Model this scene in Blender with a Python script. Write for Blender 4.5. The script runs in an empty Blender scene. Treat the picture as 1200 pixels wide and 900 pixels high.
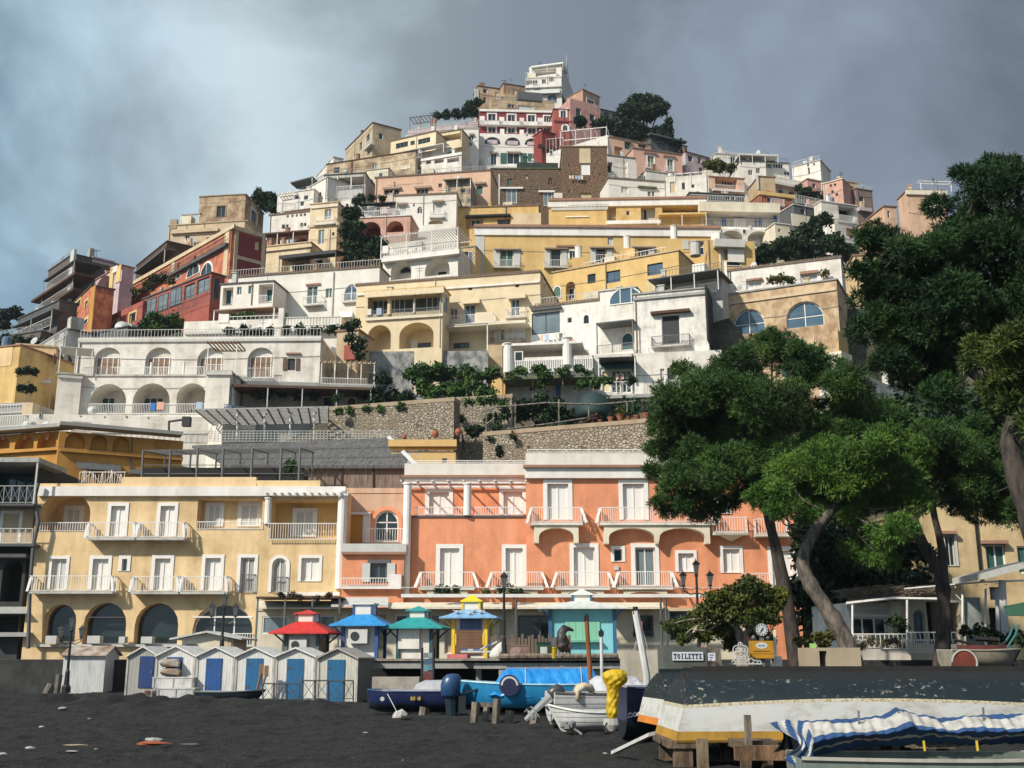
import bpy, math, random
import numpy as np
from mathutils import Vector, Matrix
from mathutils.geometry import tessellate_polygon
random.seed(7); np.random.seed(7)
SC = bpy.context.scene
COL = SC.collection
R = math.radians
# ---------------------------------------------------------------- camera
F, CX, CY = 1300.0, 600.0, 450.0
PITCH = math.atan(320 / F)
EYE = 1.8
CP, SP = math.cos(PITCH), math.sin(PITCH)
cam_d = bpy.data.cameras.new('camera'); cam = bpy.data.objects.new('camera', cam_d); COL.objects.link(cam)
cam.location = (0, 0, EYE); cam.rotation_euler = (math.pi / 2 + PITCH, 0, 0)
cam_d.sensor_width = 36; cam_d.lens = 36 * F / 1200; cam_d.clip_start = .1; cam_d.clip_end = 6000
SC.camera = cam
# ---------------------------------------------------------------- light
SUN_DIR = Vector((1.0, 0.92, -1.0)).normalized()         # the way the light travels
sun_d = bpy.data.lights.new('sun', 'SUN'); sun = bpy.data.objects.new('sun', sun_d); COL.objects.link(sun)
sun_d.energy = 4.6; sun_d.angle = R(2.2); sun_d.color = (1.0, .92, .80)
sun.rotation_euler = SUN_DIR.to_track_quat('-Z', 'Y').to_euler()
sun.location = (-60, -50, 80)
SUN_EL = math.asin(-SUN_DIR.z)
SUN_AZ = math.atan2(-SUN_DIR.x, -SUN_DIR.y)              # from +Y, clockwise
W = bpy.data.worlds.new('World'); SC.world = W; W.use_nodes = True
nt = W.node_tree; nt.nodes.clear()
def wn(t, **k):
    n = nt.nodes.new(t)
    for a, b in k.items(): setattr(n, a, b)
    return n
out = wn('ShaderNodeOutputWorld'); bg = wn('ShaderNodeBackground'); bg.inputs['Strength'].default_value = .1
sky = wn('ShaderNodeTexSky', sky_type='NISHITA', sun_disc=False, sun_elevation=SUN_EL, sun_rotation=SUN_AZ)
tc = wn('ShaderNodeTexCoord')
mp = wn('ShaderNodeMapping'); mp.inputs['Scale'].default_value = (1.0, 1.0, 1.45); mp.inputs['Location'].default_value = (2.9, 8.8, 1.3)
nz = wn('ShaderNodeTexNoise'); nz.inputs['Scale'].default_value = 2.3; nz.inputs['Detail'].default_value = 7; nz.inputs['Roughness'].default_value = .52; nz.inputs['Distortion'].default_value = .25
nz2 = wn('ShaderNodeTexNoise'); nz2.inputs['Scale'].default_value = 3.6; nz2.inputs['Detail'].default_value = 8; nz2.inputs['Roughness'].default_value = .56; nz2.inputs['Distortion'].default_value = .35
L = nt.links.new
L(tc.outputs['Generated'], mp.inputs['Vector']); L(mp.outputs[0], nz.inputs['Vector']); L(mp.outputs[0], nz2.inputs['Vector'])
r1 = wn('ShaderNodeValToRGB'); r1.color_ramp.elements[0].position = .30; r1.color_ramp.elements[1].position = .45
L(nz.outputs['Fac'], r1.inputs['Fac'])
sx = wn('ShaderNodeSeparateXYZ'); L(tc.outputs['Generated'], sx.inputs[0])
gx = wn('ShaderNodeMapRange'); gx.inputs['From Min'].default_value = -.42; gx.inputs['From Max'].default_value = .45; gx.inputs['To Min'].default_value = 0; gx.inputs['To Max'].default_value = 1
L(sx.outputs['X'], gx.inputs['Value'])
gr = wn('ShaderNodeValToRGB'); e = gr.color_ramp.elements
e[0].position = 0; e[0].color = (2.6, 3.9, 4.9, 1); e[1].position = 1; e[1].color = (1.4, 1.7, 2.15, 1)
q = e.new(.5); q.color = (2.4, 2.9, 3.5, 1); q = e.new(.22); q.color = (4.0, 4.8, 5.2, 1); q = e.new(.78); q.color = (1.75, 2.1, 2.7, 1)
L(gx.outputs[0], gr.inputs['Fac'])
vr = wn('ShaderNodeMapRange'); vr.inputs['From Min'].default_value = .43; vr.inputs['From Max'].default_value = .62; vr.inputs['To Min'].default_value = .86; vr.inputs['To Max'].default_value = 1.5
L(nz2.outputs['Fac'], vr.inputs['Value'])
mu = wn('ShaderNodeMix', data_type='RGBA', blend_type='MULTIPLY'); mu.inputs[0].default_value = 1
L(gr.outputs['Color'], mu.inputs[6]); L(vr.outputs[0], mu.inputs[7])
sk = wn('ShaderNodeMix', data_type='RGBA', blend_type='MULTIPLY'); sk.inputs[0].default_value = 1; sk.inputs[7].default_value = (.55, .76, .78, 1)
L(sky.outputs[0], sk.inputs[6])
mx = wn('ShaderNodeMix', data_type='RGBA'); L(r1.outputs['Color'], mx.inputs[0]); L(sk.outputs[2], mx.inputs[6]); L(mu.outputs[2], mx.inputs[7])
gy = wn('ShaderNodeMapRange'); gy.inputs['From Min'].default_value = -.8; gy.inputs['From Max'].default_value = .35; gy.inputs['To Min'].default_value = 1.7; gy.inputs['To Max'].default_value = 1.0   # thinner, sunlit cloud on the sun's side
L(sx.outputs['Y'], gy.inputs['Value']); mg = wn('ShaderNodeMix', data_type='RGBA', blend_type='MULTIPLY'); mg.inputs[0].default_value = 1; L(mx.outputs[2], mg.inputs[6]); L(gy.outputs[0], mg.inputs[7])
L(mg.outputs[2], bg.inputs['Color']); L(bg.outputs[0], out.inputs['Surface'])
SC.view_settings.view_transform = 'Standard'; SC.view_settings.look = 'None'; SC.view_settings.exposure = .1; SC.view_settings.gamma = 1
SC.render.engine = 'CYCLES'
cy = SC.cycles; cy.use_denoising = True; cy.max_bounces = 6; cy.diffuse_bounces = 3; cy.glossy_bounces = 3; cy.transparent_max_bounces = 8
try: cy.denoiser = 'OPENIMAGEDENOISE'
except Exception: pass

# ---------------------------------------------------------------- pixel <-> place
def ray(x, y):
    a, b = (x - CX) / F, (CY - y) / F
    return Vector((a, CP - b * SP, SP + b * CP))
def at(x, y, Y):
    d = ray(x, y); return Vector((0, 0, EYE)) + d * (Y / d.y)
def atz(x, y, z):
    d = ray(x, y); return Vector((0, 0, EYE)) + d * ((z - EYE) / d.z)
def ppm(Y, z=2.0): return F / (Y * CP + (z - EYE) * SP)
_YK = [(60, 275), (125, 250), (200, 205), (260, 172), (325, 146), (410, 120), (485, 106), (560, 90), (770, 72), (900, 20)]
def Yof(y): return float(np.interp(y, [k[0] for k in _YK], [k[1] for k in _YK]))

# ---------------------------------------------------------------- meshes
class MB:
    def __init__(s): s.v = []; s.f = []; s.m = []
    def add(s, vs, fs, mi=0):
        o = len(s.v); s.v += [tuple(v) for v in vs]
        for f in fs: s.f.append(tuple(i + o for i in f)); s.m.append(mi)
        return s
    def box(s, x0, x1, y0, y1, z0, z1, mi=0):
        if x0 > x1: x0, x1 = x1, x0
        if y0 > y1: y0, y1 = y1, y0
        if z0 > z1: z0, z1 = z1, z0
        return s.add([(x0, y0, z0), (x1, y0, z0), (x1, y1, z0), (x0, y1, z0), (x0, y0, z1), (x1, y0, z1), (x1, y1, z1), (x0, y1, z1)],
                     [(0, 3, 2, 1), (4, 5, 6, 7), (0, 1, 5, 4), (1, 2, 6, 5), (2, 3, 7, 6), (3, 0, 4, 7)], mi)
    def prism(s, pts, vec, mi=0):
        n = len(pts); vec = Vector(vec); p = [Vector(q) for q in pts]
        return s.add(p + [q + vec for q in p], [tuple(range(n)), tuple(range(2 * n - 1, n - 1, -1))] + [(i, i + n, (i + 1) % n + n, (i + 1) % n) for i in range(n)], mi)
    def poly(s, pts, mi=0): return s.add(pts, [tuple(range(len(pts)))], mi)
    def tube(s, pts, rad, n=6, mi=0):
        pts = [Vector(p) for p in pts]
        if not hasattr(rad, '__len__'): rad = [rad] * len(pts)
        vs = []; up = Vector((0, 0, 1))
        for i, p in enumerate(pts):
            t = (pts[min(i + 1, len(pts) - 1)] - pts[max(i - 1, 0)]).normalized()
            a = t.cross(Vector((0, 1, 0)) if abs(t.y) < .9 else Vector((1, 0, 0))).normalized(); b = t.cross(a)
            for k in range(n):
                w = 2 * math.pi * (k + .5) / n; vs.append(p + (a * math.cos(w) + b * math.sin(w)) * rad[i])
        fs = [(i * n + k, i * n + (k + 1) % n, (i + 1) * n + (k + 1) % n, (i + 1) * n + k) for i in range(len(pts) - 1) for k in range(n)]
        fs += [tuple(range(n - 1, -1, -1)), tuple(range((len(pts) - 1) * n, len(pts) * n))]
        return s.add(vs, fs, mi)
    def lathe(s, c, prof, n=12, mi=0, sx=1, sy=1):
        vs = [(c[0] + r * sx * math.cos(2 * math.pi * k / n), c[1] + r * sy * math.sin(2 * math.pi * k / n), c[2] + z) for r, z in prof for k in range(n)]
        m = len(prof)
        fs = [(i * n + k, i * n + (k + 1) % n, (i + 1) * n + (k + 1) % n, (i + 1) * n + k) for i in range(m - 1) for k in range(n)]
        return s.add(vs, fs + [tuple(range(n - 1, -1, -1)), tuple(range((m - 1) * n, m * n))], mi)
    def loft(s, rings, closed=True, cap=True, mi=0):
        n = len(rings[0]); vs = [p for r in rings for p in r]; k2 = n if closed else n - 1
        fs = [(i * n + k, i * n + (k + 1) % n, (i + 1) * n + (k + 1) % n, (i + 1) * n + k) for i in range(len(rings) - 1) for k in range(k2)]
        if cap: fs += [tuple(range(n - 1, -1, -1)), tuple(range((len(rings) - 1) * n, len(rings) * n))]
        return s.add(vs, fs, mi)
    def build(s, name, mats, parent=None, smooth=False, loc=None, rot=None):
        me = bpy.data.meshes.new(name); me.from_pydata(s.v, [], s.f)
        for m in (mats if isinstance(mats, (list, tuple)) else [mats]): me.materials.append(m)
        if max(s.m, default=0): me.polygons.foreach_set('material_index', s.m)
        if smooth: me.polygons.foreach_set('use_smooth', [True] * len(s.f))
        me.update()
        o = bpy.data.objects.new(name, me); COL.objects.link(o)
        if parent: o.parent = parent
        if loc is not None: o.location = loc
        if rot is not None: o.rotation_euler = rot
        return o
def tag(o, label=None, cat=None, group=None, kind=None):
    for k, v in (('label', label), ('category', cat), ('group', group), ('kind', kind)):
        if v: o[k] = v
    return o
def thing(name, label, cat, loc=(0, 0, 0), rz=0, group=None):
    o = bpy.data.objects.new(name, None); COL.objects.link(o); o.location = loc; o.rotation_euler = (0, 0, rz); o.empty_display_size = .3
    return tag(o, label, cat, group)
def dup(root, loc, rz, label=None):
    r = root.copy(); COL.objects.link(r); r.location = loc; r.rotation_euler = (0, 0, rz)
    if label: r['label'] = label
    for ch in list(root.children):
        c = ch.copy(); COL.objects.link(c); c.parent = r
        for g in list(ch.children):
            d = g.copy(); COL.objects.link(d); d.parent = c
    return r

# ---------------------------------------------------------------- materials
_MC = {}
class Mat:
    def __init__(s, name, rough=.8, metal=0.0):
        s.m = bpy.data.materials.new(name); s.m.use_nodes = True; s.t = s.m.node_tree; s.b = s.t.nodes['Principled BSDF']
        s.b.inputs['Roughness'].default_value = rough; s.b.inputs['Metallic'].default_value = metal; s.oc = None
    def n(s, t, **k):
        q = s.t.nodes.new(t)
        for a, b in k.items(): setattr(q, a, b)
        return q
    def l(s, a, b): s.t.links.new(a, b)
    def co(s, scale=(1, 1, 1), rot=(0, 0, 0)):
        if not s.oc: s.oc = s.n('ShaderNodeTexCoord')
        m = s.n('ShaderNodeMapping'); m.inputs['Scale'].default_value = scale; m.inputs['Rotation'].default_value = rot
        s.l(s.oc.outputs['Object'], m.inputs['Vector']); return m.outputs[0]
    def noise(s, scale, sc=(1, 1, 1), detail=4, rough=.55):
        q = s.n('ShaderNodeTexNoise'); q.inputs['Scale'].default_value = scale; q.inputs['Detail'].default_value = detail; q.inputs['Roughness'].default_value = rough
        s.l(s.co(sc), q.inputs['Vector']); return q.outputs['Fac']
    def ramp(s, fac, lo, hi, a=(0, 0, 0, 1), b=(1, 1, 1, 1)):
        q = s.n('ShaderNodeValToRGB'); q.color_ramp.elements[0].position = lo; q.color_ramp.elements[1].position = hi
        q.color_ramp.elements[0].color = a; q.color_ramp.elements[1].color = b
        s.l(fac, q.inputs['Fac']); return q.outputs['Color']
    def mix(s, fac, a, b, mode='MIX'):
        q = s.n('ShaderNodeMix', data_type='RGBA', blend_type=mode)
        for i, v in ((0, fac), (6, a), (7, b)):
            if hasattr(v, 'is_output'): s.l(v, q.inputs[i])
            else: q.inputs[i].default_value = v if i == 0 else (tuple(v) + (1,))[:4]
        return q.outputs[2]
    def col(s, v):
        if hasattr(v, 'is_output'): s.l(v, s.b.inputs['Base Color'])
        else: s.b.inputs['Base Color'].default_value = (tuple(v) + (1,))[:4]
    def bump(s, h, strength=.3, dist=.02):
        q = s.n('ShaderNodeBump'); q.inputs['Strength'].default_value = strength; q.inputs['Distance'].default_value = dist
        s.l(h, q.inputs['Height']); s.l(q.outputs[0], s.b.inputs['Normal'])
C = dict(white=(.74, .71, .65), cream=(.72, .60, .40), pale=(.72, .66, .52), yellow=(.66, .455, .185), lyellow=(.76, .56, .31), ochre=(.52, .27, .06), orange=(.76, .31, .165),
         orange2=(.62, .24, .10), red=(.36, .10, .075), dred=(.24, .045, .04), pink=(.62, .37, .29), pink2=(.56, .32, .28), peach=(.66, .44, .31), brown=(.26, .165, .10), stone=(.36, .29, .20),
         beige=(.52, .40, .26), grey=(.36, .36, .34), dgrey=(.12, .13, .13), lgrey=(.55, .55, .52), green=(.03, .10, .075), teal=(.02, .085, .095), dark=(.02, .025, .028), terra=(.33, .19, .13),
         wood=(.22, .12, .06), wbrown=(.10, .05, .03), blue=(.04, .16, .42), ltrim=(.80, .78, .74), maroon=(.22, .035, .045), lav=(.55, .44, .46), sand=(.60, .48, .32), lblue=(.35, .47, .62), black=(.012, .013, .014), slate=(.10, .105, .11), olive=(.12, .14, .07))
def col(c): return C[c] if isinstance(c, str) else c
def _k(*a):
    return a
def plaster(c, dirt=.7):
    k = ('pl', col(c), dirt)
    if k in _MC: return _MC[k]
    c = col(c); m = Mat('plaster', .9)
    dk = tuple(v * f for v, f in zip(c, (.50, .44, .36)))
    st = m.ramp(m.noise(1.1, (1, 1, .13), 5, .65), .42, .74)
    bl = m.ramp(m.noise(.55, (1, 1, 1), 7, .66), .47, .66)
    f = m.mix(.5, st, bl); q = m.n('ShaderNodeMath', operation='MULTIPLY'); m.l(f, q.inputs[0]); q.inputs[1].default_value = dirt * 1.5
    base = m.mix(m.ramp(m.noise(.33, (1, 1, 1), 7, .6), .36, .62), tuple(v * f for v, f in zip(c, (.93, .91, .89))), tuple(min(.85, v * 1.06) for v in c))
    m.col(m.mix(q.outputs[0], base, dk)); m.bump(m.noise(9, (1, 1, 1), 4), .25, .03)
    _MC[k] = m.m; return m.m
def ruin(c, c2, lo=.42, hi=.58, scale=.8):
    k = ('ru', col(c), col(c2), lo, hi, scale)
    if k in _MC: return _MC[k]
    m = Mat('weathered_plaster', .95); c = col(c); c2 = col(c2)
    p = m.ramp(m.noise(scale, (1, 1, .85), 8, .66), lo, hi)
    q = m.ramp(m.noise(2.2, (1, 1, .4), 7, .7), .50, .86)
    a = m.mix(p, c, c2); m.col(m.mix(q, a, tuple(v * .55 for v in c2))); m.bump(m.noise(6, (1, 1, 1), 6), .5, .05)
    _MC[k] = m.m; return m.m
def paint(c, rough=.55, wear=.15, metal=0.0):
    k = ('pa', col(c), rough, wear, metal)
    if k in _MC: return _MC[k]
    c = col(c); m = Mat('paint', rough, metal)
    m.col(m.mix(m.ramp(m.noise(3.5, (1, 1, .4), 6, .65), .45, .8), c, tuple(v * (1 - wear * 2) for v in c)) if wear else c)
    _MC[k] = m.m; return m.m
def glass(c=(.02, .032, .036), rough=.08):
    k = ('gl', c, rough)
    if k in _MC: return _MC[k]
    m = Mat('window_glass', rough); m.col(m.mix(m.noise(.6, detail=1), tuple(v * .5 for v in c), tuple(v * 1.5 for v in c))); m.b.inputs['Specular IOR Level'].default_value = .5
    _MC[k] = m.m; return m.m
def shutter(c):
    k = ('sh', col(c))
    if k in _MC: return _MC[k]
    c = col(c); m = Mat('louvred_shutter', .6)
    w = m.n('ShaderNodeTexWave', wave_type='BANDS', bands_direction='Z'); w.inputs['Scale'].default_value = 5.5; m.l(m.co(), w.inputs['Vector'])
    m.col(m.mix(m.noise(.8, (1, 1, 1), 2), tuple(v * .92 for v in c), c)); m.bump(w.outputs['Fac'], .25, .02)
    _MC[k] = m.m; return m.m
def stonewall(c=(.46, .40, .31), c2=(.25, .20, .14), scale=3.2):
    k = ('st', c, c2, scale)
    if k in _MC: return _MC[k]
    m = Mat('rubble_stone', .95)
    wob = m.n('ShaderNodeTexNoise'); wob.inputs['Scale'].default_value = 1.7; wob.inputs['Detail'].default_value = 4; m.l(m.co(), wob.inputs['Vector'])
    cw = m.mix(.16, m.co((1, 1, 1.5)), wob.outputs['Color'], 'ADD')
    v = m.n('ShaderNodeTexVoronoi'); v.inputs['Scale'].default_value = scale; m.l(cw, v.inputs['Vector'])
    v2 = m.n('ShaderNodeTexVoronoi', feature='DISTANCE_TO_EDGE'); v2.inputs['Scale'].default_value = scale; m.l(cw, v2.inputs['Vector'])
    hs = m.n('ShaderNodeSeparateColor'); m.l(v.outputs['Color'], hs.inputs[0])
    a = m.mix(hs.outputs[0], c, tuple(q * .62 for q in c)); a = m.mix(m.ramp(v2.outputs['Distance'], .02, .09), tuple(q * .35 for q in c2), a)
    a = m.mix(m.ramp(m.noise(.5, (1, 1, .5), 6, .6), .42, .68), a, c2); m.col(a)
    m.bump(m.ramp(v2.outputs['Distance'], 0, .15), .9, .08)
    _MC[k] = m.m; return m.m
def leafmat(c=(.05, .10, .03), c2=(.10, .16, .035), name='foliage'):
    k = ('lf', c, c2)
    if k in _MC: return _MC[k]
    m = Mat(name, .6); g = m.n('ShaderNodeNewGeometry')
    a = m.mix(g.outputs['Random Per Island'], tuple(v * .6 for v in c), c)
    m.col(m.mix(m.ramp(m.noise(.55, detail=3), .45, .66), a, c2))
    m.b.inputs['Specular IOR Level'].default_value = .25
    try: m.b.inputs['Transmission Weight'].default_value = 0
    except Exception: pass
    _MC[k] = m.m; return m.m
def bark(c=(.10, .078, .062)):
    k = ('bk', c)
    if k in _MC: return _MC[k]
    m = Mat('bark', .95); n1 = m.noise(5, (1, 1, .3), 8, .7)
    m.col(m.mix(m.ramp(n1, .4, .62), tuple(v * .3 for v in c), c)); m.bump(n1, 1.0, .06)
    _MC[k] = m.m; return m.m
def planks(c, per_m=6, axis='X', wear=.5):
    k = ('pk', col(c), per_m, axis, wear)
    if k in _MC: return _MC[k]
    c = col(c); m = Mat('painted_boards', .75)
    w = m.n('ShaderNodeTexWave', wave_type='BANDS', bands_direction=axis, wave_profile='SAW'); w.inputs['Scale'].default_value = per_m / 3.183; m.l(m.co(), w.inputs['Vector'])
    gap = m.ramp(w.outputs['Fac'], 0, .10)
    d = m.ramp(m.noise(2.2, (1.6, 1.6, .3), 7, .68), .45, .74)
    a = m.mix(d, c, tuple(v * (1 - wear) for v in c)); m.col(m.mix(gap, tuple(v * .35 for v in c), a)); m.bump(gap, .8, .02)
    _MC[k] = m.m; return m.m
# ---------------------------------------------------------------- houses: every opening is a real hole in a wall
HILL_PTS = []
class Face:
    """a wall face of a house: maps photo points to (u, z) and (u, depth, z) to house space"""
    def __init__(s, h, side, off=0.0):
        s.h, s.side, s.off = h, side, off
    def inner(s, d): return Face(s.h, s.side, s.off + d)
    def p3(s, u, d, z):
        d = d + s.off
        if s.side == 'F': return Vector((u, d, z))
        if s.side == 'R': return Vector((s.h.W - d, u, z))
        return Vector((d, s.h.D - u, z))
    def px(s, x, y):
        h = s.h; o = h.M @ s.p3(0, 0, 0)
        n = h.M.to_3x3() @ (s.p3(0, 1, 0) - s.p3(0, 0, 0)); r = ray(x, y); e = Vector((0, 0, EYE))
        den = r.dot(n)
        if abs(den) < 1e-6: den = 1e-6
        q = h.Mi @ (e + r * ((o - e).dot(n) / den))
        return (q.x if s.side == 'F' else q.y if s.side == 'R' else h.D - q.y), q.z
    def rect(s, x0, y0, x1, y1):
        a, b = s.px(x0, y0); c, d = s.px(x1, y1); e, f = s.px(x0, y1)
        u0, u1 = (a + e) / 2, s.px(x1, (y0 + y1) / 2)[0]
        if u1 < u0: u0, u1 = u1, u0
        z1, z0 = s.px((x0 + x1) / 2, y0)[1], s.px((x0 + x1) / 2, y1)[1]
        return u0, min(z0, z1), u1, max(z0, z1)
def outline(u0, z0, u1, z1, arch=0, n=9):
    if not arch: return [(u0, z0), (u1, z0), (u1, z1), (u0, z1)]
    w = (u1 - u0) / 2; hgt = min(arch if arch > 1e-3 and arch != 1 else w, (z1 - z0) * .8); c = (u0 + u1) / 2
    return [(u0, z0), (u1, z0)] + [(c + w * math.cos(math.pi * i / n), z1 - hgt + hgt * math.sin(math.pi * i / n)) for i in range(n + 1)]
def grow(poly, g):
    c0 = [p[0] for p in poly]; c1 = [p[1] for p in poly]; a, b, z0, z1 = min(c0), max(c0), min(c1), max(c1)
    return [((p[0] - (a + b) / 2) * (1 + 2 * g / max(.1, b - a)) + (a + b) / 2, (p[1] - z0) * (1 + g / max(.1, z1 - z0)) + z0) for p in poly]
class House:
    def __init__(s, name, label, tl, tr, b, Y=None, c='white', yaw=None, D=9.0, sr=None, sl=None, mat=None, cat='house', group='houses stacked on the hillside', dirt=.6, hill=True):
        s.hill = hill; s.label = label
        Y = Y or Yof(b); A = at(tl[0], tl[1], Y)
        if yaw is None:
            B = atz(tr[0], tr[1], A.z)
            v = Vector((B.x - A.x, B.y - A.y)); yaw = math.atan2(v.y, v.x)
            yaw = max(R(-68), min(R(68), yaw))
        else: yaw = R(yaw)
        s.yaw = yaw; zb = at(tl[0], b, Y).z
        s.root = thing(name, label, cat, (A.x, A.y, zb), yaw, group)
        s.M = Matrix.Translation((A.x, A.y, zb)) @ Matrix.Rotation(yaw, 4, 'Z'); s.Mi = s.M.inverted()
        s.W = 1; s.D = D; s.H = A.z - zb
        u, zr = Face(s, 'F').px(*tr); s.W = max(.5, u); s.Hr = zr if abs(zr - s.H) > .35 else s.H
        if sr: s.D = s.solve(s.W, sr)
        if sl: s.D = s.solve(0, sl)
        s.F, s.Rt, s.Lf = Face(s, 'F'), Face(s, 'R'), Face(s, 'L')
        s.cname = c; s.mat = mat or plaster(c, dirt); s.holes = {'F': [], 'R': [], 'L': []}; s.mb = MB(); s.mats = [s.mat]
        if hill:
            for u in (0, s.W * .5, s.W):
                p = s.M @ Vector((u, 0, 0)); HILL_PTS.append((p.x, p.y, p.z - .3, s.W))
                p = s.M @ Vector((u, s.D, 0)); HILL_PTS.append((p.x, p.y, p.z + min(.12 * s.D, s.H * .5), s.W))
    def solve(s, u, x):
        k = (x - CX) / F; A = s.M @ Vector((u, 0, s.H)); B = s.M @ Vector((u, 1, s.H)) - A
        den = B.x - k * (B.y * CP); num = k * (A.y * CP + (A.z - EYE) * SP) - A.x
        d = num / den if abs(den) > 1e-5 else 9
        return max(2.0, min(26.0, d)) if d > 0 else 9.0
    def mi(s, m):
        if m not in s.mats: s.mats.append(m)
        return s.mats.index(m)
    def hole(s, face, poly, r, back=None, reveal=None):
        W = {'F': s.W, 'R': s.D, 'L': s.D}[face.side]
        us = [p[0] for p in poly]; zs = [p[1] for p in poly]
        top = min(s.H, s.Hr) if face.side == 'F' else (s.Hr if face.side == 'R' else s.H)
        if face.off or min(us) < .06 or max(us) > W - .06 or min(zs) < .04 or max(zs) > top - .06: return False
        for q in s.holes[face.side]:
            a = [p[0] for p in q]; b = [p[1] for p in q]
            if min(us) < max(a) + .05 and max(us) > min(a) - .05 and min(zs) < max(b) + .05 and max(zs) > min(b) - .05: return False
        s.holes[face.side].append(poly); n = len(poly); m = s.mi(reveal) if reveal else 0
        vs = [face.p3(u, 0, z) for u, z in poly] + [face.p3(u, r, z) for u, z in poly]
        s.mb.add(vs, [(i, i + n, (i + 1) % n + n, (i + 1) % n) for i in range(n)], m)
        if back: s.mb.add([face.p3(u, r, z) for u, z in poly], [tuple(range(n))], s.mi(back))
        return True
    def opening(s, face, x0, y0, x1, y1, name='window', pane='glass', frame='ltrim', trim=0, arch=0, r=.22, mull=1, bars=0, glassc=None, tcol=None, rect=None):
        u0, z0, u1, z1 = rect or face.rect(x0, y0, x1, y1); w = u1 - u0; h = z1 - z0
        if w < .15 or h < .15: return None
        poly = outline(u0, z0, u1, z1, arch)
        ok = s.hole(face, poly, r)
        d = r if ok else -.03
        mb = MB(); fw = min(.09, w * .1); n = len(poly); inn = []
        cu, cz = (u0 + u1) / 2, (z0 + z1) / 2
        for u, z in poly: inn.append((u + (fw if u < cu - 1e-4 else -fw if u > cu + 1e-4 else 0) * (1 if abs(u - cu) > fw else abs(u - cu) / fw), z + (fw if z < cz else -fw)))
        o = [face.p3(u, d - .07, z) for u, z in poly]; i2 = [face.p3(u, d - .07, z) for u, z in inn]; i3 = [face.p3(u, d, z) for u, z in inn]; o3 = [face.p3(u, d, z) for u, z in poly]
        mb.add(o + i2, [(i, (i + 1) % n, (i + 1) % n + n, i + n) for i in range(n)]); mb.add(i2 + i3, [(i, (i + 1) % n, (i + 1) % n + n, i + n) for i in range(n)])
        if not ok: mb.add(o + o3, [(i, i + n, (i + 1) % n + n, (i + 1) % n) for i in range(n)])
        def bar(a0, a1, b0, b1):
            p = [face.p3(a, dd, b) for dd in (d - .065, d - .01) for a, b in ((a0, b0), (a1, b0), (a1, b1), (a0, b1))]
            mb.add(p, [(0, 1, 2, 3), (0, 4, 5, 1), (1, 5, 6, 2), (2, 6, 7, 3), (3, 7, 4, 0)])
        for k in range(mull):
            c = u0 + w * (k + 1) / (mull + 1); bar(c - fw * .45, c + fw * .45, z0 + fw, z1 - fw)
        for k in range(bars):
            c = z0 + h * (k + 1) / (bars + 1) if not arch else z1 - min(arch if arch > 1 else w / 2, h * .6) ; bar(u0 + fw, u1 - fw, c - fw * .4, c + fw * .4)
        mats = [paint(frame, .5, .06)]
        if trim:
            t = trim; op = [(u + (-t if u < cu - 1e-4 else t if u > cu + 1e-4 else 0) * min(1, abs(u - cu) / (w * .5)), z + (t * max(.0, (z - cz) / (h * .5)) if z > cz else -.02)) for u, z in poly]
            a = [face.p3(u, -.06, z) for u, z in op]; b = [face.p3(u, -.06, z) for u, z in poly]; a0 = [face.p3(u, .0, z) for u, z in op]; b0 = [face.p3(u, .03, z) for u, z in poly]
            rng = [(i, (i + 1) % n) for i in range(1, n)] if name == 'door' else [(i, (i + 1) % n) for i in range(n)]
            mm = 0
            if tcol: mats.append(paint(tcol, .7, .06)); mm = 1
            mb.add(a + b, [(i, j, j + n, i + n) for i, j in rng], mm); mb.add(a + a0, [(i, i + n, j + n, j) for i, j in rng], mm); mb.add(b + b0, [(i, j, j + n, i + n) for i, j in rng], mm)
        ob = mb.build(name, mats, s.root)
        pm = glass(glassc or (.02, .032, .036)) if pane == 'glass' else shutter(pane)
        MB().add([face.p3(u, d - .02, z) for u, z in poly], [tuple(range(n))]).build('pane' if pane == 'glass' else 'shutter', pm, ob)
        return ob
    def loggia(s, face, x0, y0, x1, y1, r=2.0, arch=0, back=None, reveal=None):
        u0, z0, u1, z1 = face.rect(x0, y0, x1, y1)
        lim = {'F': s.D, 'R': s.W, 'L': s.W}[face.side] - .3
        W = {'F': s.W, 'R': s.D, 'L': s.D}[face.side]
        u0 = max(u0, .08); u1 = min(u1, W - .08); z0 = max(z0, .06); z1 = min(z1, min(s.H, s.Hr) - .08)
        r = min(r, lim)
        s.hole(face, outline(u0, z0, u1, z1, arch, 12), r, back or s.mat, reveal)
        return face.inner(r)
    def box(s, face, name, x0, y0, x1, y1, d0, d1, c, mat=None, keep=True):
        f = face.inner(d0); u0, z0, u1, z1 = f.rect(x0, y0, x1, y1)
        p = [face.p3(u, d, z) for z in (z0, z1) for u, d in ((u0, d0), (u1, d0), (u1, d1), (u0, d1))]
        return MB().add(p, [(0, 3, 2, 1), (4, 5, 6, 7), (0, 1, 5, 4), (1, 2, 6, 5), (2, 3, 7, 6), (3, 0, 4, 7)]).build(name, mat or plaster(c, .35), s.root)
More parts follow.
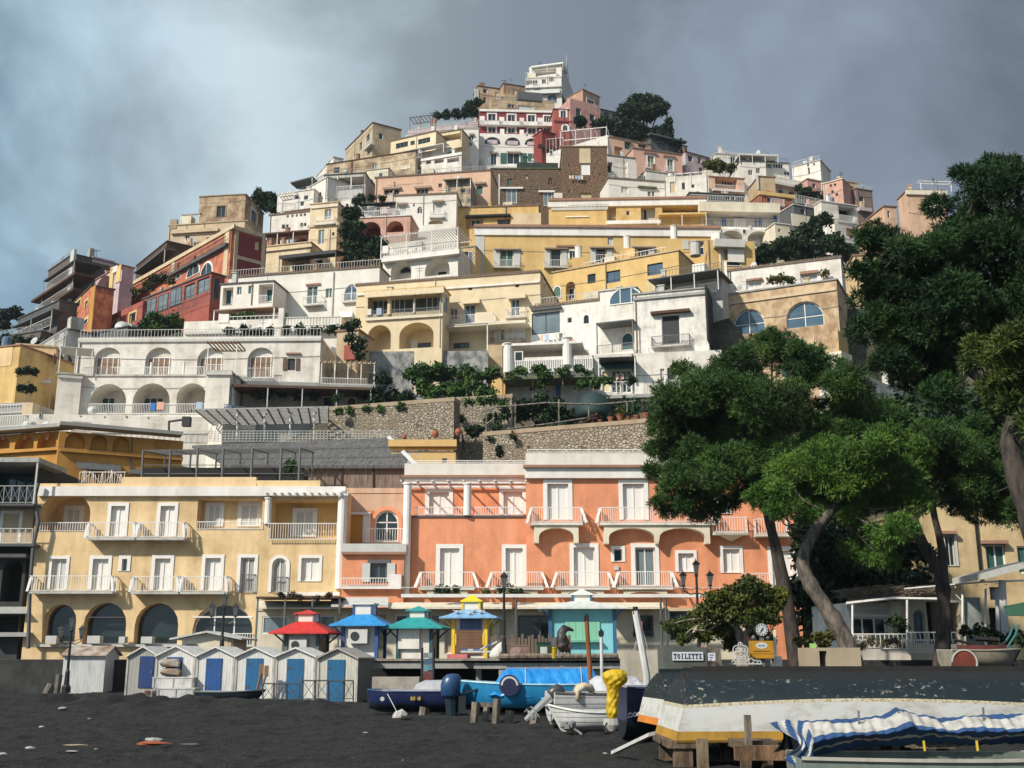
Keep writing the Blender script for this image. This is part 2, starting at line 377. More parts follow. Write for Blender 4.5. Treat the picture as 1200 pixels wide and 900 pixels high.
    def rail(s, face, x0, y0, x1, y1, d=.0, c='ltrim', gap=.14, t=.028, sides=0, name='railing', cross=0, flare=0, parent=None):
        f = face.inner(-d); u0, z0, u1, z1 = f.rect(x0, y0, x1, y1); mb = MB()
        def run(P, L):
            def bx(a0, a1, b0, b1, w=t / 2):
                q = [P(a, e, b) for b in (b0, b1) for a, e in ((a0, -w), (a1, -w), (a1, w), (a0, w))]
                mb.add(q, [(0, 3, 2, 1), (4, 5, 6, 7), (0, 1, 5, 4), (1, 2, 6, 5), (2, 3, 7, 6), (3, 0, 4, 7)])
            bx(0, L, z1 - .05, z1, .03); bx(0, L, z0 + .05, z0 + .09)
            if cross:
                k = max(1, int(L / cross))
                for i in range(k):
                    a0, a1 = L * i / k, L * (i + 1) / k; bx(a0 - .02, a0 + .02, z0, z1)
                    for sg in (0, 1):
                        b0, b1 = (z0 + .08, z1 - .05) if sg else (z1 - .05, z0 + .08)
                        q = [P(a0, -.01, b0 - .015), P(a1, -.01, b1 - .015), P(a1, -.01, b1 + .015), P(a0, -.01, b0 + .015)]; q += [P(a0, .01, b0 - .015), P(a1, .01, b1 - .015), P(a1, .01, b1 + .015), P(a0, .01, b0 + .015)]
                        mb.add(q, [(0, 1, 2, 3), (7, 6, 5, 4), (0, 4, 5, 1), (2, 6, 7, 3)])
                bx(L - .02, L + .02, z0, z1)
            else:
                k = max(1, int(L / gap))
                for i in range(k + 1): bx(L * i / k - t / 2, L * i / k + t / 2, z0, z1 - .03)
        if u1 - u0 > .1: run(lambda a, e, b: f.p3(u0 + a, e, b), u1 - u0)
        if sides and d > .2:
            run(lambda a, e, b: f.p3(u0 + e, a, b), d); run(lambda a, e, b: f.p3(u1 + e, a, b), d)
        if flare:
            for u, sg in ((u0, -1), (u1, 1)):
                for dd in (0, d * .5):
                    q = [f.p3(u + sg * flare, -flare * .6 + dd, z0), f.p3(u + sg * flare, -flare * .6 + .07 + dd, z0), f.p3(u, .06 + dd, z1), f.p3(u, dd, z1)]
                    mb.prism(q, f.p3(sg * -.16, 0, 0) - f.p3(0, 0, 0))
        return mb.build(name, paint(c, .5, .1), parent or s.root)
    def balcony(s, face, x0, x1, y, d=.9, hgt=1.0, c='ltrim', sc='lgrey', gap=.14, flare=0, cross=0, thick=.14):
        f = face.inner(-d); (u0, z), (u1, _) = f.px(x0, y), f.px(x1, y)
        z = face.inner(-d).px((x0 + x1) / 2, y)[1]
        p = [face.p3(u, dd, zz) for zz in (z - thick, z) for u, dd in ((u0, -d), (u1, -d), (u1, .05), (u0, .05))]
        ob = MB().add(p, [(0, 3, 2, 1), (4, 5, 6, 7), (0, 1, 5, 4), (1, 2, 6, 5), (2, 3, 7, 6), (3, 0, 4, 7)]).build('balcony', plaster(sc, .7), s.root)
        # railing from the slab up
        yt = y - hgt * ppm((s.M @ f.p3(u0, 0, z)).y, (s.M @ f.p3(u0, 0, z)).z)
        s.rail(face, x0 + .4, yt, x1 - .4, y, d - .05, c, gap, sides=1, flare=flare, cross=cross, parent=ob)
        return ob
    def awning(s, face, x0, y0, x1, y1, proj, c, name='awning', t=.06, mat=None):
        f = face.inner(-proj); a, z1 = face.px(x0, y0); b, _ = face.px(x1, y0); z0 = f.px((x0 + x1) / 2, y1)[1]
        a2 = f.px(x0, y1)[0]; b2 = f.px(x1, y1)[0]
        q = [face.p3(a, 0, z1), face.p3(b, 0, z1), face.p3(b2, -proj, z0), face.p3(a2, -proj, z0)]
        return MB().prism(q, (0, 0, -t)).build(name, mat or paint(c, .8, .2), s.root)
    def post(s, face, x, y0, y1, d, w, c, name='column', rnd=True):
        f = face.inner(-d); u, z1 = f.px(x, y0); z0 = f.px(x, y1)[1]
        p = f.p3(u, 0, 0); mb = MB()
        if rnd: mb.lathe((p.x, p.y, 0), [(w * .5, z0), (w * .5, z1 - .12), (w * .62, z1 - .1), (w * .62, z1)], 12)
        else: mb.box(p.x - w / 2, p.x + w / 2, p.y - w / 2, p.y + w / 2, z0, z1)
        return mb.build(name, plaster(c, .3), s.root)
    def canopy(s, face, x0, y0, x1, y1, d, c, posts=3, pc='ltrim', back=0., t=.1, slats=0, pw=.1, name='canopy', drop=0.):
        """flat roof in front of (or, with back, over) the face, carried by posts that end at y1"""
        f = face.inner(-d); (u0, z1), (u1, _) = f.px(x0, y0), f.px(x1, y0); z1 = f.px((x0 + x1) / 2, y0)[1]; z0 = f.px((x0 + x1) / 2, y1)[1]; mb = MB()
        def bx(a0, a1, e0, e1, b0, b1, dr=0):
            q = [f.p3(a, e, b + dr * (e - 0)) for b in (b0, b1) for a, e in ((a0, e0), (a1, e0), (a1, e1), (a0, e1))]
            mb.add(q, [(0, 3, 2, 1), (4, 5, 6, 7), (0, 1, 5, 4), (1, 2, 6, 5), (2, 3, 7, 6), (3, 0, 4, 7)])
        L_ = d + back
        if slats:
            bx(u0, u1, 0, .12, z1 - .14, z1 - .02); bx(u0, u1, L_ - .12, L_, z1 - .14, z1 - .02)
            k = max(2, int((u1 - u0) / slats))
            for i in range(k + 1): c_ = u0 + (u1 - u0) * i / k; bx(c_ - .05, c_ + .05, -.15, L_ + .1, z1 - .02, z1 + .08)
        else: bx(u0, u1, 0, L_, z1 - t, z1, drop)
        ob = mb.build(name, paint(c, .7, .25), s.root)
        mb = MB()
        for i in range(posts):
            c_ = u0 + .1 + (u1 - u0 - .2) * (i / (posts - 1) if posts > 1 else .5); q = f.p3(c_, .1, 0)
            mb.box(q.x - pw / 2, q.x + pw / 2, q.y - pw / 2, q.y + pw / 2, z0, z1 - t - .001)
            mbp = mb.build('post', paint(pc, .6, .2), s.root); mb = MB()
        return ob
    def bars(s, face, x0, y0, x1, y1, d, c='dgrey'): return s.rail(face, x0, y0, x1, y1, d, c, .12, .02, name='grille')
    def done(s, roof='flat', rc=None, over=.15, th=.16, top=None):
        """close the walls: front and sides with their holes, back, and a roof"""
        W_, D_, H, Hr = s.W, s.D, s.H, s.Hr; mb = s.mb
        def wall(face, poly, holes):
            loops = [[Vector((u, z, 0)) for u, z in poly]] + [[Vector((u, z, 0)) for u, z in h] for h in holes]
            flat = [p for l in loops for p in l]
            mb.add([face.p3(p.x, 0, p.y) for p in flat], [tuple(t) for t in tessellate_polygon(loops)])
        lo = -5.0
        if s.hill and s.H > 2.2 and W_ > 3 and s.root.get("group") == "houses stacked on the hillside": s.clutter(roof)
        wall(s.F, [(0, 0), (W_, 0), (W_, Hr), (0, H)], s.holes['F']); wall(s.Rt, [(0, 0), (D_, 0), (D_, Hr), (0, Hr)], s.holes['R']); wall(s.Lf, [(0, 0), (D_, 0), (D_, H), (0, H)], s.holes['L'])
        mb.add([(0, D_, 0), (W_, D_, 0), (W_, D_, Hr), (0, D_, H)], [(3, 2, 1, 0)])
        mb.add([(0, 0, H - .01), (W_, 0, Hr - .01), (W_, D_, Hr - .01), (0, D_, H - .01)], [(0, 1, 2, 3)])
        mb.add([(0, 0, lo), (W_, 0, lo), (W_, D_, lo), (0, D_, lo), (0, 0, 0), (W_, 0, 0), (W_, D_, 0), (0, D_, 0)], [(0, 1, 5, 4), (1, 2, 6, 5), (2, 3, 7, 6), (3, 0, 4, 7)])
        mb.build('wall', s.mats, s.root)
        if roof == 'none': return s
        o = over; m = {'flat': plaster(rc or 'lgrey', .8), 'tile': tilemat(), 'par': plaster(rc or s.cname, .5)}[roof]
        if roof == 'par': o, th2 = .05, .35
        else: th2 = th
        a = [(-o, -o, H), (W_ + o, -o, Hr), (W_ + o, D_ + o, Hr), (-o, D_ + o, H)]
        MB().prism(a[::-1], (0, 0, th2)).build('roof', m, s.root)
        if roof == 'tile':
            k = int(W_ / .28); mb = MB()
            for i in range(k + 1):
                u = W_ * i / k; z = H + (Hr - H) * i / k
                mb.tube([(u, -o - .08, z + th2 + .03), (u, -o + .9, z + th2 + .12)], .085, 5)
            mb.build('roof_tiles', tilemat(), s.root)
        return s
def _clutter(s, roof):
    """the things roofs and walls of these houses collect: chimneys, tanks, rails, pipes, odd small windows"""
    r = random.Random(s.label); W_, H = s.W, min(s.H, s.Hr); top = max(s.H, s.Hr); base = {'none': 0, 'par': .35}.get(roof, .16)
    def zt(u): return s.H + (s.Hr - s.H) * u / W_ + base
    for _ in range(r.choice((1, 1, 2, 2, 3))):
        u = r.uniform(.1, .9) * W_; y = r.uniform(.5, max(.8, min(3.5, s.D - 1))); z = zt(u); k = r.random()
        if k < .34: w = r.uniform(.2, .35); h = r.uniform(.8, 1.7); MB().box(u - w, u + w, y - w, y + w, z - .3, z + h).box(u - w - .08, u + w + .08, y - w - .08, y + w + .08, z + h + .001, z + h + .12).build('chimney', plaster(r.choice(('white', 'lgrey', s.cname, 'terra')), .9), s.root)
        elif k < .5: mb = MB(); q = r.uniform(.4, .6); mb.lathe((u, y, z - .05), [(q, 0), (q, 1.0), (q * .8, 1.15), (.1, 1.2)], 10); mb.build('water_tank', paint(r.choice(('lgrey', 'grey', (.10, .16, .24)))), s.root)
        elif k < .66: mb = MB(); mb.tube([(u, y, z - .1), (u, y, z + 2.2)], .035, 4); mb.tube([(u - .5, y, z + 2.0), (u + .5, y, z + 2.0)], .03, 4); mb.tube([(u - .35, y, z + 1.7), (u + .35, y, z + 1.7)], .03, 4); mb.build('aerial', paint('dgrey'), s.root)
        elif k < .8: w = r.uniform(.6, 1.1); MB().box(u - w, u + w, y + .2, y + 1.8, z - .2, z + r.uniform(1.3, 2.2)).build('stair_head', plaster(r.choice(('white', 'pale', s.cname)), .9), s.root)
        else: mb = MB(); q = .45; mb.lathe((0, 0, 0), [(.02, .1), (q * .6, .03), (q, -.08), (q, -.05), (.02, .16)], 10); o = mb.build('satellite_dish', paint('lgrey'), s.root); o.location = (u, y, z + .8); o.rotation_euler = (R(70), 0, R(r.uniform(-40, 40)))
    if r.random() < .24 and abs(s.H - s.Hr) < .4:
        mb = MB(); n = max(2, int(W_ / .35)); z0 = s.H + base
        for i in range(n + 1): u = .1 + (W_ - .2) * i / n; mb.box(u - .018, u + .018, .12, .156, z0 - .05, z0 + .86)
        mb.box(.08, W_ - .08, .115, .165, z0 + .86, z0 + .91); mb.box(.08, W_ - .08, .122, .158, z0 + .1, z0 + .13); mb.build('roof_railing', paint(r.choice(('lgrey', 'dgrey', 'grey')), .6, .2), s.root)
    if r.random() < .6:
        u = r.choice((.25, W_ - .25, W_ * r.uniform(.3, .7))); mb = MB(); mb.tube([(u, -.09, H - .05), (u, -.09, .0)], .055, 5); mb.build('drain_pipe', paint(r.choice(('lgrey', 'grey', 'slate', 'wood'))), s.root)
    if r.random() < .5:
        mb = MB(); z = r.uniform(.45, .8) * H; n = 8; mb.tube([(W_ * i / n, -.05, z - .25 * math.sin(math.pi * i / n) * r.uniform(.8, 1.2)) for i in range(n + 1)], .022, 4); mb.build('cable', paint('dgrey'), s.root)
    if r.random() < .22 and W_ > 5:
        u0 = r.uniform(.1, .5) * W_; z = r.uniform(.35, .6) * H; mb = MB(); mb.tube([(u0 - .2, -.55, z), (u0 + 2.6, -.55, z)], .015, 4); ln = mb.build('washing_line', paint('grey'), s.root)
        for i in range(r.choice((3, 4, 5))): w = r.uniform(.25, .55); MB().prism([(u0 + i * .52, -.56, z), (u0 + i * .52 + w * .8, -.56, z), (u0 + i * .52 + w * .85, -.58, z - r.uniform(.5, .9)), (u0 + i * .52 + .03, -.53, z - r.uniform(.5, .9))], (0, .02, 0)).build('laundry', paint(r.choice(('white', 'lblue', 'pink', 'lgrey', 'dgrey', 'cream')), .9), ln)
    for _ in range(4 if W_ * H > 60 else 2):
        if r.random() < .62:
            w, h = r.choice(((.6, .7), (.8, 1.2), (.9, 1.3))); u = r.uniform(.1, .85) * W_; z = H - r.uniform(1.0, max(1.1, H * .55)) - h
            ok = z > .5 and u + w < W_ - .4 and all(u + w + .7 < min(p[0] for p in q) or u - .7 > max(p[0] for p in q) or z + h + .5 < min(p[1] for p in q) or z - .5 > max(p[1] for p in q) for q in s.holes['F'])
            if ok: s.opening(s.F, 0, 0, 0, 0, pane=r.choice(('glass', 'glass', 'green', 'wood', 'lgrey')), frame=r.choice(('ltrim', 'lgrey', 'wood')), rect=(u, z, u + w, z + h))
House.clutter = _clutter
def tilemat():
    if 'tile' in _MC: return _MC['tile']
    m = Mat('clay_tile', .9); m.col(m.mix(m.ramp(m.noise(3, detail=6), .4, .65), (.30, .21, .155), (.19, .15, .12))); m.bump(m.noise(8), .6, .05)
    _MC['tile'] = m.m; return m.m
# ---------------------------------------------------------------- house sheet: one line per feature, photo points -> wall points
def feats(h, txt):
    inner = h.F
    for ln in txt.replace(';', '\n').split('\n'):
        t = ln.split()
        if not t: continue
        face = h.F
        if t[0][0] == '@':
            face = {'@i': inner, '@R': h.Rt, '@L': h.Lf}[t[0]]; t = t[1:]
        kw = {}; ar = []
        for q in t[1:]:
            if '=' in q:
                a, b = q.split('=')
                try: kw[a] = float(b)
                except ValueError: kw[a] = b
            else:
                try: ar.append(float(q))
                except ValueError: ar.append(q)
        k = t[0]
        if k in 'wsdaD':
            o = dict(name='door' if k in 'dD' else 'window', pane=ar[4] if len(ar) > 4 else 'glass', frame=kw.get('f', 'ltrim'), trim=kw.get('t', 0), arch=kw.get('arch', 1 if k in 'aD' else 0), mull=int(kw.get('m', 1)), bars=int(kw.get('bar', 0)), r=kw.get('r', .22), tcol=kw.get('tc'))
            if 'g' in kw: o['glassc'] = {'t': (.02, .07, .08), 'b': (.07, .12, .17), 'l': (.16, .2, .22)}[kw['g']]
            ob = h.opening(face, *ar[:4], **o)
            if 'o' in kw and ob:            # open shutter leaves on both sides
                w = (ar[2] - ar[0]) * .5
                for a, b in ((ar[0] - w - .8, ar[0] - .8), (ar[2] + .8, ar[2] + w + .8)):
                    u0, z0, u1, z1 = face.rect(a, ar[1], b, ar[3]); q = [face.p3(u, d, z) for u, z in ((u0, z0), (u1, z0), (u1, z1), (u0, z1)) for d in (0,)]
                    MB().prism([face.p3(u, -.09, z) for u, z in ((u0, z0), (u1, z0), (u1, z1), (u0, z1))], face.p3(0, .06, 0) - face.p3(0, 0, 0)).build('shutter', shutter(kw['o']), h.root)
            if 'bal' in kw and ob: h.balcony(face, ar[0] - kw['bal'], ar[2] + kw['bal'], ar[3] + .5, d=.7, gap=.2)
            if 'h' in kw and ob:
                hp = kw['h']; h.awning(face, ar[0] - hp, ar[1] - 2.5, ar[2] + hp, ar[1] - 1, .5, 'terra', 'hood', .05, tilemat())
        elif k == 'L':
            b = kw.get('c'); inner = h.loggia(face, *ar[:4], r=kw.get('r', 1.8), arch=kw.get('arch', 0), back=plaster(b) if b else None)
        elif k == 'b': h.balcony(face, ar[0], ar[1], ar[2], d=kw.get('d', .9), hgt=kw.get('hh', 1.0), c=kw.get('c', 'ltrim'), flare=kw.get('fl', 0), gap=kw.get('gap', .16), sc=kw.get('sc', 'lgrey'))
        elif k == 'r': h.rail(face, *ar[:4], d=kw.get('d', 0.), c=kw.get('c', 'ltrim'), gap=kw.get('gap', .16), t=kw.get('t', .03), cross=kw.get('x', 0))
        elif k == 'k': h.box(face, ar[0], *ar[1:5], ar[5], ar[6], ar[7])
        elif k == 'c': h.box(face, kw.get('n', 'cornice'), *ar[:4], -kw.get('p', .2), .04, ar[4])
        elif k == 'n': h.canopy(face, *ar[:5], ar[5], posts=int(kw.get('p', 3)), pc=kw.get('pc', 'ltrim'), back=kw.get('back', 0), t=kw.get('t', .12), drop=kw.get('dr', 0))
        elif k == 'g': h.canopy(face, *ar[:5], ar[5], posts=int(kw.get('p', 3)), pc=kw.get('pc', 'ltrim'), back=kw.get('back', 0), slats=kw.get('s', .5), name='pergola')
        elif k == 'A': h.awning(face, *ar[:4], ar[4], ar[5], t=kw.get('t', .06), name=kw.get('n', 'awning'))
        elif k == 'P': h.post(face, *ar[:5], ar[5], rnd=not kw.get('sq'))
        elif k == 'G': h.bars(face, *ar[:4], kw.get('d', .1))
        elif k == 'B': consoles(h, *ar[:4], int(ar[4]), ar[5] if len(ar) > 5 else 'pale')
        else: print('??', ln)
def consoles(h, x0, y0, x1, y1, n, c, d=.75):
    f = h.F.inner(-d); u0, z0, u1, z1 = f.rect(x0, y0, x1, y1); lw = .3; w = (u1 - u0 - lw * (n + 1)) / n; hh = z1 - z0
    pts = [(u0, z1), (u0, z0)]; a = u0 + lw * .6
    for k in range(n):
        b = u0 + lw + k * (w + lw); e = b + w
        pts += [(b, z0)] if k == 0 else [(b - lw * .25, z0), (b, z0 + .25 * hh)]
        pts += [(b + w / 2 - w / 2 * math.cos(math.pi * i / 10), z0 + hh * .34 + hh * .5 * math.sin(math.pi * i / 10)) for i in range(11)]
        if k < n - 1: pts += [(e, z0 + .25 * hh), (e + lw * .25, z0)]
        else: pts += [(e, z0)]
    pts += [(u1, z0), (u1, z1)]
    MB().prism([h.F.p3(u, -d, z) for u, z in pts], (0, d, 0)).build('arched_bracket', plaster(c, .4), h.root)
def H(label, tl, tr, b, f='', roof='flat', rc=None, name='house', **k):
    h = House(name, label, tl, tr, b, **k); feats(h, f); h.done(roof, rc); return h

# =============================================================== waterfront row
H('pale yellow three storey building with white doors over dark glazed arches', (45, 573), (405, 573), 768, Y=72, yaw=0, c='lyellow', D=10, roof='none', name='apartment_building', group='waterfront buildings', cat='building', dirt=.6, f='''
c 44 570 405 581 ltrim p=.3; c 44 566.5 300 570 lyellow n=parapet p=.1; k parapet 143 559 300 567 -.05 .35 lyellow; k parapet 300 563 375 570 -.05 .35 lyellow
L 47 578 106 623 r=2.2 arch=1.3; @i d 78 596 95 620 lgrey t=.2; r 47 612 106 623 d=.02
L 231 585 307 620 r=1.0 ; @i d 244 592 259 617 lgrey t=.2; @i d 282 591 303 617 lgrey t=.2; r 231 611 308 621 d=.03; r 272 611 274 621
L 317 586 396 632 r=1.6 c=yellow; @i d 346 599 368 629 lgrey t=.2; r 314 613 397 633 d=.25
P 315 583 614 .05 .45 ltrim; P 402 575 690 .12 .6 ltrim; g 312 578 408 600 .6 ltrim p=0 s=.45
d 129.5 593 146 629 ltrim t=.22; d 187.5 593 204 629 ltrim t=.22
b 101 158 630 fl=.12; b 160 216 630 fl=.12
d 60 655 77 692 lgrey t=.18; d 108 655 126 692 ltrim t=.22; w 143 655 149 669 g=b t=.22 m=0; d 181 654.5 199 692 ltrim t=.22; d 240 654 258 692 ltrim t=.22
d 281.5 653.5 298 694 grey t=.2; G 281 673 299 695 d=.1; D 318.5 654 336 694 grey t=.18; G 318 676 337 695 d=.1; s 353 654 374 681 ltrim t=.18
b 34 132 693 fl=.15; b 153 209 693.5 fl=.12; b 211 266 693.5 fl=.12
c 330 694 398 698 ltrim
a 51 708 89 753 m=0 f=slate r=.8; a 98 706 148 755 m=0 f=slate r=.8; a 158 706.5 209 755 m=0 f=slate r=.8; a 226 707 296 757 m=2 r=.5 arch=1.6
c 226 722 296 724 ltrim n=transom p=.03; c 98 723 148 724 slate p=-.3; c 40 755 300 758 lgrey n=sill p=.3; r 272 742 296 757 d=.1
k planter 53 745 66 754 -.9 -.3 lgrey; k planter 102 745 117 754 -.9 -.3 lgrey; k planter 139 746 146 754 -.9 -.3 lgrey; k planter 165 746 178 754 -.9 -.3 lgrey''')
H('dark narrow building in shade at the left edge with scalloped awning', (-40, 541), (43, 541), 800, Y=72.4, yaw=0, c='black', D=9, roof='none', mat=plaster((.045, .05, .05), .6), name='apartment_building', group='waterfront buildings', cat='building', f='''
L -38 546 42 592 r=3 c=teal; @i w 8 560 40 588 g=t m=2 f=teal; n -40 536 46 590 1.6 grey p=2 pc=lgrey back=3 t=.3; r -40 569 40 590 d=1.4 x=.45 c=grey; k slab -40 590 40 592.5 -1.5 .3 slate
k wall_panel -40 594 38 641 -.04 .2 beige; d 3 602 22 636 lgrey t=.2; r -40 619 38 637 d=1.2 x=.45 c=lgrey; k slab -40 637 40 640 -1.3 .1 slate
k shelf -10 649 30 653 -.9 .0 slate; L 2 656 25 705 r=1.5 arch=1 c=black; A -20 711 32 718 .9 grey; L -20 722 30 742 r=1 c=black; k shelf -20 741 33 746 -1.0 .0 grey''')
h = MB()
for x0, Y0 in ((40, 71.3),):
    p = [at(45, 566, Y0), at(41, 582, Y0), at(43, 600, Y0), at(45, 612, Y0), at(39, 640, Y0), at(35, 690, Y0), at(33, 760, Y0)]
    h.tube(p, .12, 8)
tag(h.build('drain_pipe', paint('slate', .6)), 'dark crooked drain pipe down the corner of the pale yellow building', 'pipe')
H('small orange link house with open grey shutters between yellow and orange buildings', (402, 640), (474, 640), 768, Y=71.4, yaw=0, c='orange', D=3, roof='none', name='house', group='waterfront buildings', f='''
k parapet 400 637 476 648 -.25 3.2 lgrey; c 400 646.5 476 649.5 terra p=.32 n=tile_edge; w 434.5 660 453 682 m=1 t=.22 o=lgrey f=slate; r 400 677 471 687 d=.4; k step 456 673 470 690 -.5 .05 ltrim; c 400 687 472 690 ltrim n=ledge p=.4''')
H('orange and cream terrace house with fan topped arched door behind roof terrace', (400, 578), (480, 578), 645, Y=75, yaw=0, c='peach', D=4, roof='par', rc='peach', name='house', group='waterfront buildings', f='''
D 439 598 467 634 m=1 t=.25 bar=1 tc=orange; k wall_panel 430 598 437 636 -.05 .05 orange2; w 414 606 422 614 m=0 f=lgrey; c 405 600 434 603 ltrim; k wall_panel 425 603 434 636 -.06 .05 ltrim; r 430 619 472 636 d=1.2; k wall_panel 406 604 424 636 -.05 .05 ochre''')
OL = H('left wing of the orange building with white pillars and roof pergola', (474, 604.5), (617, 604.5), 768, Y=72.2, yaw=0, c='orange', D=10, roof='none', name='apartment_building', group='waterfront buildings', cat='building', dirt=.55, f='''
g 470 564 616 604 .1 ltrim p=0 s=.95 back=1.8; r 485 594 613 604 d=.03; c 473 604 617 606 slate p=.1 n=ledge
P 478 566 697 .35 .52 ltrim; P 548 566 604 .12 .5 ltrim
d 515.5 642.5 538 687 ltrim t=.26; d 592.5 642.5 612.5 687 ltrim t=.24; b 491 556 688.5 fl=.35 gap=.14 sc=white; b 574.5 637 688.5 fl=.35 gap=.14 sc=white
B 500 692 548 700 1; B 582 692 630 700 1''')
UP = H('temporary', (478, 563), (617, 563), 606, Y=74.2, yaw=0, c='orange', D=8, roof='none', hill=False, dirt=.55, f='''
k parapet 474 543 618 557 -.12 .4 white; c 472 556.5 618 559.5 terra p=.45 n=tile_edge; c 474 559 618 563 ltrim p=.3; r 478 539.5 618 543 gap=1.2; d 503 577 526 603 ltrim t=.28; d 590 576.5 612 603 ltrim t=.28''')
for o in list(UP.root.children): o.parent = OL.root; o.matrix_parent_inverse = OL.Mi @ UP.M
bpy.data.objects.remove(UP.root)
H('three storey orange building with white trimmed balconies, cornice and tiled edge', (616.6, 548), (929, 548), 768, Y=72, yaw=0, c='orange', D=11, roof='none', name='apartment_building', group='waterfront buildings', cat='building', dirt=.55, f='''
k parapet 616 531 930 545 -.12 .4 white; c 613 544.5 932 547.5 terra p=.55 n=tile_edge; c 615 547.5 930 560 ltrim p=.32; r 618 526.5 760 531 gap=1.2
d 641.5 567 666 609 ltrim t=.27; d 730 567 755 609 ltrim t=.27; b 621 683 612.5 fl=.3 gap=.14 sc=white; b 702 838 612.5 fl=.3 gap=.14 sc=white; B 626 615 678 636 1; B 708 615 832 637 2
w 842 584.5 853 602 t=.24 m=0; b 836 877 624 d=.8 sc=white; b 886 925 626 d=.8 sc=white; s 905 645 930 690 ltrim t=.25
d 672.5 641.5 697 687 ltrim t=.26; d 744.5 641.5 768 687 glass t=.26 g=l; w 719.5 643.5 729 658 t=.2 m=0 g=t; s 795 648.5 813 670 ltrim t=.2 m=1; s 847.5 643.5 867 671 ltrim t=.2 m=1
b 651 715 688.5 fl=.35 gap=.14 sc=white; b 723.5 789 688 fl=.35 gap=.14 sc=white; b 872 924 690 d=.9; B 658 692 708 700 1; B 731 692 782 700 1; k meter_box 720 663 725 668 -.15 .05 lgrey''')
q = MB(); f0 = at(856, 624, 71.2)
q.add([at(838, 625, 71.15), at(876, 625, 71.15), at(857, 635, 71.9), at(838, 625, 71.95), at(876, 625, 71.95)], [(0, 1, 2), (0, 2, 3), (1, 4, 2)])
q.build('wedge_bracket', plaster('pale', .3), bpy.data.objects['apartment_building.003'] if 'apartment_building.003' in bpy.data.objects else None)
for o in [o for o in COL.objects if o.name.startswith('wedge_bracket')]: o.matrix_parent_inverse = o.parent.matrix_basis.inverted() if o.parent else Matrix()
# ground floor shops under the pergola
H('low cream shop front with dark windows below the orange building', (300, 713), (872, 713), 769, Y=70, yaw=0, c='pale', D=1.6, roof='none', name='shop_front', group='waterfront buildings', cat='shop', f='''
w 307 722 338 743 m=0 g=l r=.1; w 368 721 393 742 m=0 g=l r=.1; L 408 720 452 768 r=1.2 c=sand; w 463 720 480 745 m=0 r=.1; w 505 720 516 745 m=0; d 521 722 531 766 beige m=0; d 585 725 596 765 beige; w 607 721 646 766 m=2 f=slate r=.3; w 742 721 766 746 m=0 f=slate; G 742 740 766 747 d=.05; w 785 716 812 750 m=1 f=slate
A 300 704 400 712 1.6 pale t=.08; A 455 706 600 712 1.8 pale t=.08; A 606 706 690 712 1.8 pale t=.08; A 700 706 777 712 1.8 pale t=.08
n 300 699 400 768 2.2 wbrown p=4 pc=dgrey t=.1; k beam 470 696 872 700 -2.8 -2.6 ltrim; P 553 700 768 2.7 .12 slate; P 605 700 768 2.7 .12 slate; P 694 700 768 2.7 .12 slate; P 774 700 768 2.7 .14 slate; P 780 700 768 2.7 .14 slate; k wire_rail 470 688 872 689 -2.75 -2.7 lgrey; A 388 700 455 709 2 lgrey t=.12
c 300 712 872 716 sand p=.06''')
# =============================================================== behind the waterfront row
H('ochre orange building with arched bracket cornice behind the pale yellow building', (-30, 512), (70, 505), 575, Y=90, c='ochre', D=8, roof='none', f='''
k parapet -30 499 72 503 -1.0 .5 grey; L -10 506 12 526 r=.9 arch=1; L 18 506 40 526 r=.9 arch=1; L 44 506 66 526 r=.9 arch=1; c -30 527 70 530 ochre p=.35; w 3 511 5.5 515 m=0; w 29 511 31 515 m=0; w 55 510 57 515 m=0''')
H('brown orange building in shade with blind arches and rolled grey awning', (70, 505), (215, 517), 575, Y=86.5, c='ochre', D=8, roof='none', f='''
k parapet 70 499.5 215 503.5 -1.0 .5 grey; L 76 507 100 529 r=.5 arch=1; L 106 509 126 532 r=.5 arch=1; L 132 512 152 535 r=.5 arch=1; c 70 530 215 534 ochre p=.3; A 90 541 142 550 .8 slate; A 152 549 170 555 .8 slate''')
H('ochre block with peeling wall patch and moulded cornice by thatched roof', (459, 529), (534, 529), 575, Y=88, yaw=0, sr=559, roof='none', mat=ruin('yellow', 'lgrey', .52, .60, .5), c='yellow', f='c 455 515 535 523 yellow p=.4; c 457 523 535 527 ochre p=.2; w 518 537 524 543 m=0; @R w 540 530 552 540 m=0 f=slate')
# reed thatched shelter
def roofpoly(name, mats, pts, th=.2, parent=None):
    v = [Vector(p) for p in pts]; return MB().prism(v, (0, 0, -th)).build(name, mats, parent)
def thatch(c=(.12, .115, .112)):
    k = ('th', c)
    if k in _MC: return _MC[k]
    m = Mat('reed_thatch', 1); n1 = m.noise(7, (1, .1, .1), 6, .75); n2 = m.noise(1.2, (1, .4, .6), 4)
    m.col(m.mix(m.ramp(n1, .35, .65), tuple(v * .45 for v in c), m.mix(n2, c, tuple(v * 1.9 for v in c)))); m.bump(n1, 1, .08); _MC[k] = m.m; return m.m
t = thing('reed_shelter', 'grey thatched shelter with brown reed screen above the pale yellow building', 'shelter')
E = Vector
a, b, c_, d_ = at(225, 522, 94), at(456, 513, 94), at(482, 547, 84), at(270, 547, 84)
for i in range(3):
    k0, k1 = i / 3, (i + 1.12) / 3; l = lambda p, q, k: p + (q - p) * k
    z = Vector((0, 0, .12 * (2 - i)))
    MB().prism([l(a, d_, k0) + z * 0, l(b, c_, k0), l(b, c_, min(1, k1)) + Vector((0, 0, .1)), l(a, d_, min(1, k1)) + Vector((0, 0, .1))], (0, 0, -.22)).build('thatch_roof', thatch(), t)
mb = MB(); e0, e1 = at(362, 545, 84.4), at(474, 545, 84.4); z0 = at(362, 578, 84.4).z
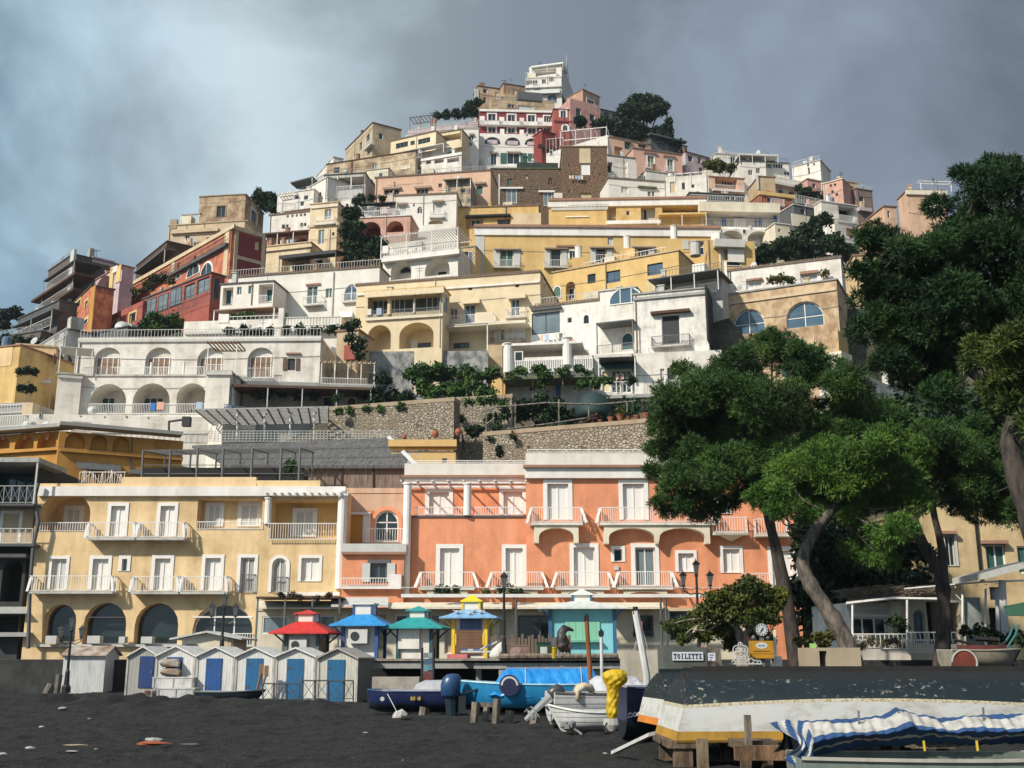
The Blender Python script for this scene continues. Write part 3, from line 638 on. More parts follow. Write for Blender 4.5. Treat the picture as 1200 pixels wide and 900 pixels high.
mb.box(e0.x, e1.x, e0.y, e0.y + .12, z0, e0.z - .1); mb.build('reed_screen', thatch((.23, .17, .135)), t)
mb = MB(); g0, g1 = at(456, 513, 93.5), at(490, 548, 82.8); mb.tube([g0, g1], .22, 4); mb.build('ridge_board', paint('lgrey'), t)
for x in (400, 437):
    mb = MB(); mb.tube([at(x, 545, 84.3), at(x, 600, 84.3)], .06, 6); mb.build('post', paint('wbrown'), t)
# dark roof pergola over the yellow building
t = thing('roof_pergola', 'dark green metal pergola frame on the pale yellow building roof', 'pergola')
mb = MB()
P3 = [(168, 528, 78), (200, 527, 78), (232, 526, 78), (262, 526, 78), (296, 526, 78), (330, 525, 78), (352, 525, 78)]
for (x, y, Y_) in P3:
    p = at(x, y, Y_); q_ = at(x - 2, 563, Y_); mb.tube([q_, p], .09, 5); r_ = p + Vector((.0, 5, .6)); mb.tube([p, r_], .07, 5); mb.tube([r_, Vector((r_.x, r_.y, q_.z))], .07, 5)
mb.build('post_frame', paint('slate'), t)
mb = MB()
for k in range(9):
    dy = k * .62; a = at(166, 528, 78) + Vector((0, dy, dy * .12)); b = at(356, 525, 78) + Vector((0, dy, dy * .12)); mb.tube([a, b], .045, 4)
for zt in (545, 555): mb.tube([at(166, zt, 78), at(356, zt, 78)], .035, 4)
mb.build('lattice', paint('slate'), t)
mb = MB(); a, b = at(166, 566, 79.5), at(356, 566, 79.5); mb.box(a.x, b.x, a.y, a.y + .1, a.z, at(166, 548, 79.5).z); mb.build('screen', paint('black', .9), t)
t = thing('lattice_fence', 'pale wrought iron lattice fence on the yellow building roof terrace', 'fence', at(92, 570, 76))
mb = MB(); p0 = at(92, 570, 76)
for k in range(25): mb.tube([(k * .13, 0, 0), (k * .13 + .5 * math.sin(k * 1.3) * .2, 0, 1.0 + .15 * math.sin(k * .5))], .018, 4)
mb.tube([(0, 0, 1.0), (3.2, 0, 1.0)], .03, 4); mb.tube([(0, 0, .1), (3.2, 0, .1)], .03, 4); mb.tube([(0, 0, .1), (.8, 0, 1), (1.6, 0, .1), (2.4, 0, 1), (3.2, 0, .1)], .02, 4); mb.build('lattice', paint('ltrim'), t)
# road terrace with mesh fence and lamp, and stone walls
def wall(name, label, tl, tr, b, Y, c=None, D=1.2, cap=None, kind_mat=None, f='', yaw=None):
    h = House(name, label, tl, tr, b, Y=Y, c='stone', D=D, mat=kind_mat or stonewall(), cat='wall', group='retaining walls on the slope', yaw=yaw, hill=True); feats(h, f)
    if cap: h.box(h.F, 'coping', tl[0], (tl[1]), tr[0], tl[1] + cap, -.08, .5, 'beige') if abs(tl[1] - tr[1]) < 3 else None
    h.done('par' if cap else 'none', 'stone'); return h
wall('stone_wall', 'long rubble stone retaining wall above the thatched roof', (385, 481), (532, 470), 530, 100, D=1.5, cap=3)
wall('stone_wall', 'rubble stone retaining wall beside the dark pergola garden', (533, 470), (600, 466), 530, 101.5, D=1.5, cap=3)
wall('stone_wall', 'stone wall with pale coping lined with flower pots above orange building', (566, 511), (800, 492), 560, 93, D=2, cap=8)
H('long white base wall with drain holes under the arcade house', (34, 485), (262, 489), 520, Y=101, c='white', D=4, roof='none', name='retaining_wall', cat='wall', f='w 46 484 49 490 m=0; w 94 487 96 489 m=0; w 122 488 124 490 m=0; w 147 487 149 489 m=0; w 173 489 175 491 m=0; r 60 494 262 505 d=.8 gap=.5')
H('white slope wall beneath grey slatted roof beside the arcade house base', (262, 484), (300, 490), 520, Y=100.3, c='white', D=4, roof='none', name='retaining_wall', cat='wall')
t = thing('slat_canopy', 'grey slatted canopy on thin white posts above road terrace', 'canopy')
mb = MB(); a, b = at(228, 480, 95), at(385, 477, 95); c_, d_ = at(250, 498, 101), at(385, 495, 101)
for k in range(14): mb.tube([a + (b - a) * k / 13, c_ + (d_ - c_) * k / 13], .07, 4)
for k in range(12): mb.tube([a + (c_ - a) * k / 11, b + (d_ - b) * k / 11], .09, 4)
mb.build('slats', paint('grey', .8, .3), t)
for x in (278, 310, 340, 368):
    mb = MB(); mb.tube([at(x, 481, 97), at(x, 515, 97)], .08, 6); mb.build('post', paint('ltrim'), t)
t = thing('mesh_fence', 'pale wire mesh fence along the road above the thatched roof', 'fence')
mb = MB(); A_, B_ = at(215, 505, 95.5), at(462, 503, 95.5); zb = at(300, 517, 95.5).z
n = 60
for k in range(n + 1):
    p = A_ + (B_ - A_) * k / n; mb.tube([(p.x, p.y, zb), (p.x, p.y, A_.z)], .03, 4)
for j in range(5): z = zb + (A_.z - zb) * j / 4; mb.tube([(A_.x, A_.y, z), (B_.x, B_.y, z)], .03, 4)
mb.build('mesh', paint('lgrey'), t)
t = thing('street_lamp', 'black square armed street lamp on the road under white arcade house', 'street lamp')
mb = MB(); mb.tube([at(198, 512, 96), at(198, 494, 96), at(220, 491, 96)], .12, 5); mb.build('arm', paint('black'), t); mb = MB(); p = at(219, 492, 96); mb.box(p.x - .35, p.x + .35, p.y - .3, p.y + .3, p.z - .6, p.z + .25); mb.build('lamp_head', paint('black'), t)
# =============================================================== lower tier: arcade house, cream houses, villas
H('white arcade house upper floor with brown shuttered doors in five arches', (92, 400), (376, 398), 446, Y=110, c='white', sr=392, roof='par', rc='white', f='''
L 110 407 142 441 r=.5 arch=1; @i d 113 419 139 441 wood m=3; L 170 407 202 441 r=.5 arch=1; @i d 173 419 199 441 wood m=3; L 231 407 263 441 r=.5 arch=1; @i d 234 419 260 441 wood m=3; L 290 407 321 443 r=.5 arch=1; @i d 293 418 318 443 wood m=3
w 337 420 346 434 m=1 o=wbrown f=wbrown; c 335 413 352 415 terra; r 290 431 322 444 d=.6; r 98 430 240 442 d=2.4; P 178 425 441 2.4 .3 ltrim; P 216 424 441 2.4 .2 ltrim
c 92 397 376 400 lgrey''')
H('white arcade house ground floor with three open arches and striped towels', (70, 441), (277, 441), 488, Y=106, c='white', D=5, roof='flat', rc='lgrey', yaw=0, f='''
L 105 450 148 484 r=3 arch=1; @i d 112 466 135 483 teal m=2 ; L 156 449 199 484 r=3 arch=1; @i d 168 466 192 483 teal m=2; L 207 449 242 484 r=3 arch=1; r 104 473 243 485 d=.1; k towel 176 472 182 481 -.2 -.15 blue; k towel 230 471 237 479 -.2 -.15 lblue; k towel 184 471 192 480 -.2 -.15 pink''')
H('square white turret at the left end of the arcade', (68, 438), (96, 440), 490, Y=104.6, c='white', D=4, sr=103, roof='flat', name='turret', cat='turret', f='c 68 440 97 443 lgrey p=.2; n 70 407 110 438 .0 lgrey p=3 back=3 t=.08')
H('tapered white turret carrying a wooden pergola terrace', (242, 436), (270, 436), 482, Y=104.5, c='white', D=4, sr=284, roof='flat', name='turret', cat='turret', f='c 241 435.5 272 439 lgrey p=.25; g 243 401 279 436 .0 wood p=2 pc=ltrim back=3 s=.35; r 244 427 270 436 d=0.1')
H('white lower house behind dark planted veranda with pale columns', (285, 446), (440, 450), 490, Y=108, c='grey', D=4, roof='none', f='''
n 272 452 436 478 3.2 wbrown p=5 pc=lgrey t=.25; d 378 464 392 476 black m=0; D 406 464 418 476 wbrown m=0; g 376 424 440 452 -.1 sand p=5 pc=white back=4 s=.5; r 376 443 430 451 d=.0''')  # white wall given a grey colour that stands in for deep shade
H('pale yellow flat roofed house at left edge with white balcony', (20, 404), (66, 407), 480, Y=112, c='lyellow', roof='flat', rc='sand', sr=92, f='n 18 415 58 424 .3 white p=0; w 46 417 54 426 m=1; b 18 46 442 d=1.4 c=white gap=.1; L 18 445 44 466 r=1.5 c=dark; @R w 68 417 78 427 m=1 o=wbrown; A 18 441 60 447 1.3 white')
H('ochre plain house wall at the far left edge', (-25, 410), (24, 405), 480, Y=110, c='yellow', roof='flat', rc='terra', f='k wall_panel -25 408 14 430 -.05 .05 lyellow; w 1 421 5 428 m=0')
H('white terrace wall and stair below the pale yellow house', (-25, 474), (36, 471), 515, Y=106, c='grey', roof='none', D=5, f='r -25 474 36 484 d=.2 gap=.3; k pillar 26 472 38 486 -.8 .3 sand; r -25 487 40 500 d=1.5 gap=.25')
H('cream house front with yellow striped window awnings', (418, 335), (633, 319), 412, Y=121, c='cream', sr=656, roof='tile', dirt=.3, f='''
c 418 336.5 632 338.5 ltrim; w 548.5 335 553.5 340 m=0; w 603.5 330.5 608.5 336.5 m=0; d 544 357 557 378 glass g=b; A 540 351 562 355 .9 sand; d 599 350 609 370 glass g=b; A 593 345 616 349 .9 sand; @R w 636 324 639 334 m=0; @R w 636 348 639 360 m=0
b 522 578 379 d=1.2; n 517 380 572 412 2.5 lgrey p=2 t=.15; r 572 378 615 400 d=.4 gap=1.3; b 592 616 371 d=.5; w 532 402 550 408 m=2 f=wbrown g=t; k wall_panel 580 384 615 398 -.2 .1 ltrim; k terrace_edge 517 378 616 381 -2.5 .2 pale''')
H('cream veranda house with glass upper floor, striped blind and two arches', (428, 343), (519, 337), 412, Y=116.5, c='cream', D=4.5, sr=527, roof='flat', rc='yellow', dirt=.3, f='''
L 431 345 516 366 r=1.8 c=dgrey; @i w 437 348 450 368 g=b; @i w 462 347 475 367 g=b; @i w 500 345 514 364 g=b; P 457 345 369 .0 .5 cream; P 486 343 367 .0 .3 lgrey; A 427 341 520 345 .9 sand t=.1; r 430 362 516 371 d=.1 c=dgrey
L 431 381 458 410 r=3 arch=1.2; L 468 378 508 411 r=3 arch=1.4; @i w 490 402 505 409 m=2 f=wbrown; @i s 482 398 489 409 ltrim; c 428 370 519 373 pale p=.25; @R w 520 345 526 367 m=2 g=b; k towel 441 361 447 369 -.2 -.15 lblue; k towel 430 362 435 369 -.2 -.15 white''')
wall('concrete_wall', 'stained grey concrete wall under the cream veranda house', (424, 412), (572, 411), 445, 115.5, kind_mat=ruin('grey', 'dgrey', .45, .6), D=2)
H('plain stone terrace house wall between cream house and white columns', (571, 399), (616, 397), 445, Y=117, c='beige', D=3, roof='none', f='r 573 376 614 400 d=.1 gap=.6 c=ltrim; k pot 574 395 579 400 -.3 0 terra')
H('small shed with dark window and red tarp near garden', (395, 389), (420, 387), 425, Y=113, c='beige', D=4, roof='flat', rc='terra', f='w 404 392 412 401 m=0; k tarp 403 404 420 421 -.3 -.05 red')
H('long white house with teal doors and red tile edge', (268, 326), (445, 313), 388, Y=130, c='white', sr=456, roof='tile', dirt=.25, f='''
d 360 335 372 356 teal bal=5; c 358 332 375 334 terra; a 403 333 420 352 g=b m=1 arch=2; b 401 422 353 d=.4; P 391 319 370 .08 .2 lgrey; A 398 366 413 371 .8 white''')
H('white projecting wing with teal doors and dark roof edge', (259, 334), (321, 330), 360, Y=125.5, c='white', sr=340, D=4, roof='flat', rc='slate', dirt=.2, f='''
L 261 337 273 358 r=1; @i d 265 340 272 357 teal m=0; s 277.5 336 283 345 teal; s 291 334.5 297 344 teal; L 303 333 320 355 r=1.2; @i d 312 339 320 354 teal m=0; r 303 346 313 356 d=.02; n 250 361 322 380 3 terra p=2 pc=ltrim dr=.12''')
H('white terrace wall with curved ends above a planted edge', (216, 377), (400, 371), 398, Y=121, c='white', D=3, roof='none', f='k curved_end 256 368 268 378 -.1 .3 white; r 268 370 330 380 d=.0 gap=.5; k column 326 361 332 386 -.3 .2 white; r 333 371 400 381 d=.1 gap=.35; k ledge 216 386 400 389 -.8 .3 lgrey')
H('white villa room with wide black framed glass and flaking pink wall', (622, 361), (703, 352), 415, Y=116, c='white', roof='tile', mat=ruin('white', (.62, .30, .2), .62, .70, .35), f='''
w 623 366 656 391 m=1 f=black r=.15 g=l; w 665 372 670 378 m=0; a 684 369 690 379 m=0 f=dgrey; c 622 360 657 362.5 slate p=.5 n=eave''')
H('terrace with white round columns, flat canopy and balustrade', (592, 420), (694, 416), 450, Y=110, c='white', D=6, roof='none', f='''
P 595.5 403 437 .1 1.0 ltrim; P 664.5 396 428 .1 .95 ltrim; n 588 401 682 402 .5 ltrim p=0 back=5 t=.25; r 599 421 694 434 d=.1 gap=.22 t=.1; k back_wall 606 411 690 422 2.5 2.7 pale; w 603 412 613 424 m=0; c 592 433 694 436 lgrey p=.3
d 650.5 451 658 466 blue m=0; w 620 452 628 459 m=0; n 588 440 696 464 3 olive p=4 pc=wood t=.3''')
H('pale three storey house with arched glass room and canopied balcony', (703, 342), (745, 337), 470, Y=113, c='white', roof='flat', D=7, dirt=.7, f='''
a 714 336.5 753 356 m=2 arch=1.4 g=b; n 698 376 742 414 2.2 dgrey p=2 pc=dgrey t=.12; D 728 389 742 410 teal m=0; r 699 403 742 414 d=2.0 c=dgrey; k ledge 698 413 743 417 -2.2 .1 white''')
H('weathered grey white block with tall dark door and hood', (742, 346), (828, 338), 418, Y=110.5, sr=843, c='white', mat=ruin('white', 'grey', .5, .72, .5), roof='flat', rc='grey', f='''
d 775.5 368.5 797 403 black m=0; b 763 808 404 d=.7 c=dgrey; c 762 363 808 366 wbrown p=.6 n=hood; @R k creeper 830 352 841 408 -.2 .0 dark; c 742 345 828 348 grey p=.2''')
H('roof pavilion with dark metal canopy over weathered block', (765, 328), (845, 316), 352, Y=114, c='lgrey', D=5, roof='none', f='n 758 321 842 345 3 slate p=4 pc=lgrey back=3 t=.1 dr=.06; w 779 336 783 344 m=0; w 787 336 791 344 m=0; r 764 336 840 347 d=2.6 c=dgrey; r 826 334 846 350 d=.1')
H('white ground floor villa with green arched awning and french doors', (694, 416), (845, 410), 468, Y=109.5, c='white', roof='none', D=6, f='''
A 704 425 744 432 .9 green; d 706 435 715 459 cream m=0; d 717 434 727 460 glass; d 728 434 740 460 glass; w 782 431 790 445 m=0 f=slate; d 774 432 779 458 lgrey m=0; r 715 447 745 463 d=1.6 x=1.2; r 755 447 845 463 d=1.6 c=dgrey; n 700 418 745 460 2.3 dgrey p=2 t=.05; k ledge 694 461 845 465 -2 .2 grey''')
H('ruined ochre stained villa with big arched windows', (845, 347), (980, 328), 480, Y=113.5, sr=1003, c='sand', mat=ruin((.60, .45, .28), (.30, .19, .11), .44, .62, .42), roof='flat', rc='grey', f='''
a 859 362 896 391 m=1 arch=1.7 r=.35 g=b bar=1; a 921 353 965 383 m=1 arch=1.7 r=.35 g=b bar=1; a 858 412 888 440 m=1 arch=1.7 r=.35 g=b; a 915 404 966 440 m=1 arch=1.7 r=.35 g=b; c 845 346 980 349 sand p=.15; @R w 984 360 987 371 m=0; @R w 992 380 995 400 m=0; @R k wall_panel 984 400 1000 440 -.05 .02 yellow''')
H('long white upper storey with small hoods behind the ruined villa', (853, 318), (985, 302), 350, Y=120, c='white', roof='tile', D=5, sr=990, dirt=.6, f='s 875 329 893 338 lgrey; c 874 326 893 328 terra p=.4 n=hood; s 938 319 958 331 lgrey; c 937 317 959 320 terra p=.4 n=hood; k chimney 849 306 852 330 -.3 .0 white; k bin 847 330 858 341 -.6 -.1 lgrey')
H('white garden wall running down behind the big pine', (985, 428), (1068, 462), 500, Y=88, c='white', D=2, roof='none', name='garden_wall', cat='wall')
H('small yellow wall patch with niche beside garden pergola', (576, 443), (592, 441), 470, Y=110, c='yellow', D=2, roof='none')
# =============================================================== middle tier: the yellow houses
H('yellow corner house with white framed windows and sloping roof terrace', (648, 320), (795, 294), 356, Y=133, c='yellow', sr=812, roof='flat', rc='beige', dirt=.35, f='''
w 688.5 321 698 332 m=0 f=black; w 711 317 727 331 m=1 f=black g=b; w 758.5 308.5 777 322 m=1 f=black g=b; D 648.5 335 658 350 green m=0; L 663 330 674 352 r=1 arch=1; @i d 667 338 674 351 black m=0; k chimney_base 737 292 744 303 1 2.4 yellow; k ac_unit 683 351 690 356 -.5 -.02 lgrey; r 685 306 705 318 d=-.6 gap=.4; r 705 296 780 306 d=-.6 gap=.5''')
def chimney(label, x, y0, y1, Y, r=.45, c='white', base=None):
    t = thing('chimney', label, 'chimney'); p = at(x, y1, Y); z = at(x, y0, Y).z; mb = MB(); mb.lathe((p.x, p.y, 0), [(r, p.z), (r, z - .1), (r * 1.12, z - .08), (r * 1.12, z)], 12); mb.build('shaft', plaster(c, .3), t)
    if base: zb = at(x, base, Y).z; MB().box(p.x - r * 1.7, p.x + r * 1.7, p.y - r * 1.6, p.y + r * 1.6, zb, p.z).build('base', plaster('yellow', .3), t)
chimney('round white chimney on yellow base left of the three roof chimneys', 678, 289, 304, 134, base=317); chimney('round white chimney on yellow base middle of roof edge', 735, 277, 293, 134.5, base=305); chimney('tall round white chimney at the high corner of the yellow house', 790, 265, 282, 134.5, base=296)
chimney('squat grey metal chimney pipe on the yellow corner house', 815, 284, 300, 136, .7, 'lgrey')
H('long yellow house with white cornice, quoins and green doors', (557, 266), (843, 268), 330, Y=150, c='yellow', roof='none', dirt=.3, D=10, f='''
c 556 266 844 276 ltrim p=.25; c 555 263.5 845 266.5 terra p=.5 n=tile_edge; k quoin 557 276 567.5 322 -.06 .03 lgrey
d 586.5 293 601.5 312 green m=1 o=lgrey h=8 bal=8; d 645.5 292 657.5 312 glass m=0 o=lgrey h=8 bal=8; w 667.5 294 674.5 303 m=1 t=.2; c 652 287 679 289 terra p=.3 n=hood; d 698.5 291 710.5 308 glass m=0 o=lgrey h=8; w 748 290.5 760 303 m=3 o=lgrey h=8; r 698 298 720 309 d=.6 gap=.3
k service_door 800 281 807 292 -.1 0 lgrey; w 818 282 826 296 m=0; k balcony_wall 800 300 840 309 -.8 .1 yellow''')
H('narrow yellow annex with dark window at the left of the long yellow house', (538, 291), (557, 289), 325, Y=148, c='lyellow', roof='flat', D=6, f='w 543 295 549 308 m=0 f=black; w 549 295 554 307 m=0 g=l')
H('upper yellow house with dark deep eave left of white band', (536, 244), (631, 241), 272, Y=163, c='yellow', roof='tile', rc='terra', D=8, f='k overhang 545 251 598 253 -.8 .1 dark; L 546 253 566 268 r=1 c=yellow; @i w 552 258 563 266 g=b m=1; w 583 257 598 264 m=1 f=wbrown; k wall_panel 599 250 634 265 -.3 .1 sand; s 618 257 630 264 wbrown')
H('yellow house with arched glass door and long white cornice terrace', (643, 240), (827, 237), 272, Y=162, c='yellow', roof='none', D=9, f='''
c 642 233 828 241 ltrim p=.3; c 642 231 828 233.5 terra p=.5 n=tile_edge; a 664 255 687 266 m=2 arch=1.5 f=lgrey; A 663 251 690 254 .5 pale; c 646 243 712 246 lgrey p=.5 n=ledge; k wall_panel 645 246 711 266 -.35 .1 yellow; w 734 247 738 252 m=0; L 713 242 722 260 r=1 c=sand; L 751 242 768 258 r=1.2 c=lgrey; @i d 754 246 758 258 black m=0; L 776 242 826 252 r=2 c=dgrey; r 665 238 712 244 d=.5 gap=.6; c 711 258 775 262 ltrim p=.6 n=ledge; n 770 249 828 264 1.2 yellow p=3 t=.3''')
H('yellow low house with white cloth and laundry by terrace', (828, 281), (884, 283), 330, Y=146, c='yellow', roof='none', D=6, f='k corrugated_roof 838 280 873 289 -1 3 lgrey; L 846 290 868 305 r=1; k sheet 853 289 872 307 -.3 -.2 white; D 848 305 868 312 black m=0; w 818 290 825 299 m=0')
H('white stair turret with stepped sides between yellow houses', (833, 275), (843, 272), 300, Y=147, c='white', roof='none', D=4, name='turret', cat='turret')
H('white house with glazed roof pergola and two open arches', (449, 299), (537, 289), 330, Y=146, c='white', roof='none', dirt=.25, f='''
L 458 306 482 328 r=2.5 arch=1; @i a 470 313 481 320 m=0 f=dgrey; L 498 302 527 328 r=2.5 arch=1; @i d 513 318 524 327 black m=0; c 447 297 538 302 ltrim p=.9 n=ledge; g 446 272 537 299 .4 ltrim p=4 back=5 s=.4; r 447 289 537 298 d=.6 gap=.25; k back_wall 455 281 537 299 4.6 4.8 white; k planter 448 288 455 297 -.3 .2 ltrim''')
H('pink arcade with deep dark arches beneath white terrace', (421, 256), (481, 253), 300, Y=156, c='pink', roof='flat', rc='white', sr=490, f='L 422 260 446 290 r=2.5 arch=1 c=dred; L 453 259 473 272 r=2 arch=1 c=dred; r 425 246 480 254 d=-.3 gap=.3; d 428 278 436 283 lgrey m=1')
H('white house with arched small window and square shuttered window', (464, 230), (535, 227), 265, Y=162, c='white', sr=548, roof='tile', dirt=.2, f='s 465 240 476 251 lgrey h=1; a 489 242 495 250 m=1; s 507.5 237 519 250 lgrey h=1; L 502 257 519 266 r=.6 arch=1 c=peach; w 484 239 486 242 m=0; b 503 521 254 d=.5; s 446 243 457 250 lav; d 425 242 438 254 lgrey m=1')
H('lavender terrace wall with glass door under creeper', (424, 238), (466, 236), 256, Y=164, c='lav', roof='none', D=4, f='w 432 240 438 250 m=1; s 445 240 448 245 lav; s 455 240 458 245 lav; n 420 237 465 252 1 dark p=0 t=.2; r 426 245 466 255 d=.8 gap=.3')
# =============================================================== left ridge: red terraces, stone house, tower villa
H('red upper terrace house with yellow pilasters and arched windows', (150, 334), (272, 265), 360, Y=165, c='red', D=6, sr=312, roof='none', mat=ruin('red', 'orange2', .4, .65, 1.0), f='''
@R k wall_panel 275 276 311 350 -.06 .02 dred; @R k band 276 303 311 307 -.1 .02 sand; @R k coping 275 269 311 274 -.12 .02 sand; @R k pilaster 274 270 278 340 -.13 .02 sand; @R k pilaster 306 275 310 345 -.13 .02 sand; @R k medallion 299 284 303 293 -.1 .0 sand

c 150 298 272 302 sand p=.2 n=coping; k wall_panel 262 272 267 325 -.1 0 sand; k wall_panel 200 303 204 335 -.1 0 sand; a 220 309 234 323 m=1 t=.2; a 236 308 249 323 m=1 t=.2; c 150 316 262 319 slate p=.6 n=ledge; r 150 309 262 317 d=.5 c=slate gap=.3; w 207 321 212 327 m=0; s 176 335 182 342 green''')  # dark red panel on the right face: deeper paint with its shade coloured in
H('red base wing with yellow framed windows below the terraces', (122, 373), (168, 352), 395, Y=153, c='red', D=5, roof='none', f='w 152 367 159 377 m=0 t=.3 tc=yellow; w 132 377 138 391 m=1 t=.3 tc=yellow')
t = H('glass veranda with dark frame and slate roof on the red house', (168, 351), (248, 320), 372, Y=146, c='red', D=3.5, roof='flat', rc='slate', sr=257, name='veranda', cat='veranda', f='w 171 350 183 368 m=1 g=l f=slate; w 186 345 197 364 m=1 g=l f=slate; w 200 338 213 358 m=1 g=l f=slate; w 216 333 228 350 m=1 g=l f=slate; w 231 326 245 343 m=1 g=l f=slate; @R w 250 326 256 350 m=1 f=slate; r 170 352 246 366 d=.5 c=slate gap=.4')
H('rounded red pedestal wall under the glass veranda', (212, 364), (238, 357), 392, Y=141, c='red', D=3, sr=250, roof='flat', rc='pink')
H('red brown house with orange pilasters and small yellow windows', (78, 364), (108, 335), 395, Y=158, c='orange2', D=6, sr=134, roof='flat', rc='slate', mat=ruin('orange2', 'red', .4, .6, 1.0), f='k pilaster 105 338 109 392 -.1 0 ochre; w 88 354 94 360 m=0 t=.3 tc=yellow g=t; w 100 353 103 360 m=0 t=.3 tc=yellow; w 99 374 103 380 m=0 t=.3 tc=yellow; a 65 378 73 388 m=1')
H('grey pink house with yellow pilasters and round balcony recess', (110, 330), (142, 311), 352, Y=163, c='lav', D=6, sr=152, roof='flat', rc='terra', f='L 112 324 130 343 r=1.5 arch=1 c=red; k wall_panel 128 314 132 345 -.15 .0 yellow; k wall_panel 136 311 141 330 -.15 .0 yellow; k medallion 132 312 137 319 -.2 0 white; s 139 318 143 330 lgrey')
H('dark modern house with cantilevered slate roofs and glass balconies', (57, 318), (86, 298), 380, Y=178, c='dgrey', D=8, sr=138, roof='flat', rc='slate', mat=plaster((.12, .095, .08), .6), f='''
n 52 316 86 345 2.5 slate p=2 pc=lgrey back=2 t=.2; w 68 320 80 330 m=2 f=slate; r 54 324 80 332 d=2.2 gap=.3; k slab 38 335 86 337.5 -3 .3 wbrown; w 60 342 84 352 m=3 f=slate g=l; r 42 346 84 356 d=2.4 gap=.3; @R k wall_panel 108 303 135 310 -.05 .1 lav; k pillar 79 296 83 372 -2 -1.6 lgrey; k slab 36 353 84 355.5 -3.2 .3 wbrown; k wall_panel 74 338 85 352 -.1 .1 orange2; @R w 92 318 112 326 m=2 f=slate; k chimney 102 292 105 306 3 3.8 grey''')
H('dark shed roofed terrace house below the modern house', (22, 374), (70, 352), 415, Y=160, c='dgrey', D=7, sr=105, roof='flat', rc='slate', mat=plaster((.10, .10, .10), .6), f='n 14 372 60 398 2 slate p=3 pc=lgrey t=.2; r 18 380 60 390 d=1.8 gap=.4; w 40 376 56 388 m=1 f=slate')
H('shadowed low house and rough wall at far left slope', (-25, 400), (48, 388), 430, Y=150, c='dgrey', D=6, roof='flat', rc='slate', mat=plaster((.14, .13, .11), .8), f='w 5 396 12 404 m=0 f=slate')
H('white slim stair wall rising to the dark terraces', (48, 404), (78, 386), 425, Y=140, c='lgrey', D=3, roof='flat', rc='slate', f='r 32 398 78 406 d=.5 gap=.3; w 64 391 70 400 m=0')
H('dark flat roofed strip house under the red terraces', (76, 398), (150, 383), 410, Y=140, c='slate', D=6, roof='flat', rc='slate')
H('brown stone house with square white framed window on ridge', (234, 231), (288, 228), 262, Y=186, sr=309, c='brown', mat=ruin('beige', 'brown', .42, .58, .5), roof='flat', rc='stone', f='w 254 241.5 264 254 m=1 t=.3 f=wood; @R w 294 247 301 261 m=0 t=.3; c 233 259 290 262 stone p=.2')
H('ochre ledge house with grey canopy below the brown stone house', (198, 265), (287, 259), 300, Y=180, c='sand', D=6, roof='flat', rc='beige', sr=300, mat=ruin('sand', 'beige', .4, .6, .5), f='n 212 250 234 262 1 grey p=2 t=.25 dr=.3; k parapet 199 257 207 268 -.1 .5 stone; c 200 268 255 272 sand p=.5; r 214 270 248 275 d=.2 gap=.4 c=wood')
H('brown gabled red roof terrace house behind red house', (160, 312), (196, 283), 345, Y=182, c='wbrown', D=6, roof='flat', rc='slate', f='n 158 304 192 320 2 slate p=2 t=.3; w 170 306 184 316 m=2 f=slate; k parapet 176 303 194 310 -.3 .2 ochre')
H('cream tower villa with narrow french windows', (364, 240), (396, 237), 318, Y=160, c='cream', sr=412, roof='flat', rc='sand', dirt=.45, f='d 380.5 245 388 257 glass m=1 g=l; b 367 392 262 d=.5; c 364 240 396 243 pale p=.2; d 373 269 380 286 glass m=1 g=l; w 389 272 392 276 m=0; c 360 262 397 265 sand p=.2; @R a 399 248 403 254 m=1; k chimney 383 268 386 312 -.15 0 sand')
H('cream house with dark sloping canopy and long roof terrace', (308, 290), (364, 284), 328, Y=158, c='cream', roof='flat', rc='sand', f='n 327 296 394 315 3 dark p=2 pc=dgrey t=.5 dr=.2; L 330 303 340 318 r=1.5; w 345 309 356 318 m=1 f=slate; k ledge 308 289 365 292 -.3 .2 cream; w 369 305 378 312 m=0 f=green')
H('veranda with three pale arches beneath dark flat roof', (313, 275), (362, 271), 292, Y=163, c='pink2', D=4, roof='none', f='L 314 279 320 290 r=1 arch=1 c=dark; L 324 278 340 290 r=1.5 arch=1.2 c=dark; L 346 277 360 290 r=1.5 arch=1.2 c=dark; n 306 271 363 290 1.5 wbrown p=4 pc=ltrim t=.2')
H('white house with row of tiny square windows on left slope', (316, 253), (364, 248), 275, Y=170, c='white', roof='tile', sl=311, D=6, f='w 336 252 338.5 255 m=0; w 341.5 251.5 344 254.5 m=0; w 346.5 251 349 254 m=0; w 351.5 250.5 354 253.5 m=0; w 356 250 358.5 253 m=0; w 330 263 334 268 m=0; w 335 263 338 268 m=0; w 352 261 355 265 m=0; w 356 261 359 265 m=0')
H('white terraced house with balcony pergola by the tree on ridge', (326, 228), (368, 222), 252, Y=178, c='white', D=6, roof='flat', rc='white', f='r 326 236 342 246 d=.6 gap=.3; g 325 226 345 246 1 ltrim p=2 s=.5; w 345 229 350 233 m=0; w 352 236 356 241 m=0; w 356 229 361 234 m=0; k ledge 325 246 368 250 -1 .1 wbrown; r 345 241 366 246 d=.5 gap=.3')
H('white roof shelter with dark tilted awning at ridge edge', (351, 216), (370, 211), 232, Y=188, c='white', D=5, roof='none', f='n 340 210 366 222 2 slate p=2 t=.2 dr=-.2; w 355 216 359 221 m=0; r 352 216 368 222 d=.3 gap=.4')
H('grey terrace house with wide dark roofed loggia and railing', (380, 206), (428, 203), 240, Y=178, c='lgrey', D=7, sr=443, roof='flat', rc='slate', f='L 382 208 427 222 r=3.5 c=grey; P 396 207 222 .0 .25 ltrim; P 412 207 222 .0 .25 ltrim; r 379 218 428 231 d=.5 gap=.25; k wall_panel 400 233 420 243 -.05 .1 white; a 420 246 424 252 m=0; @R w 434 212 439 218 m=1')
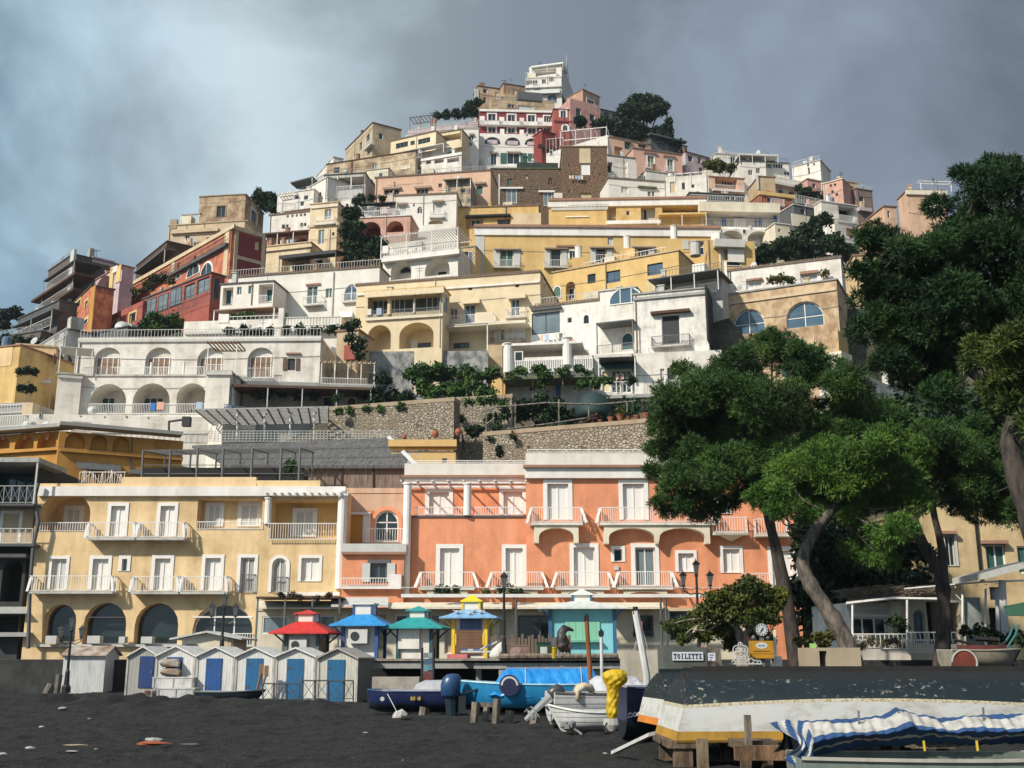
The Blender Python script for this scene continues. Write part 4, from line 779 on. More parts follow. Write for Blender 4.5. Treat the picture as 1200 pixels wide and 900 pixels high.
H('white gable ended house with arch on left ridge slope', (364, 219), (384, 208), 244, Y=180, c='white', D=5, roof='flat', rc='lgrey', f='a 365 227 370 236 m=0')
# =============================================================== upper tier
H('long brown stained wall house with flat coping', (383, 193), (487, 177), 212, Y=198, c='brown', sr=493, mat=ruin('sand', 'brown', .40, .60, .35), roof='flat', rc='wbrown', f='w 391 196 398 203 m=0; s 470 194 481 198 sand; k pipe 411 188 413 206 -.1 0 wbrown')
H('brown tall house with sloping roof at left skyline', (405, 176), (437, 144), 196, Y=222, c='brown', sr=470, mat=ruin('beige', 'stone', .42, .6, .5), roof='flat', rc='wbrown', f='w 421 167 424 176 m=0; w 429 158 433 168 m=0; b 426 434 172 d=1; @R w 444 156 449 163 m=0 g=t')
H('small white slope roofed house at left skyline foot', (371, 207), (391, 184), 215, Y=215, c='white', D=5, sr=402, roof='flat', rc='white')
H('pink long house with low windows and tile edge', (440, 209), (575, 200), 240, Y=178, c='peach', roof='tile', D=7, dirt=.3, f='w 450 222 468 228 m=2 h=2; w 488 221 502 228 m=2 h=3; D 558 216 566 228 green m=0 h=3; P 461.5 213 229 .1 .3 pink; k wall_panel 454 213 495 216 -.05 0 peach')
H('pale low wall house between brown wall and pink house', (430, 200), (455, 197), 212, Y=190, c='pale', roof='flat', rc='lgrey', sr=494, D=5, f='w 444 203 448 207 m=0')
H('lean to shed with green slatted roof against the pink house', (522, 211), (552, 209), 242, Y=171, c='beige', D=4, sr=558, roof='none', mat=ruin('beige', 'dgrey', .45, .6), f='n 519 209 552 222 1 olive p=3 t=.15 dr=.15; w 531 215 538 219 m=1; w 539 221 546 226 m=0; k wall_panel 525 224 540 240 -.05 .1 stone')
H('white balustraded terrace wall above the pink house', (494, 188), (541, 180), 207, Y=193, c='white', roof='none', D=5, f='L 499 187 505 192 r=.8 c=lav; L 509 186 520 191 r=.8 c=lav; L 524 185 538 190 r=.8 c=lav; c 493 182 541 185 ltrim p=.2; r 475 178 494 186 d=1 gap=.3')
H('grey white awning terrace under the pale yellow long house', (458, 186), (528, 172), 200, Y=199, c='white', roof='none', D=5, f='n 463 173 520 184 2.5 lgrey p=3 t=.15 dr=.25; w 524 177 530 181 m=1; r 474 180 500 186 d=1 gap=.35')
H('pale yellow long house with dark green windows', (458, 166), (511, 154), 182, Y=208, c='cream', roof='tile', D=7, dirt=.25, f='w 464 167 478 173 m=2 f=green; w 481 165 486 170 m=1 f=green; w 490 162 504 168 m=2 f=green')
H('yellow house with deep dark veranda beside white turret', (511, 157), (541, 152), 178, Y=207, c='cream', roof='flat', rc='olive', D=6, f='L 512 158 540 165 r=3 c=dark; k terrace_wall 518 166 541 174 -.8 0 cream')
H('white roof terrace with lilac wall and iron pergola at left skyline', (478, 153), (560, 143), 172, Y=222, c='lav', roof='none', D=5, f='g 480 136 505 152 .0 wbrown p=3 pc=wbrown back=3 s=.8; r 485 146 562 152 d=.2 gap=.4 c=lgrey; k chimney 505 139 510 152 .5 1.5 terra; k pillar 505 148 509 153 -.3 .3 white; k pillar 532 147 536 152 -.3 .3 white')
H('red and white striped hotel with arched lower windows', (562, 130), (648, 132), 197, Y=215, c='maroon', roof='flat', rc='white', D=9, dirt=.15, f='''
w 572 133.5 581 141 m=1 t=.25; w 595 134.5 604 142 m=1 t=.25; w 618.5 135 627 142.5 m=1 t=.25; w 637.5 136 646 143 m=2 t=.25; w 572 148.5 581 155 m=1 t=.25; w 595 149.5 604 156 m=1 t=.25; w 618.5 150 628 156.5 m=1 t=.25; w 637 150 645 154 m=1 t=.2
c 562 142 648 146.5 ltrim p=1 n=balcony_wall; k balcony_pier 562 136 568 146 -1 -.6 ltrim; k balcony_pier 585 137 591 146 -1 -.6 ltrim; k balcony_pier 609 138 614 146 -1 -.6 ltrim; k balcony_pier 630 138 636 146 -1 -.6 ltrim
k lower_wall 562 157 636 197 -1.3 .05 white; k balcony_pier 586 151 591 158 -1.2 -.8 ltrim; k balcony_pier 609 152 614 159 -1.2 -.8 ltrim; c 562 128.5 648 131 ltrim p=.3''')
H('white lower front of the red hotel with three arched windows', (541, 159), (641, 161), 202, Y=211.5, c='white', roof='none', D=3, dirt=.15, f='''
a 568 160.5 586.5 169 m=0 f=maroon arch=1.3 g=t; a 592 161 609.5 170 m=0 f=maroon arch=1.3; a 615 162 633 170 m=0 f=maroon arch=1.3; k window_ledge 571 164 583 168.5 -.15 .05 lav; k window_ledge 594 165 607 169.5 -.15 .05 lav; k window_ledge 618 166 630 170 -.15 .05 lav; d 575 180 582 193 glass m=1 h=1; d 594.5 179.5 609 192 glass m=1 h=1 o=green; d 624.5 180 635 189 glass m=1 o=green; r 560 185 575 196 d=1 gap=.4; k ac_unit 563 186 567 193 -.6 -.1 lgrey; k terrace_edge 541 195 641 199 -2 .1 lgrey''')
H('white round cornered turret with one small window by red hotel', (540, 151), (561, 151), 185, Y=209, c='white', roof='flat', rc='lgrey', D=5, name='turret', cat='turret', dirt=.15, f='w 550 158.5 555 164.5 m=1 h=.5')
H('red tower with white medallion window beside the hotel', (649, 128), (667, 129), 178, Y=212, c='red', roof='flat', rc='maroon', D=6, sr=671, name='tower', cat='tower', dirt=.15, f='w 657 130 663 137.5 m=1 t=.35; a 659.5 147 665.5 153 m=1 t=.35; c 649 141 671 143 maroon p=.2')
H('dark red stair side wall under the red tower', (635, 153), (652, 158), 177, Y=209.5, c='dred', roof='flat', rc='maroon', D=4, f='k ledge 631 171 652 175 -.5 0 wbrown')
H('brown ruinous house with blind windows at the summit left', (560, 101), (591, 105), 128, Y=240, c='brown', D=8, sl=555, mat=ruin('beige', (.30, .19, .13), .4, .6, .4), roof='flat', rc='wbrown', f='w 566 104 571 109 m=0; s 580 108 584 113 beige; w 566 114 570 121 m=0; k wall_panel 556 104 561 120 -.2 0 lgrey')
H('brown summit house with pale shutter window and dark eave', (590, 98), (615, 102), 130, Y=238, c='brown', D=7, mat=ruin((.42, .29, .19), 'brown', .45, .62, .5), roof='flat', rc='wbrown', f='s 601 105 609 113 beige; k lower_wall 590 114 650 128 -1.5 .1 beige')
H('long low beige wall house over the red hotel roof', (575, 116), (650, 122), 132, Y=230, c='beige', D=6, roof='none', mat=ruin('beige', 'brown', .45, .6, .4), f='w 595 122 603 126 m=1; k awning_sheet 607 108 636 117 3 5.5 slate; s 607 124 625 129 lgrey')
H('white tall villa crowning the summit with stepped terraces', (616, 92), (658, 90), 130, Y=252, c='white', sr=681, roof='flat', rc='white', dirt=.3, D=9, f='''
L 616 94 624 100 r=.8; w 624 94 630 100 m=1; w 635 93 640 98 m=1; w 643 89 649 95.5 m=2; b 624 632 102 d=.7; c 615 100 658 102 ltrim p=.5; A 622 105 656 109 1 lgrey; a 641 110 653 121 m=1 arch=1 g=b; @R w 664 98 669 108 m=1; r 616 84 658 91 d=.3 gap=.4''')
H('white setback top storey of the summit villa with flat canopy', (620, 79), (658, 74), 93, Y=255, c='white', sr=676, roof='none', dirt=.2, D=7, f='n 622 75 660 84 .6 ltrim p=3 back=5 t=.4; L 626 81 652 88 r=2 c=lgrey; k chimney 650 74 658 84 1 2 ltrim')
H('pink house with brick upper room at the summit right', (668, 115), (703, 124), 150, Y=236, c='pink2', roof='none', D=8, mat=plaster('pink2', .6), f='w 675 127 681 136 m=0 f=lgrey g=t; w 691 134 697 142 m=0')
H('brick topped pale house beside summit villa', (683, 105), (703, 114), 132, Y=241, c='brown', D=7, sl=664, mat=ruin((.40, .24, .17), 'beige', .5, .64, .6), roof='flat', rc='terra', f='w 688 117 696 124 m=2 t=.2')
H('grey green long greenhouse building below the big umbrella pine', (704, 128), (745, 137), 152, Y=242, c='slate', D=7, roof='flat', rc='slate', f='w 708 132 714 140 m=1 f=slate; w 718 134 724 142 m=1 f=slate')
H('brown brick tower house with white shuttered window', (659, 172), (711, 172), 240, Y=183, c='brown', mat=stonewall((.30, .175, .10), (.17, .115, .075), 2.4), sl=638, roof='flat', rc='stone', D=8, f='s 680.5 192.5 691.5 205 ltrim r=.15; k blind_panel 679 174 692 191 -.05 0 sand; w 666 193 668 195 m=0; w 669 203 671 205 m=0; w 702 203 704 205 m=0; w 696 196 698 198 m=0; w 703 225 706 228 m=0; w 666 222 669 226 m=0; L 679 226 693 232 r=.3 c=sand')
H('long brown stone house with white framed balcony doors', (575, 198), (661, 198), 246, Y=186, c='brown', mat=stonewall((.26, .17, .105), (.15, .11, .075), 2.4), roof='flat', rc='olive', D=7, f='w 593.5 222 605.5 238 m=1 f=ltrim g=l r=.1; k white_pipe 586 219 613 221 -.4 -.2 ltrim; w 637 225 647 241 m=1 g=l r=.1; k white_pipe 631 223 650 225 -.4 -.2 ltrim; w 585 222 586.5 236 m=0; k pipe 584 204 586 240 -.15 0 lgrey; k terrace_sheet 649 226 664 232 -.8 .2 white')
H('dark green hedge screen fence over brown stone house', (606, 190), (654, 191), 206, Y=190, c='green', D=1, roof='none', name='screen_fence', cat='fence', mat=plaster((.03, .045, .035), .4))
H('white and pink pergola house with slanted white beams', (640, 180), (712, 158), 196, Y=196, c='white', D=8, yaw=-12, roof='none', mat=ruin('white', 'pink2', .55, .62, .35), f='w 644 176 648 182 m=0; g 656 151 711 168 .0 ltrim p=4 back=4 s=2.2; r 640 162 660 180 d=.2 gap=.6')
H('pink upper house with green door and curved hood', (711, 160), (762, 170), 190, Y=205, c='peach', sl=696, roof='tile', D=7, dirt=.2, f='d 732 166 739 175 green m=0 h=1; w 748 169 757 173 m=1 h=1; L 720 172 730 182 r=1')
H('pink house with two dark shuttered balcony doors', (742, 174), (799, 182), 205, Y=198, c='pink', roof='tile', D=7, dirt=.2, f='d 759 182.5 766.5 196 olive m=1 t=.25 bal=2; d 782 186.5 789 200 olive m=1 t=.25 bal=2; c 755 178 770 180 terra p=.3; c 778 182 792 184 terra p=.3')
H('white stepped house with dark recess beside the brick tower', (711, 182), (744, 186), 215, Y=190, c='white', roof='flat', rc='dgrey', D=6, f='L 712 190 718 202 r=1.5 c=teal; w 733 195 735 198 m=0; w 735 203 737 207 m=0; k arch_wall 736 190 746 212 -.8 0 white')
H('white wall house under the pink house balconies', (757, 200), (800, 206), 222, Y=192, c='white', roof='flat', rc='lgrey', D=5)
H('low white house with sage roof line and small shutters', (713, 209), (780, 214), 236, Y=177, c='white', roof='tile', D=6, rc='olive', dirt=.3, f='s 728 219 736 226 lgrey; w 759 224 763 230 m=1; w 764 224 767 230 m=1; c 748 218 770 220 olive p=.4 n=hood')
H('white stairs house with slanted pergola beams right of low house', (780, 208), (830, 204), 240, Y=174, c='white', roof='none', D=6, f='g 790 202 828 214 .2 ltrim p=3 back=3 s=1.2; d 785 213 792 226 beige m=0; w 799 214 803 222 m=0; w 810 216 814 220 m=0; L 781 224 790 234 r=.6 c=pink')
H('peach veranda house with white balcony on right slope', (829, 207), (872, 210), 234, Y=178, c='peach', roof='flat', rc='terra', D=6, f='L 838 209 864 221 r=1.5; @i w 845 212 858 218 m=3; r 837 217 872 223 d=.6 gap=.3 c=ltrim; c 836 222 872 224 ltrim p=.6 n=ledge')
H('dark slate roofed terrace between peach veranda and blue doors', (808, 226), (872, 229), 243, Y=170, c='slate', roof='flat', rc='slate', D=5, f='w 815 229 830 234 m=2; w 850 229 862 234 m=1; r 810 229 872 236 d=.8 gap=.4')
H('white house with blue doors and shaded gallery', (822, 242), (913, 244), 268, Y=161, c='white', roof='none', D=7, dirt=.2, f='''
c 820 237 914 248 pale p=1.2; L 823 251 911 266 r=1.6; @i d 844 252 852 266 blue m=0; @i d 884 252 887 266 blue m=0; @i d 888 252 893 266 blue m=0; @i s 825 252 829 265 blue; k white_bench 860 256 874 266 .8 1 ltrim; r 822 257 912 267 d=.1 gap=.35; c 820 266 912 269 ltrim p=.3 n=ledge; k blue_curtain 824 250 830 264 .2 .3 lblue; k blue_curtain 907 252 913 264 .2 .3 blue''')
H('white arched basement below the blue door house', (843, 268), (912, 271), 305, Y=157, c='white', roof='none', D=6, dirt=.2, f='L 844 270 872 284 r=2.5 arch=1.4 c=beige; L 876 271 905 290 r=1.5 arch=1.4 c=lgrey; w 870 269 874 274 m=0')
H('pale pink corner pier house with potted top', (908, 262), (925, 264), 300, Y=155, c='pale', roof='flat', rc='white', D=4, f='w 912 268 915 272 m=0; w 914 281 918 286 m=0')
H('terracotta red house with yellow corner strip and dark roof', (890, 228), (932, 233), 262, Y=172, c='orange2', roof='flat', rc='yellow', D=6, mat=plaster((.33, .12, .07), .4), f='w 899 231 908 237 m=1; k corner_strip 929 233 933 260 -.1 .0 yellow; w 925 246 931 254 m=0; c 890 226 932 230 yellow p=.3; b 905 920 240 d=.6')
H('beige house with dark terrace next to terracotta house', (889, 207), (908, 208), 230, Y=180, c='beige', roof='flat', rc='terra', D=6, f='k pillar 887 205 889 222 -.3 0 lgrey')
H('long white terrace house with curved dark archways', (905, 206), (948, 214), 234, Y=184, c='white', roof='none', D=6, f='r 905 213 945 219 d=.3 gap=.4; a 909 213 914 217 m=0; L 912 222 918 230 r=.7 arch=1 c=dark; L 924 224 932 232 r=.7 arch=1 c=dark; k terrace_wall 905 215 945 218 -1.2 0 white')
H('white house with long bedroom windows and grey pavilion roof', (896, 190), (924, 192), 212, Y=190, c='white', roof='flat', rc='slate', D=6, f='w 898 191 905 197 m=2; w 906 191.5 918 197 m=3; w 918 201 925 206 m=1')
H('white low house with two dark windows under pavilion canopy', (867, 189), (897, 190), 215, Y=188, c='white', roof='flat', rc='slate', D=7, f='n 866 180 912 190 .4 lgrey p=4 back=3 t=.4; w 877 199 882 205 m=1; w 886 197 891 203 m=1; k chimney 888 176 891 186 2 3 ltrim')
H('small white box house at the right skyline', (838, 180), (865, 182), 205, Y=200, c='white', roof='flat', rc='white', D=6, sl=833, f='w 856 183 862 192 m=1; r 846 178 865 184 d=.2 gap=.5')
H('lilac grey house with slate roof on right skyline slope', (803, 178), (843, 189), 206, Y=203, c='lav', roof='flat', rc='wbrown', D=6, f='d 818 183 822 192 olive m=0; w 806 182 812 189 m=0; s 803 184 806 196 green')
H('grey villa with dark spreading roof below the cypress pair', (762, 162), (805, 172), 186, Y=222, c='dgrey', roof='flat', rc='slate', D=8, mat=plaster((.12, .125, .12), .5), f='n 762 160 805 168 1 slate p=0 t=.4; w 770 168 780 173 m=2 f=slate; w 785 169 795 174 m=2 f=slate; r 762 172 805 178 d=.8 gap=.4 c=slate')
H('white gabled block with dark side wall at the right skyline', (928, 196), (961, 188), 222, Y=190, c='white', sr=973, roof='flat', rc='lgrey', D=6, f='w 946 192 948 195 m=0; w 953 191 955 194 m=0; w 947 196 949 204 m=0')
H('brownish terrace house with dark window beside white gable', (946, 210), (962, 213), 234, Y=184, c='pink2', roof='flat', rc='stone', D=5, f='w 952 215 956 220 m=0; r 945 226 962 232 d=.5 gap=.3')
H('pink and cream stepped house with tiny windows at right slope', (964, 216), (987, 210), 238, Y=176, c='pink', roof='flat', rc='pale', D=6, sl=959, f='w 972 216 975 219 m=0; w 977 215 980 218 m=0; w 974 223 977 227 m=0; w 979 226 982 230 m=0')
H('beige arched house at the right end of skyline', (984, 212), (1005, 215), 240, Y=182, c='beige', roof='flat', rc='beige', D=6, f='L 987 215 999 226 r=2 arch=1 c=brown')
H('brown mauve house with small pale niche at right slope', (1003, 221), (1022, 224), 248, Y=176, c='brown', sl=993, roof='flat', rc='stone', mat=plaster((.24, .17, .15), .5), D=6, f='w 1007 230 1013 238 m=0; k niche_shrine 1009 236 1013 243 -.5 .0 sand; k ledge 1008 243 1022 247 -.8 0 lav')
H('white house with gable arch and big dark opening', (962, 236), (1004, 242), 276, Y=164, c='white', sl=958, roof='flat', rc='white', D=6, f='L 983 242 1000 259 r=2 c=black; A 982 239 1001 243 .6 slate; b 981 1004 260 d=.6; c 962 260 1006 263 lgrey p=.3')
H('lower white house with brown panel by dark garden', (978, 262), (1006, 268), 300, Y=160, c='white', roof='none', D=5, f='k wall_panel 992 268 1005 276 -.1 .1 brown; w 981 272 986 278 m=0')
H('cream side walled house next to dark garden slope', (930, 240), (962, 246), 268, Y=168, c='slate', roof='flat', rc='lgrey', D=5, f='w 938 244 944 251 m=0; r 932 231 965 240 d=.2 gap=.3; w 940 255 948 263 m=0; k wall_panel 928 252 950 266 -.1 0 pale')
H('pink and cream house showing between the pine branches', (1005, 266), (1019, 259), 310, Y=138, c='peach', sr=1035, roof='flat', rc='terra', D=6, f='w 1009 266 1011 280 m=0; @R w 1022 266 1026 276 m=0')
H('peach house with white cornice at right behind the pines', (1062, 224), (1108, 225), 270, Y=150, c='peach', sl=1052, roof='tile', D=7, f='c 1062 223 1110 228 pale p=.3; A 1085 238 1103 243 .8 white; w 1087 244 1101 252 m=1; g 1078 212 1115 224 .0 ltrim p=2 back=1 s=2')
H('small peach house peeking under pine crown', (1036, 242), (1050, 243), 275, Y=145, c='peach', roof='flat', rc='terra', D=5, f='w 1040 247 1043 255 m=0')
H('pale stone house with yellow wall behind right pines', (1000, 300), (1060, 298), 345, Y=128, c='lyellow', roof='flat', rc='terra', D=6, f='w 1015 308 1022 318 m=1; w 1035 308 1042 318 m=1')
# ---------------------------------------------------------------- the ground: one hill sheet fitted under the houses, dark beach, promenade
HP = np.array([p[:3] for p in HILL_PTS])
def hillz(X, Y):
    """inverse distance mean of the house feet, kept under a plain slope profile where there are none"""
    sh = X.shape; X = X.ravel(); Y = Y.ravel(); out = np.zeros_like(X)
    for i in range(0, len(X), 4000):
        dx = X[i:i + 4000, None] - HP[None, :, 0]; dy = Y[i:i + 4000, None] - HP[None, :, 1]
        w = 1 / (dx * dx + dy * dy * 1.6 + 3) ** 2.6
        out[i:i + 4000] = (w * HP[None, :, 2]).sum(1) / w.sum(1)
    return out.reshape(sh)
def gridmesh(xs, ys, zf, name, m, kind='structure'):
    X, Y = np.meshgrid(xs, ys); Z = zf(X, Y); n, k = X.shape
    v = np.stack([X, Y, Z], -1).reshape(-1, 3); i = np.arange(n * k).reshape(n, k)
    f = np.stack([i[:-1, :-1], i[:-1, 1:], i[1:, 1:], i[1:, :-1]], -1).reshape(-1, 4)
    me = bpy.data.meshes.new(name); me.from_pydata(v.tolist(), [], f.tolist()); me.materials.append(m); me.polygons.foreach_set('use_smooth', [True] * len(f))
    o = bpy.data.objects.new(name, me); COL.objects.link(o); return tag(o, kind=kind)
def fbm(x, y, s, o=4, seed=0):
    r = np.random.RandomState(seed); z = 0
    for k in range(o):
        a = r.rand(6, 3) * 6.28
        for t in a: z = z + np.sin(x * s * math.cos(t[0]) + y * s * math.sin(t[0]) + t[1]) * .5 ** k * .3
        s *= 2.1
    return z
m = Mat('hillside_soil', 1); v = m.noise(.22, detail=7, rough=.65)
m.col(m.mix(m.ramp(v, .42, .6), (.022, .034, .016), m.mix(m.noise(1.2), (.06, .055, .035), (.13, .11, .08)))); m.bump(m.noise(.9, detail=8), 1, .5)
def hz(X, Y):
    z = hillz(X, Y); edge = np.clip((Y - 78) / 10, 0, 1); base = 1.2 + edge * 40
    side = np.clip((np.abs(X - 5) - 75) / 120, 0, 1); far = np.clip((Y - 262) / 120, 0, 1)
    z = np.minimum(z - 2.6, base) * (1 - far * .6) * (1 - side * .35)
    return np.where(Y < 77, 1.0, z) + fbm(X, Y, .35, 3, 4) * .35
gridmesh(np.linspace(-130, 150, 190), np.linspace(76, 330, 170), hz, 'hillside', m.m)
m = Mat('far_ground', 1); m.col((.05, .05, .04)); gridmesh(np.array([-2500, 2500.]), np.array([-1500, 4000.]), lambda X, Y: X * 0 - 1.0, 'ground', m.m)
m = Mat('far_mountain', 1); m.col(m.mix(m.noise(.03, detail=8), (.02, .04, .045), (.05, .075, .075)))
def mz(X, Y): return np.maximum(-5, (at(1240, 150, 520).z) * np.clip(1 - np.abs(X - 300) / 215, 0, 1) ** .85 * np.clip(1 - np.abs(Y - 560) / 130, 0, 1) ** .7 + fbm(X, Y, .05, 4, 9) * 9)
gridmesh(np.linspace(150, 560, 120), np.linspace(440, 690, 50), mz, 'mountain', m.m)
# beach of black sand
m = Mat('black_sand', .95); g1 = m.noise(24, (1, .45, 1), 4, .75); g2 = m.noise(1.1, detail=6); g3 = m.noise(5, (1, .6, 1), 8, .75)
a = m.mix(m.ramp(g1, .42, .66), (.0035, .0038, .0036), (.045, .042, .037)); a = m.mix(m.ramp(g3, .45, .62), a, m.mix(.55, a, (.018, .017, .015))); m.col(m.mix(m.ramp(g2, .4, .62), a, (.007, .007, .0065), 'MIX'))
v = m.n('ShaderNodeTexVoronoi'); v.inputs['Scale'].default_value = 26; m.l(m.co(), v.inputs['Vector'])
q = m.mix(.5, g1, m.mix(.55, g3, v.outputs['Distance'])); m.bump(q, 1.0, .09)
SANDM = m.m
def sandz(X, Y):
    z = fbm(X, Y, 1.2, 3, 2) * .04 + fbm(X, Y, 5.0, 2, 5) * .022 + np.random.RandomState(3).randn(*X.shape) * .012
    if X.size > 5000:       # footprints
        rs = np.random.RandomState(12); xs, ys = X[0], Y[:, 0]
        for _ in range(420):
            cx, cy_, a = rs.uniform(-16, 14), 14 + 27 * rs.rand() ** .9, rs.rand() * 3; i0, i1 = np.searchsorted(xs, [cx - .5, cx + .5]); j0, j1 = np.searchsorted(ys, [cy_ - .5, cy_ + .5])
            if i1 - i0 < 2 or j1 - j0 < 2: continue
            dx, dy = X[j0:j1, i0:i1] - cx, Y[j0:j1, i0:i1] - cy_; p_, q_ = dx * math.cos(a) + dy * math.sin(a), dy * math.cos(a) - dx * math.sin(a); e_ = (p_ / .2) ** 2 + (q_ / .12) ** 2
            z[j0:j1, i0:i1] += -.055 * np.exp(-e_) + .03 * np.exp(-(np.sqrt(e_) - 1.5) ** 2 * 3)
    heap = .34 * np.exp(-((X + 15.3) / 7.5) ** 2 - ((Y - 43.2) / 2.2) ** 2) + .2 * np.exp(-((X + 10) / 4.5) ** 2 - ((Y - 34.5) / 2.0) ** 2)
    heap = heap + .28 * np.exp(-((X + 7.2) / 1.5) ** 2 - ((Y - 40.4) / .6) ** 2)
    for x0, y0, x1, y1 in ((-3.2, 41, 3.5, 24), (-2.6, 41, 4.2, 24), (-9, 38, 1, 27), (2, 30, -6, 17), (-13, 33, -5, 20)):       # marks of dragged keels
        ln = math.hypot(x1 - x0, y1 - y0); d_ = ((X - x0) * (y1 - y0) - (Y - y0) * (x1 - x0)) / ln + .12 * np.sin(Y * .9 + x0); s_ = ((X - x0) * (x1 - x0) + (Y - y0) * (y1 - y0)) / ln
        z = z + (-.05 * np.exp(-(d_ / .11) ** 2) + .025 * np.exp(-((np.abs(d_) - .24) / .1) ** 2)) * (s_ > 0) * (s_ < ln)
    return z + heap * (1 + .4 * fbm(X, Y, 3.5, 3, 8)) - .06 * np.clip((X - 2) / 3, 0, 1) * np.clip((24 - Y) / 4, 0, 1)
gridmesh(np.linspace(-30, 30, 620), np.linspace(13, 59, 430), sandz, 'beach', SANDM)
gridmesh(np.array([-400, 400.]), np.array([-200, 58.]), lambda X, Y: X * 0 - .12, 'beach', SANDM)
# promenade: raised paved terrace with dark front
pm = MB(); pm.box(-90, -11.0, 59.5, 77.5, -.3, 1.66); pm.box(-11.0, 90, 54.5, 77.5, -.3, 1.66); o = pm.build('promenade', ruin((.05, .05, .048), (.022, .022, .022), .4, .6)); tag(o, kind='structure')

# pebbles and grit too many to count
rs = np.random.RandomState(77); n = 2600; X = rs.uniform(-17, 17, n); Y = 14.5 + 30 * rs.rand(n) ** .8; q = .008 + .022 * rs.rand(n) ** 5; Z = sandz(X, Y); mb = MB()
for i in range(n):
    a = rs.rand() * 6; c, s_ = math.cos(a) * q[i], math.sin(a) * q[i]; z = Z[i]
    mb.add([(X[i] + c * 1.5, Y[i] + s_ * 1.5, z - .01), (X[i] - s_, Y[i] + c, z - .01), (X[i] - c * 1.3, Y[i] - s_ * 1.3, z - .01), (X[i] + s_, Y[i] - c, z - .01), (X[i] + c * .3, Y[i] + s_ * .3, z + q[i] * .55)], [(0, 1, 4), (1, 2, 4), (2, 3, 4), (3, 0, 4)])
m = Mat('grit', .9); g = m.n('ShaderNodeNewGeometry'); m.col(m.ramp(g.outputs['Random Per Island'], .55, 1.0, (.02, .019, .017, 1), (.20, .19, .17, 1))); tag(mb.build('pebbles', m.m), None, None, None, 'stuff')
# ---------------------------------------------------------------- promenade and beach things
def Yg(y, z=0.0): return atz(600, y, z).y
def lbox(mb, a, b, y0, y1, mi=0):      # box between two points of one upright plane, from y0 to y1 in depth
    mb.box(a.x, b.x, a.y + y0, a.y + y1, a.z, b.z, mi); return mb
# timber deck with dark void underneath
DY = 50.5
t = thing('timber_deck', 'weathered timber deck on posts in front of the coloured kiosks', 'deck')
a, b = at(428, 771, DY), at(780, 771, DY); zt = 1.73
mb = MB(); mb.box(a.x, at(556, 771, DY).x, DY, DY + 5, zt - .1, zt); mb.box(at(540, 771, DY).x, b.x, DY - 1.2, DY + 5, zt - .08, zt + .02); mb.build('deck_boards', planks((.30, .26, .21), 7, 'X', .5), t)
mb = MB(); mb.box(a.x, at(562, 771, DY).x, DY + .1, DY + .3, zt - .42, zt - .16); mb.box(at(556, 771, DY).x, b.x, DY - 1.0, DY - .8, zt - .42, zt - .18); mb.build('beam', paint((.34, .33, .31), .9, .25), t)
for x, yy in ((431, .1), (498, .1), (561, .1), (588, -.95), (648, -.95), (775, -.95)):
    p = at(x, 771, DY); MB().box(p.x - .12, p.x + .12, DY + yy, DY + yy + .2, 0, zt - .43).build('post', paint((.34, .33, .31), .9, .25), t)
rng = random.Random(3)
mb = MB()
x = at(585, 771, DY).x
while x < at(700, 771, DY).x:
    l = rng.uniform(2, 3.2); mb.tube([(x, DY - 1.25, zt + .1), (x + l, DY - 1.25, zt + .12 + rng.uniform(-.03, .03))], rng.uniform(.11, .15), 7); x += l + .15
mb.build('log_edging', bark((.32, .25, .19)), t)
mb = MB(); p = at(645, 776, DY - .7); q = at(776, 800, DY - .7); mb.box(p.x, q.x, DY - .7, DY - .4, 0, p.z)
m = Mat('pale_block', .9); br = m.n('ShaderNodeTexBrick'); br.inputs['Scale'].default_value = 1.6; br.inputs['Color1'].default_value = (.36, .35, .32, 1); br.inputs['Color2'].default_value = (.28, .27, .25, 1); br.inputs['Mortar'].default_value = (.16, .16, .15, 1); m.l(m.co((1, 1, 1), (R(90), 0, 0)), br.inputs['Vector']); m.col(br.outputs['Color']); m.bump(br.outputs['Fac'], .4)
tag(mb.build('block_wall', m.m), 'pale block wall under the boardwalk behind the yellow covered motor', 'wall')
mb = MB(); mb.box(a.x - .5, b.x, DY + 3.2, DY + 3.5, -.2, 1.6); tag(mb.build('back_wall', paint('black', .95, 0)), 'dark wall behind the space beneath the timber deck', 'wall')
mb = MB(); p, q = at(436, 797, 45.5), at(491, 797, 45.5); mb.box(p.x, q.x, 45.5, 46.3, -.2, p.z + .12)
tag(mb.build('concrete_block', ruin((.40, .36, .31), (.26, .23, .19), .4, .62)), 'long low concrete block between the huts and the navy boat', 'concrete block')

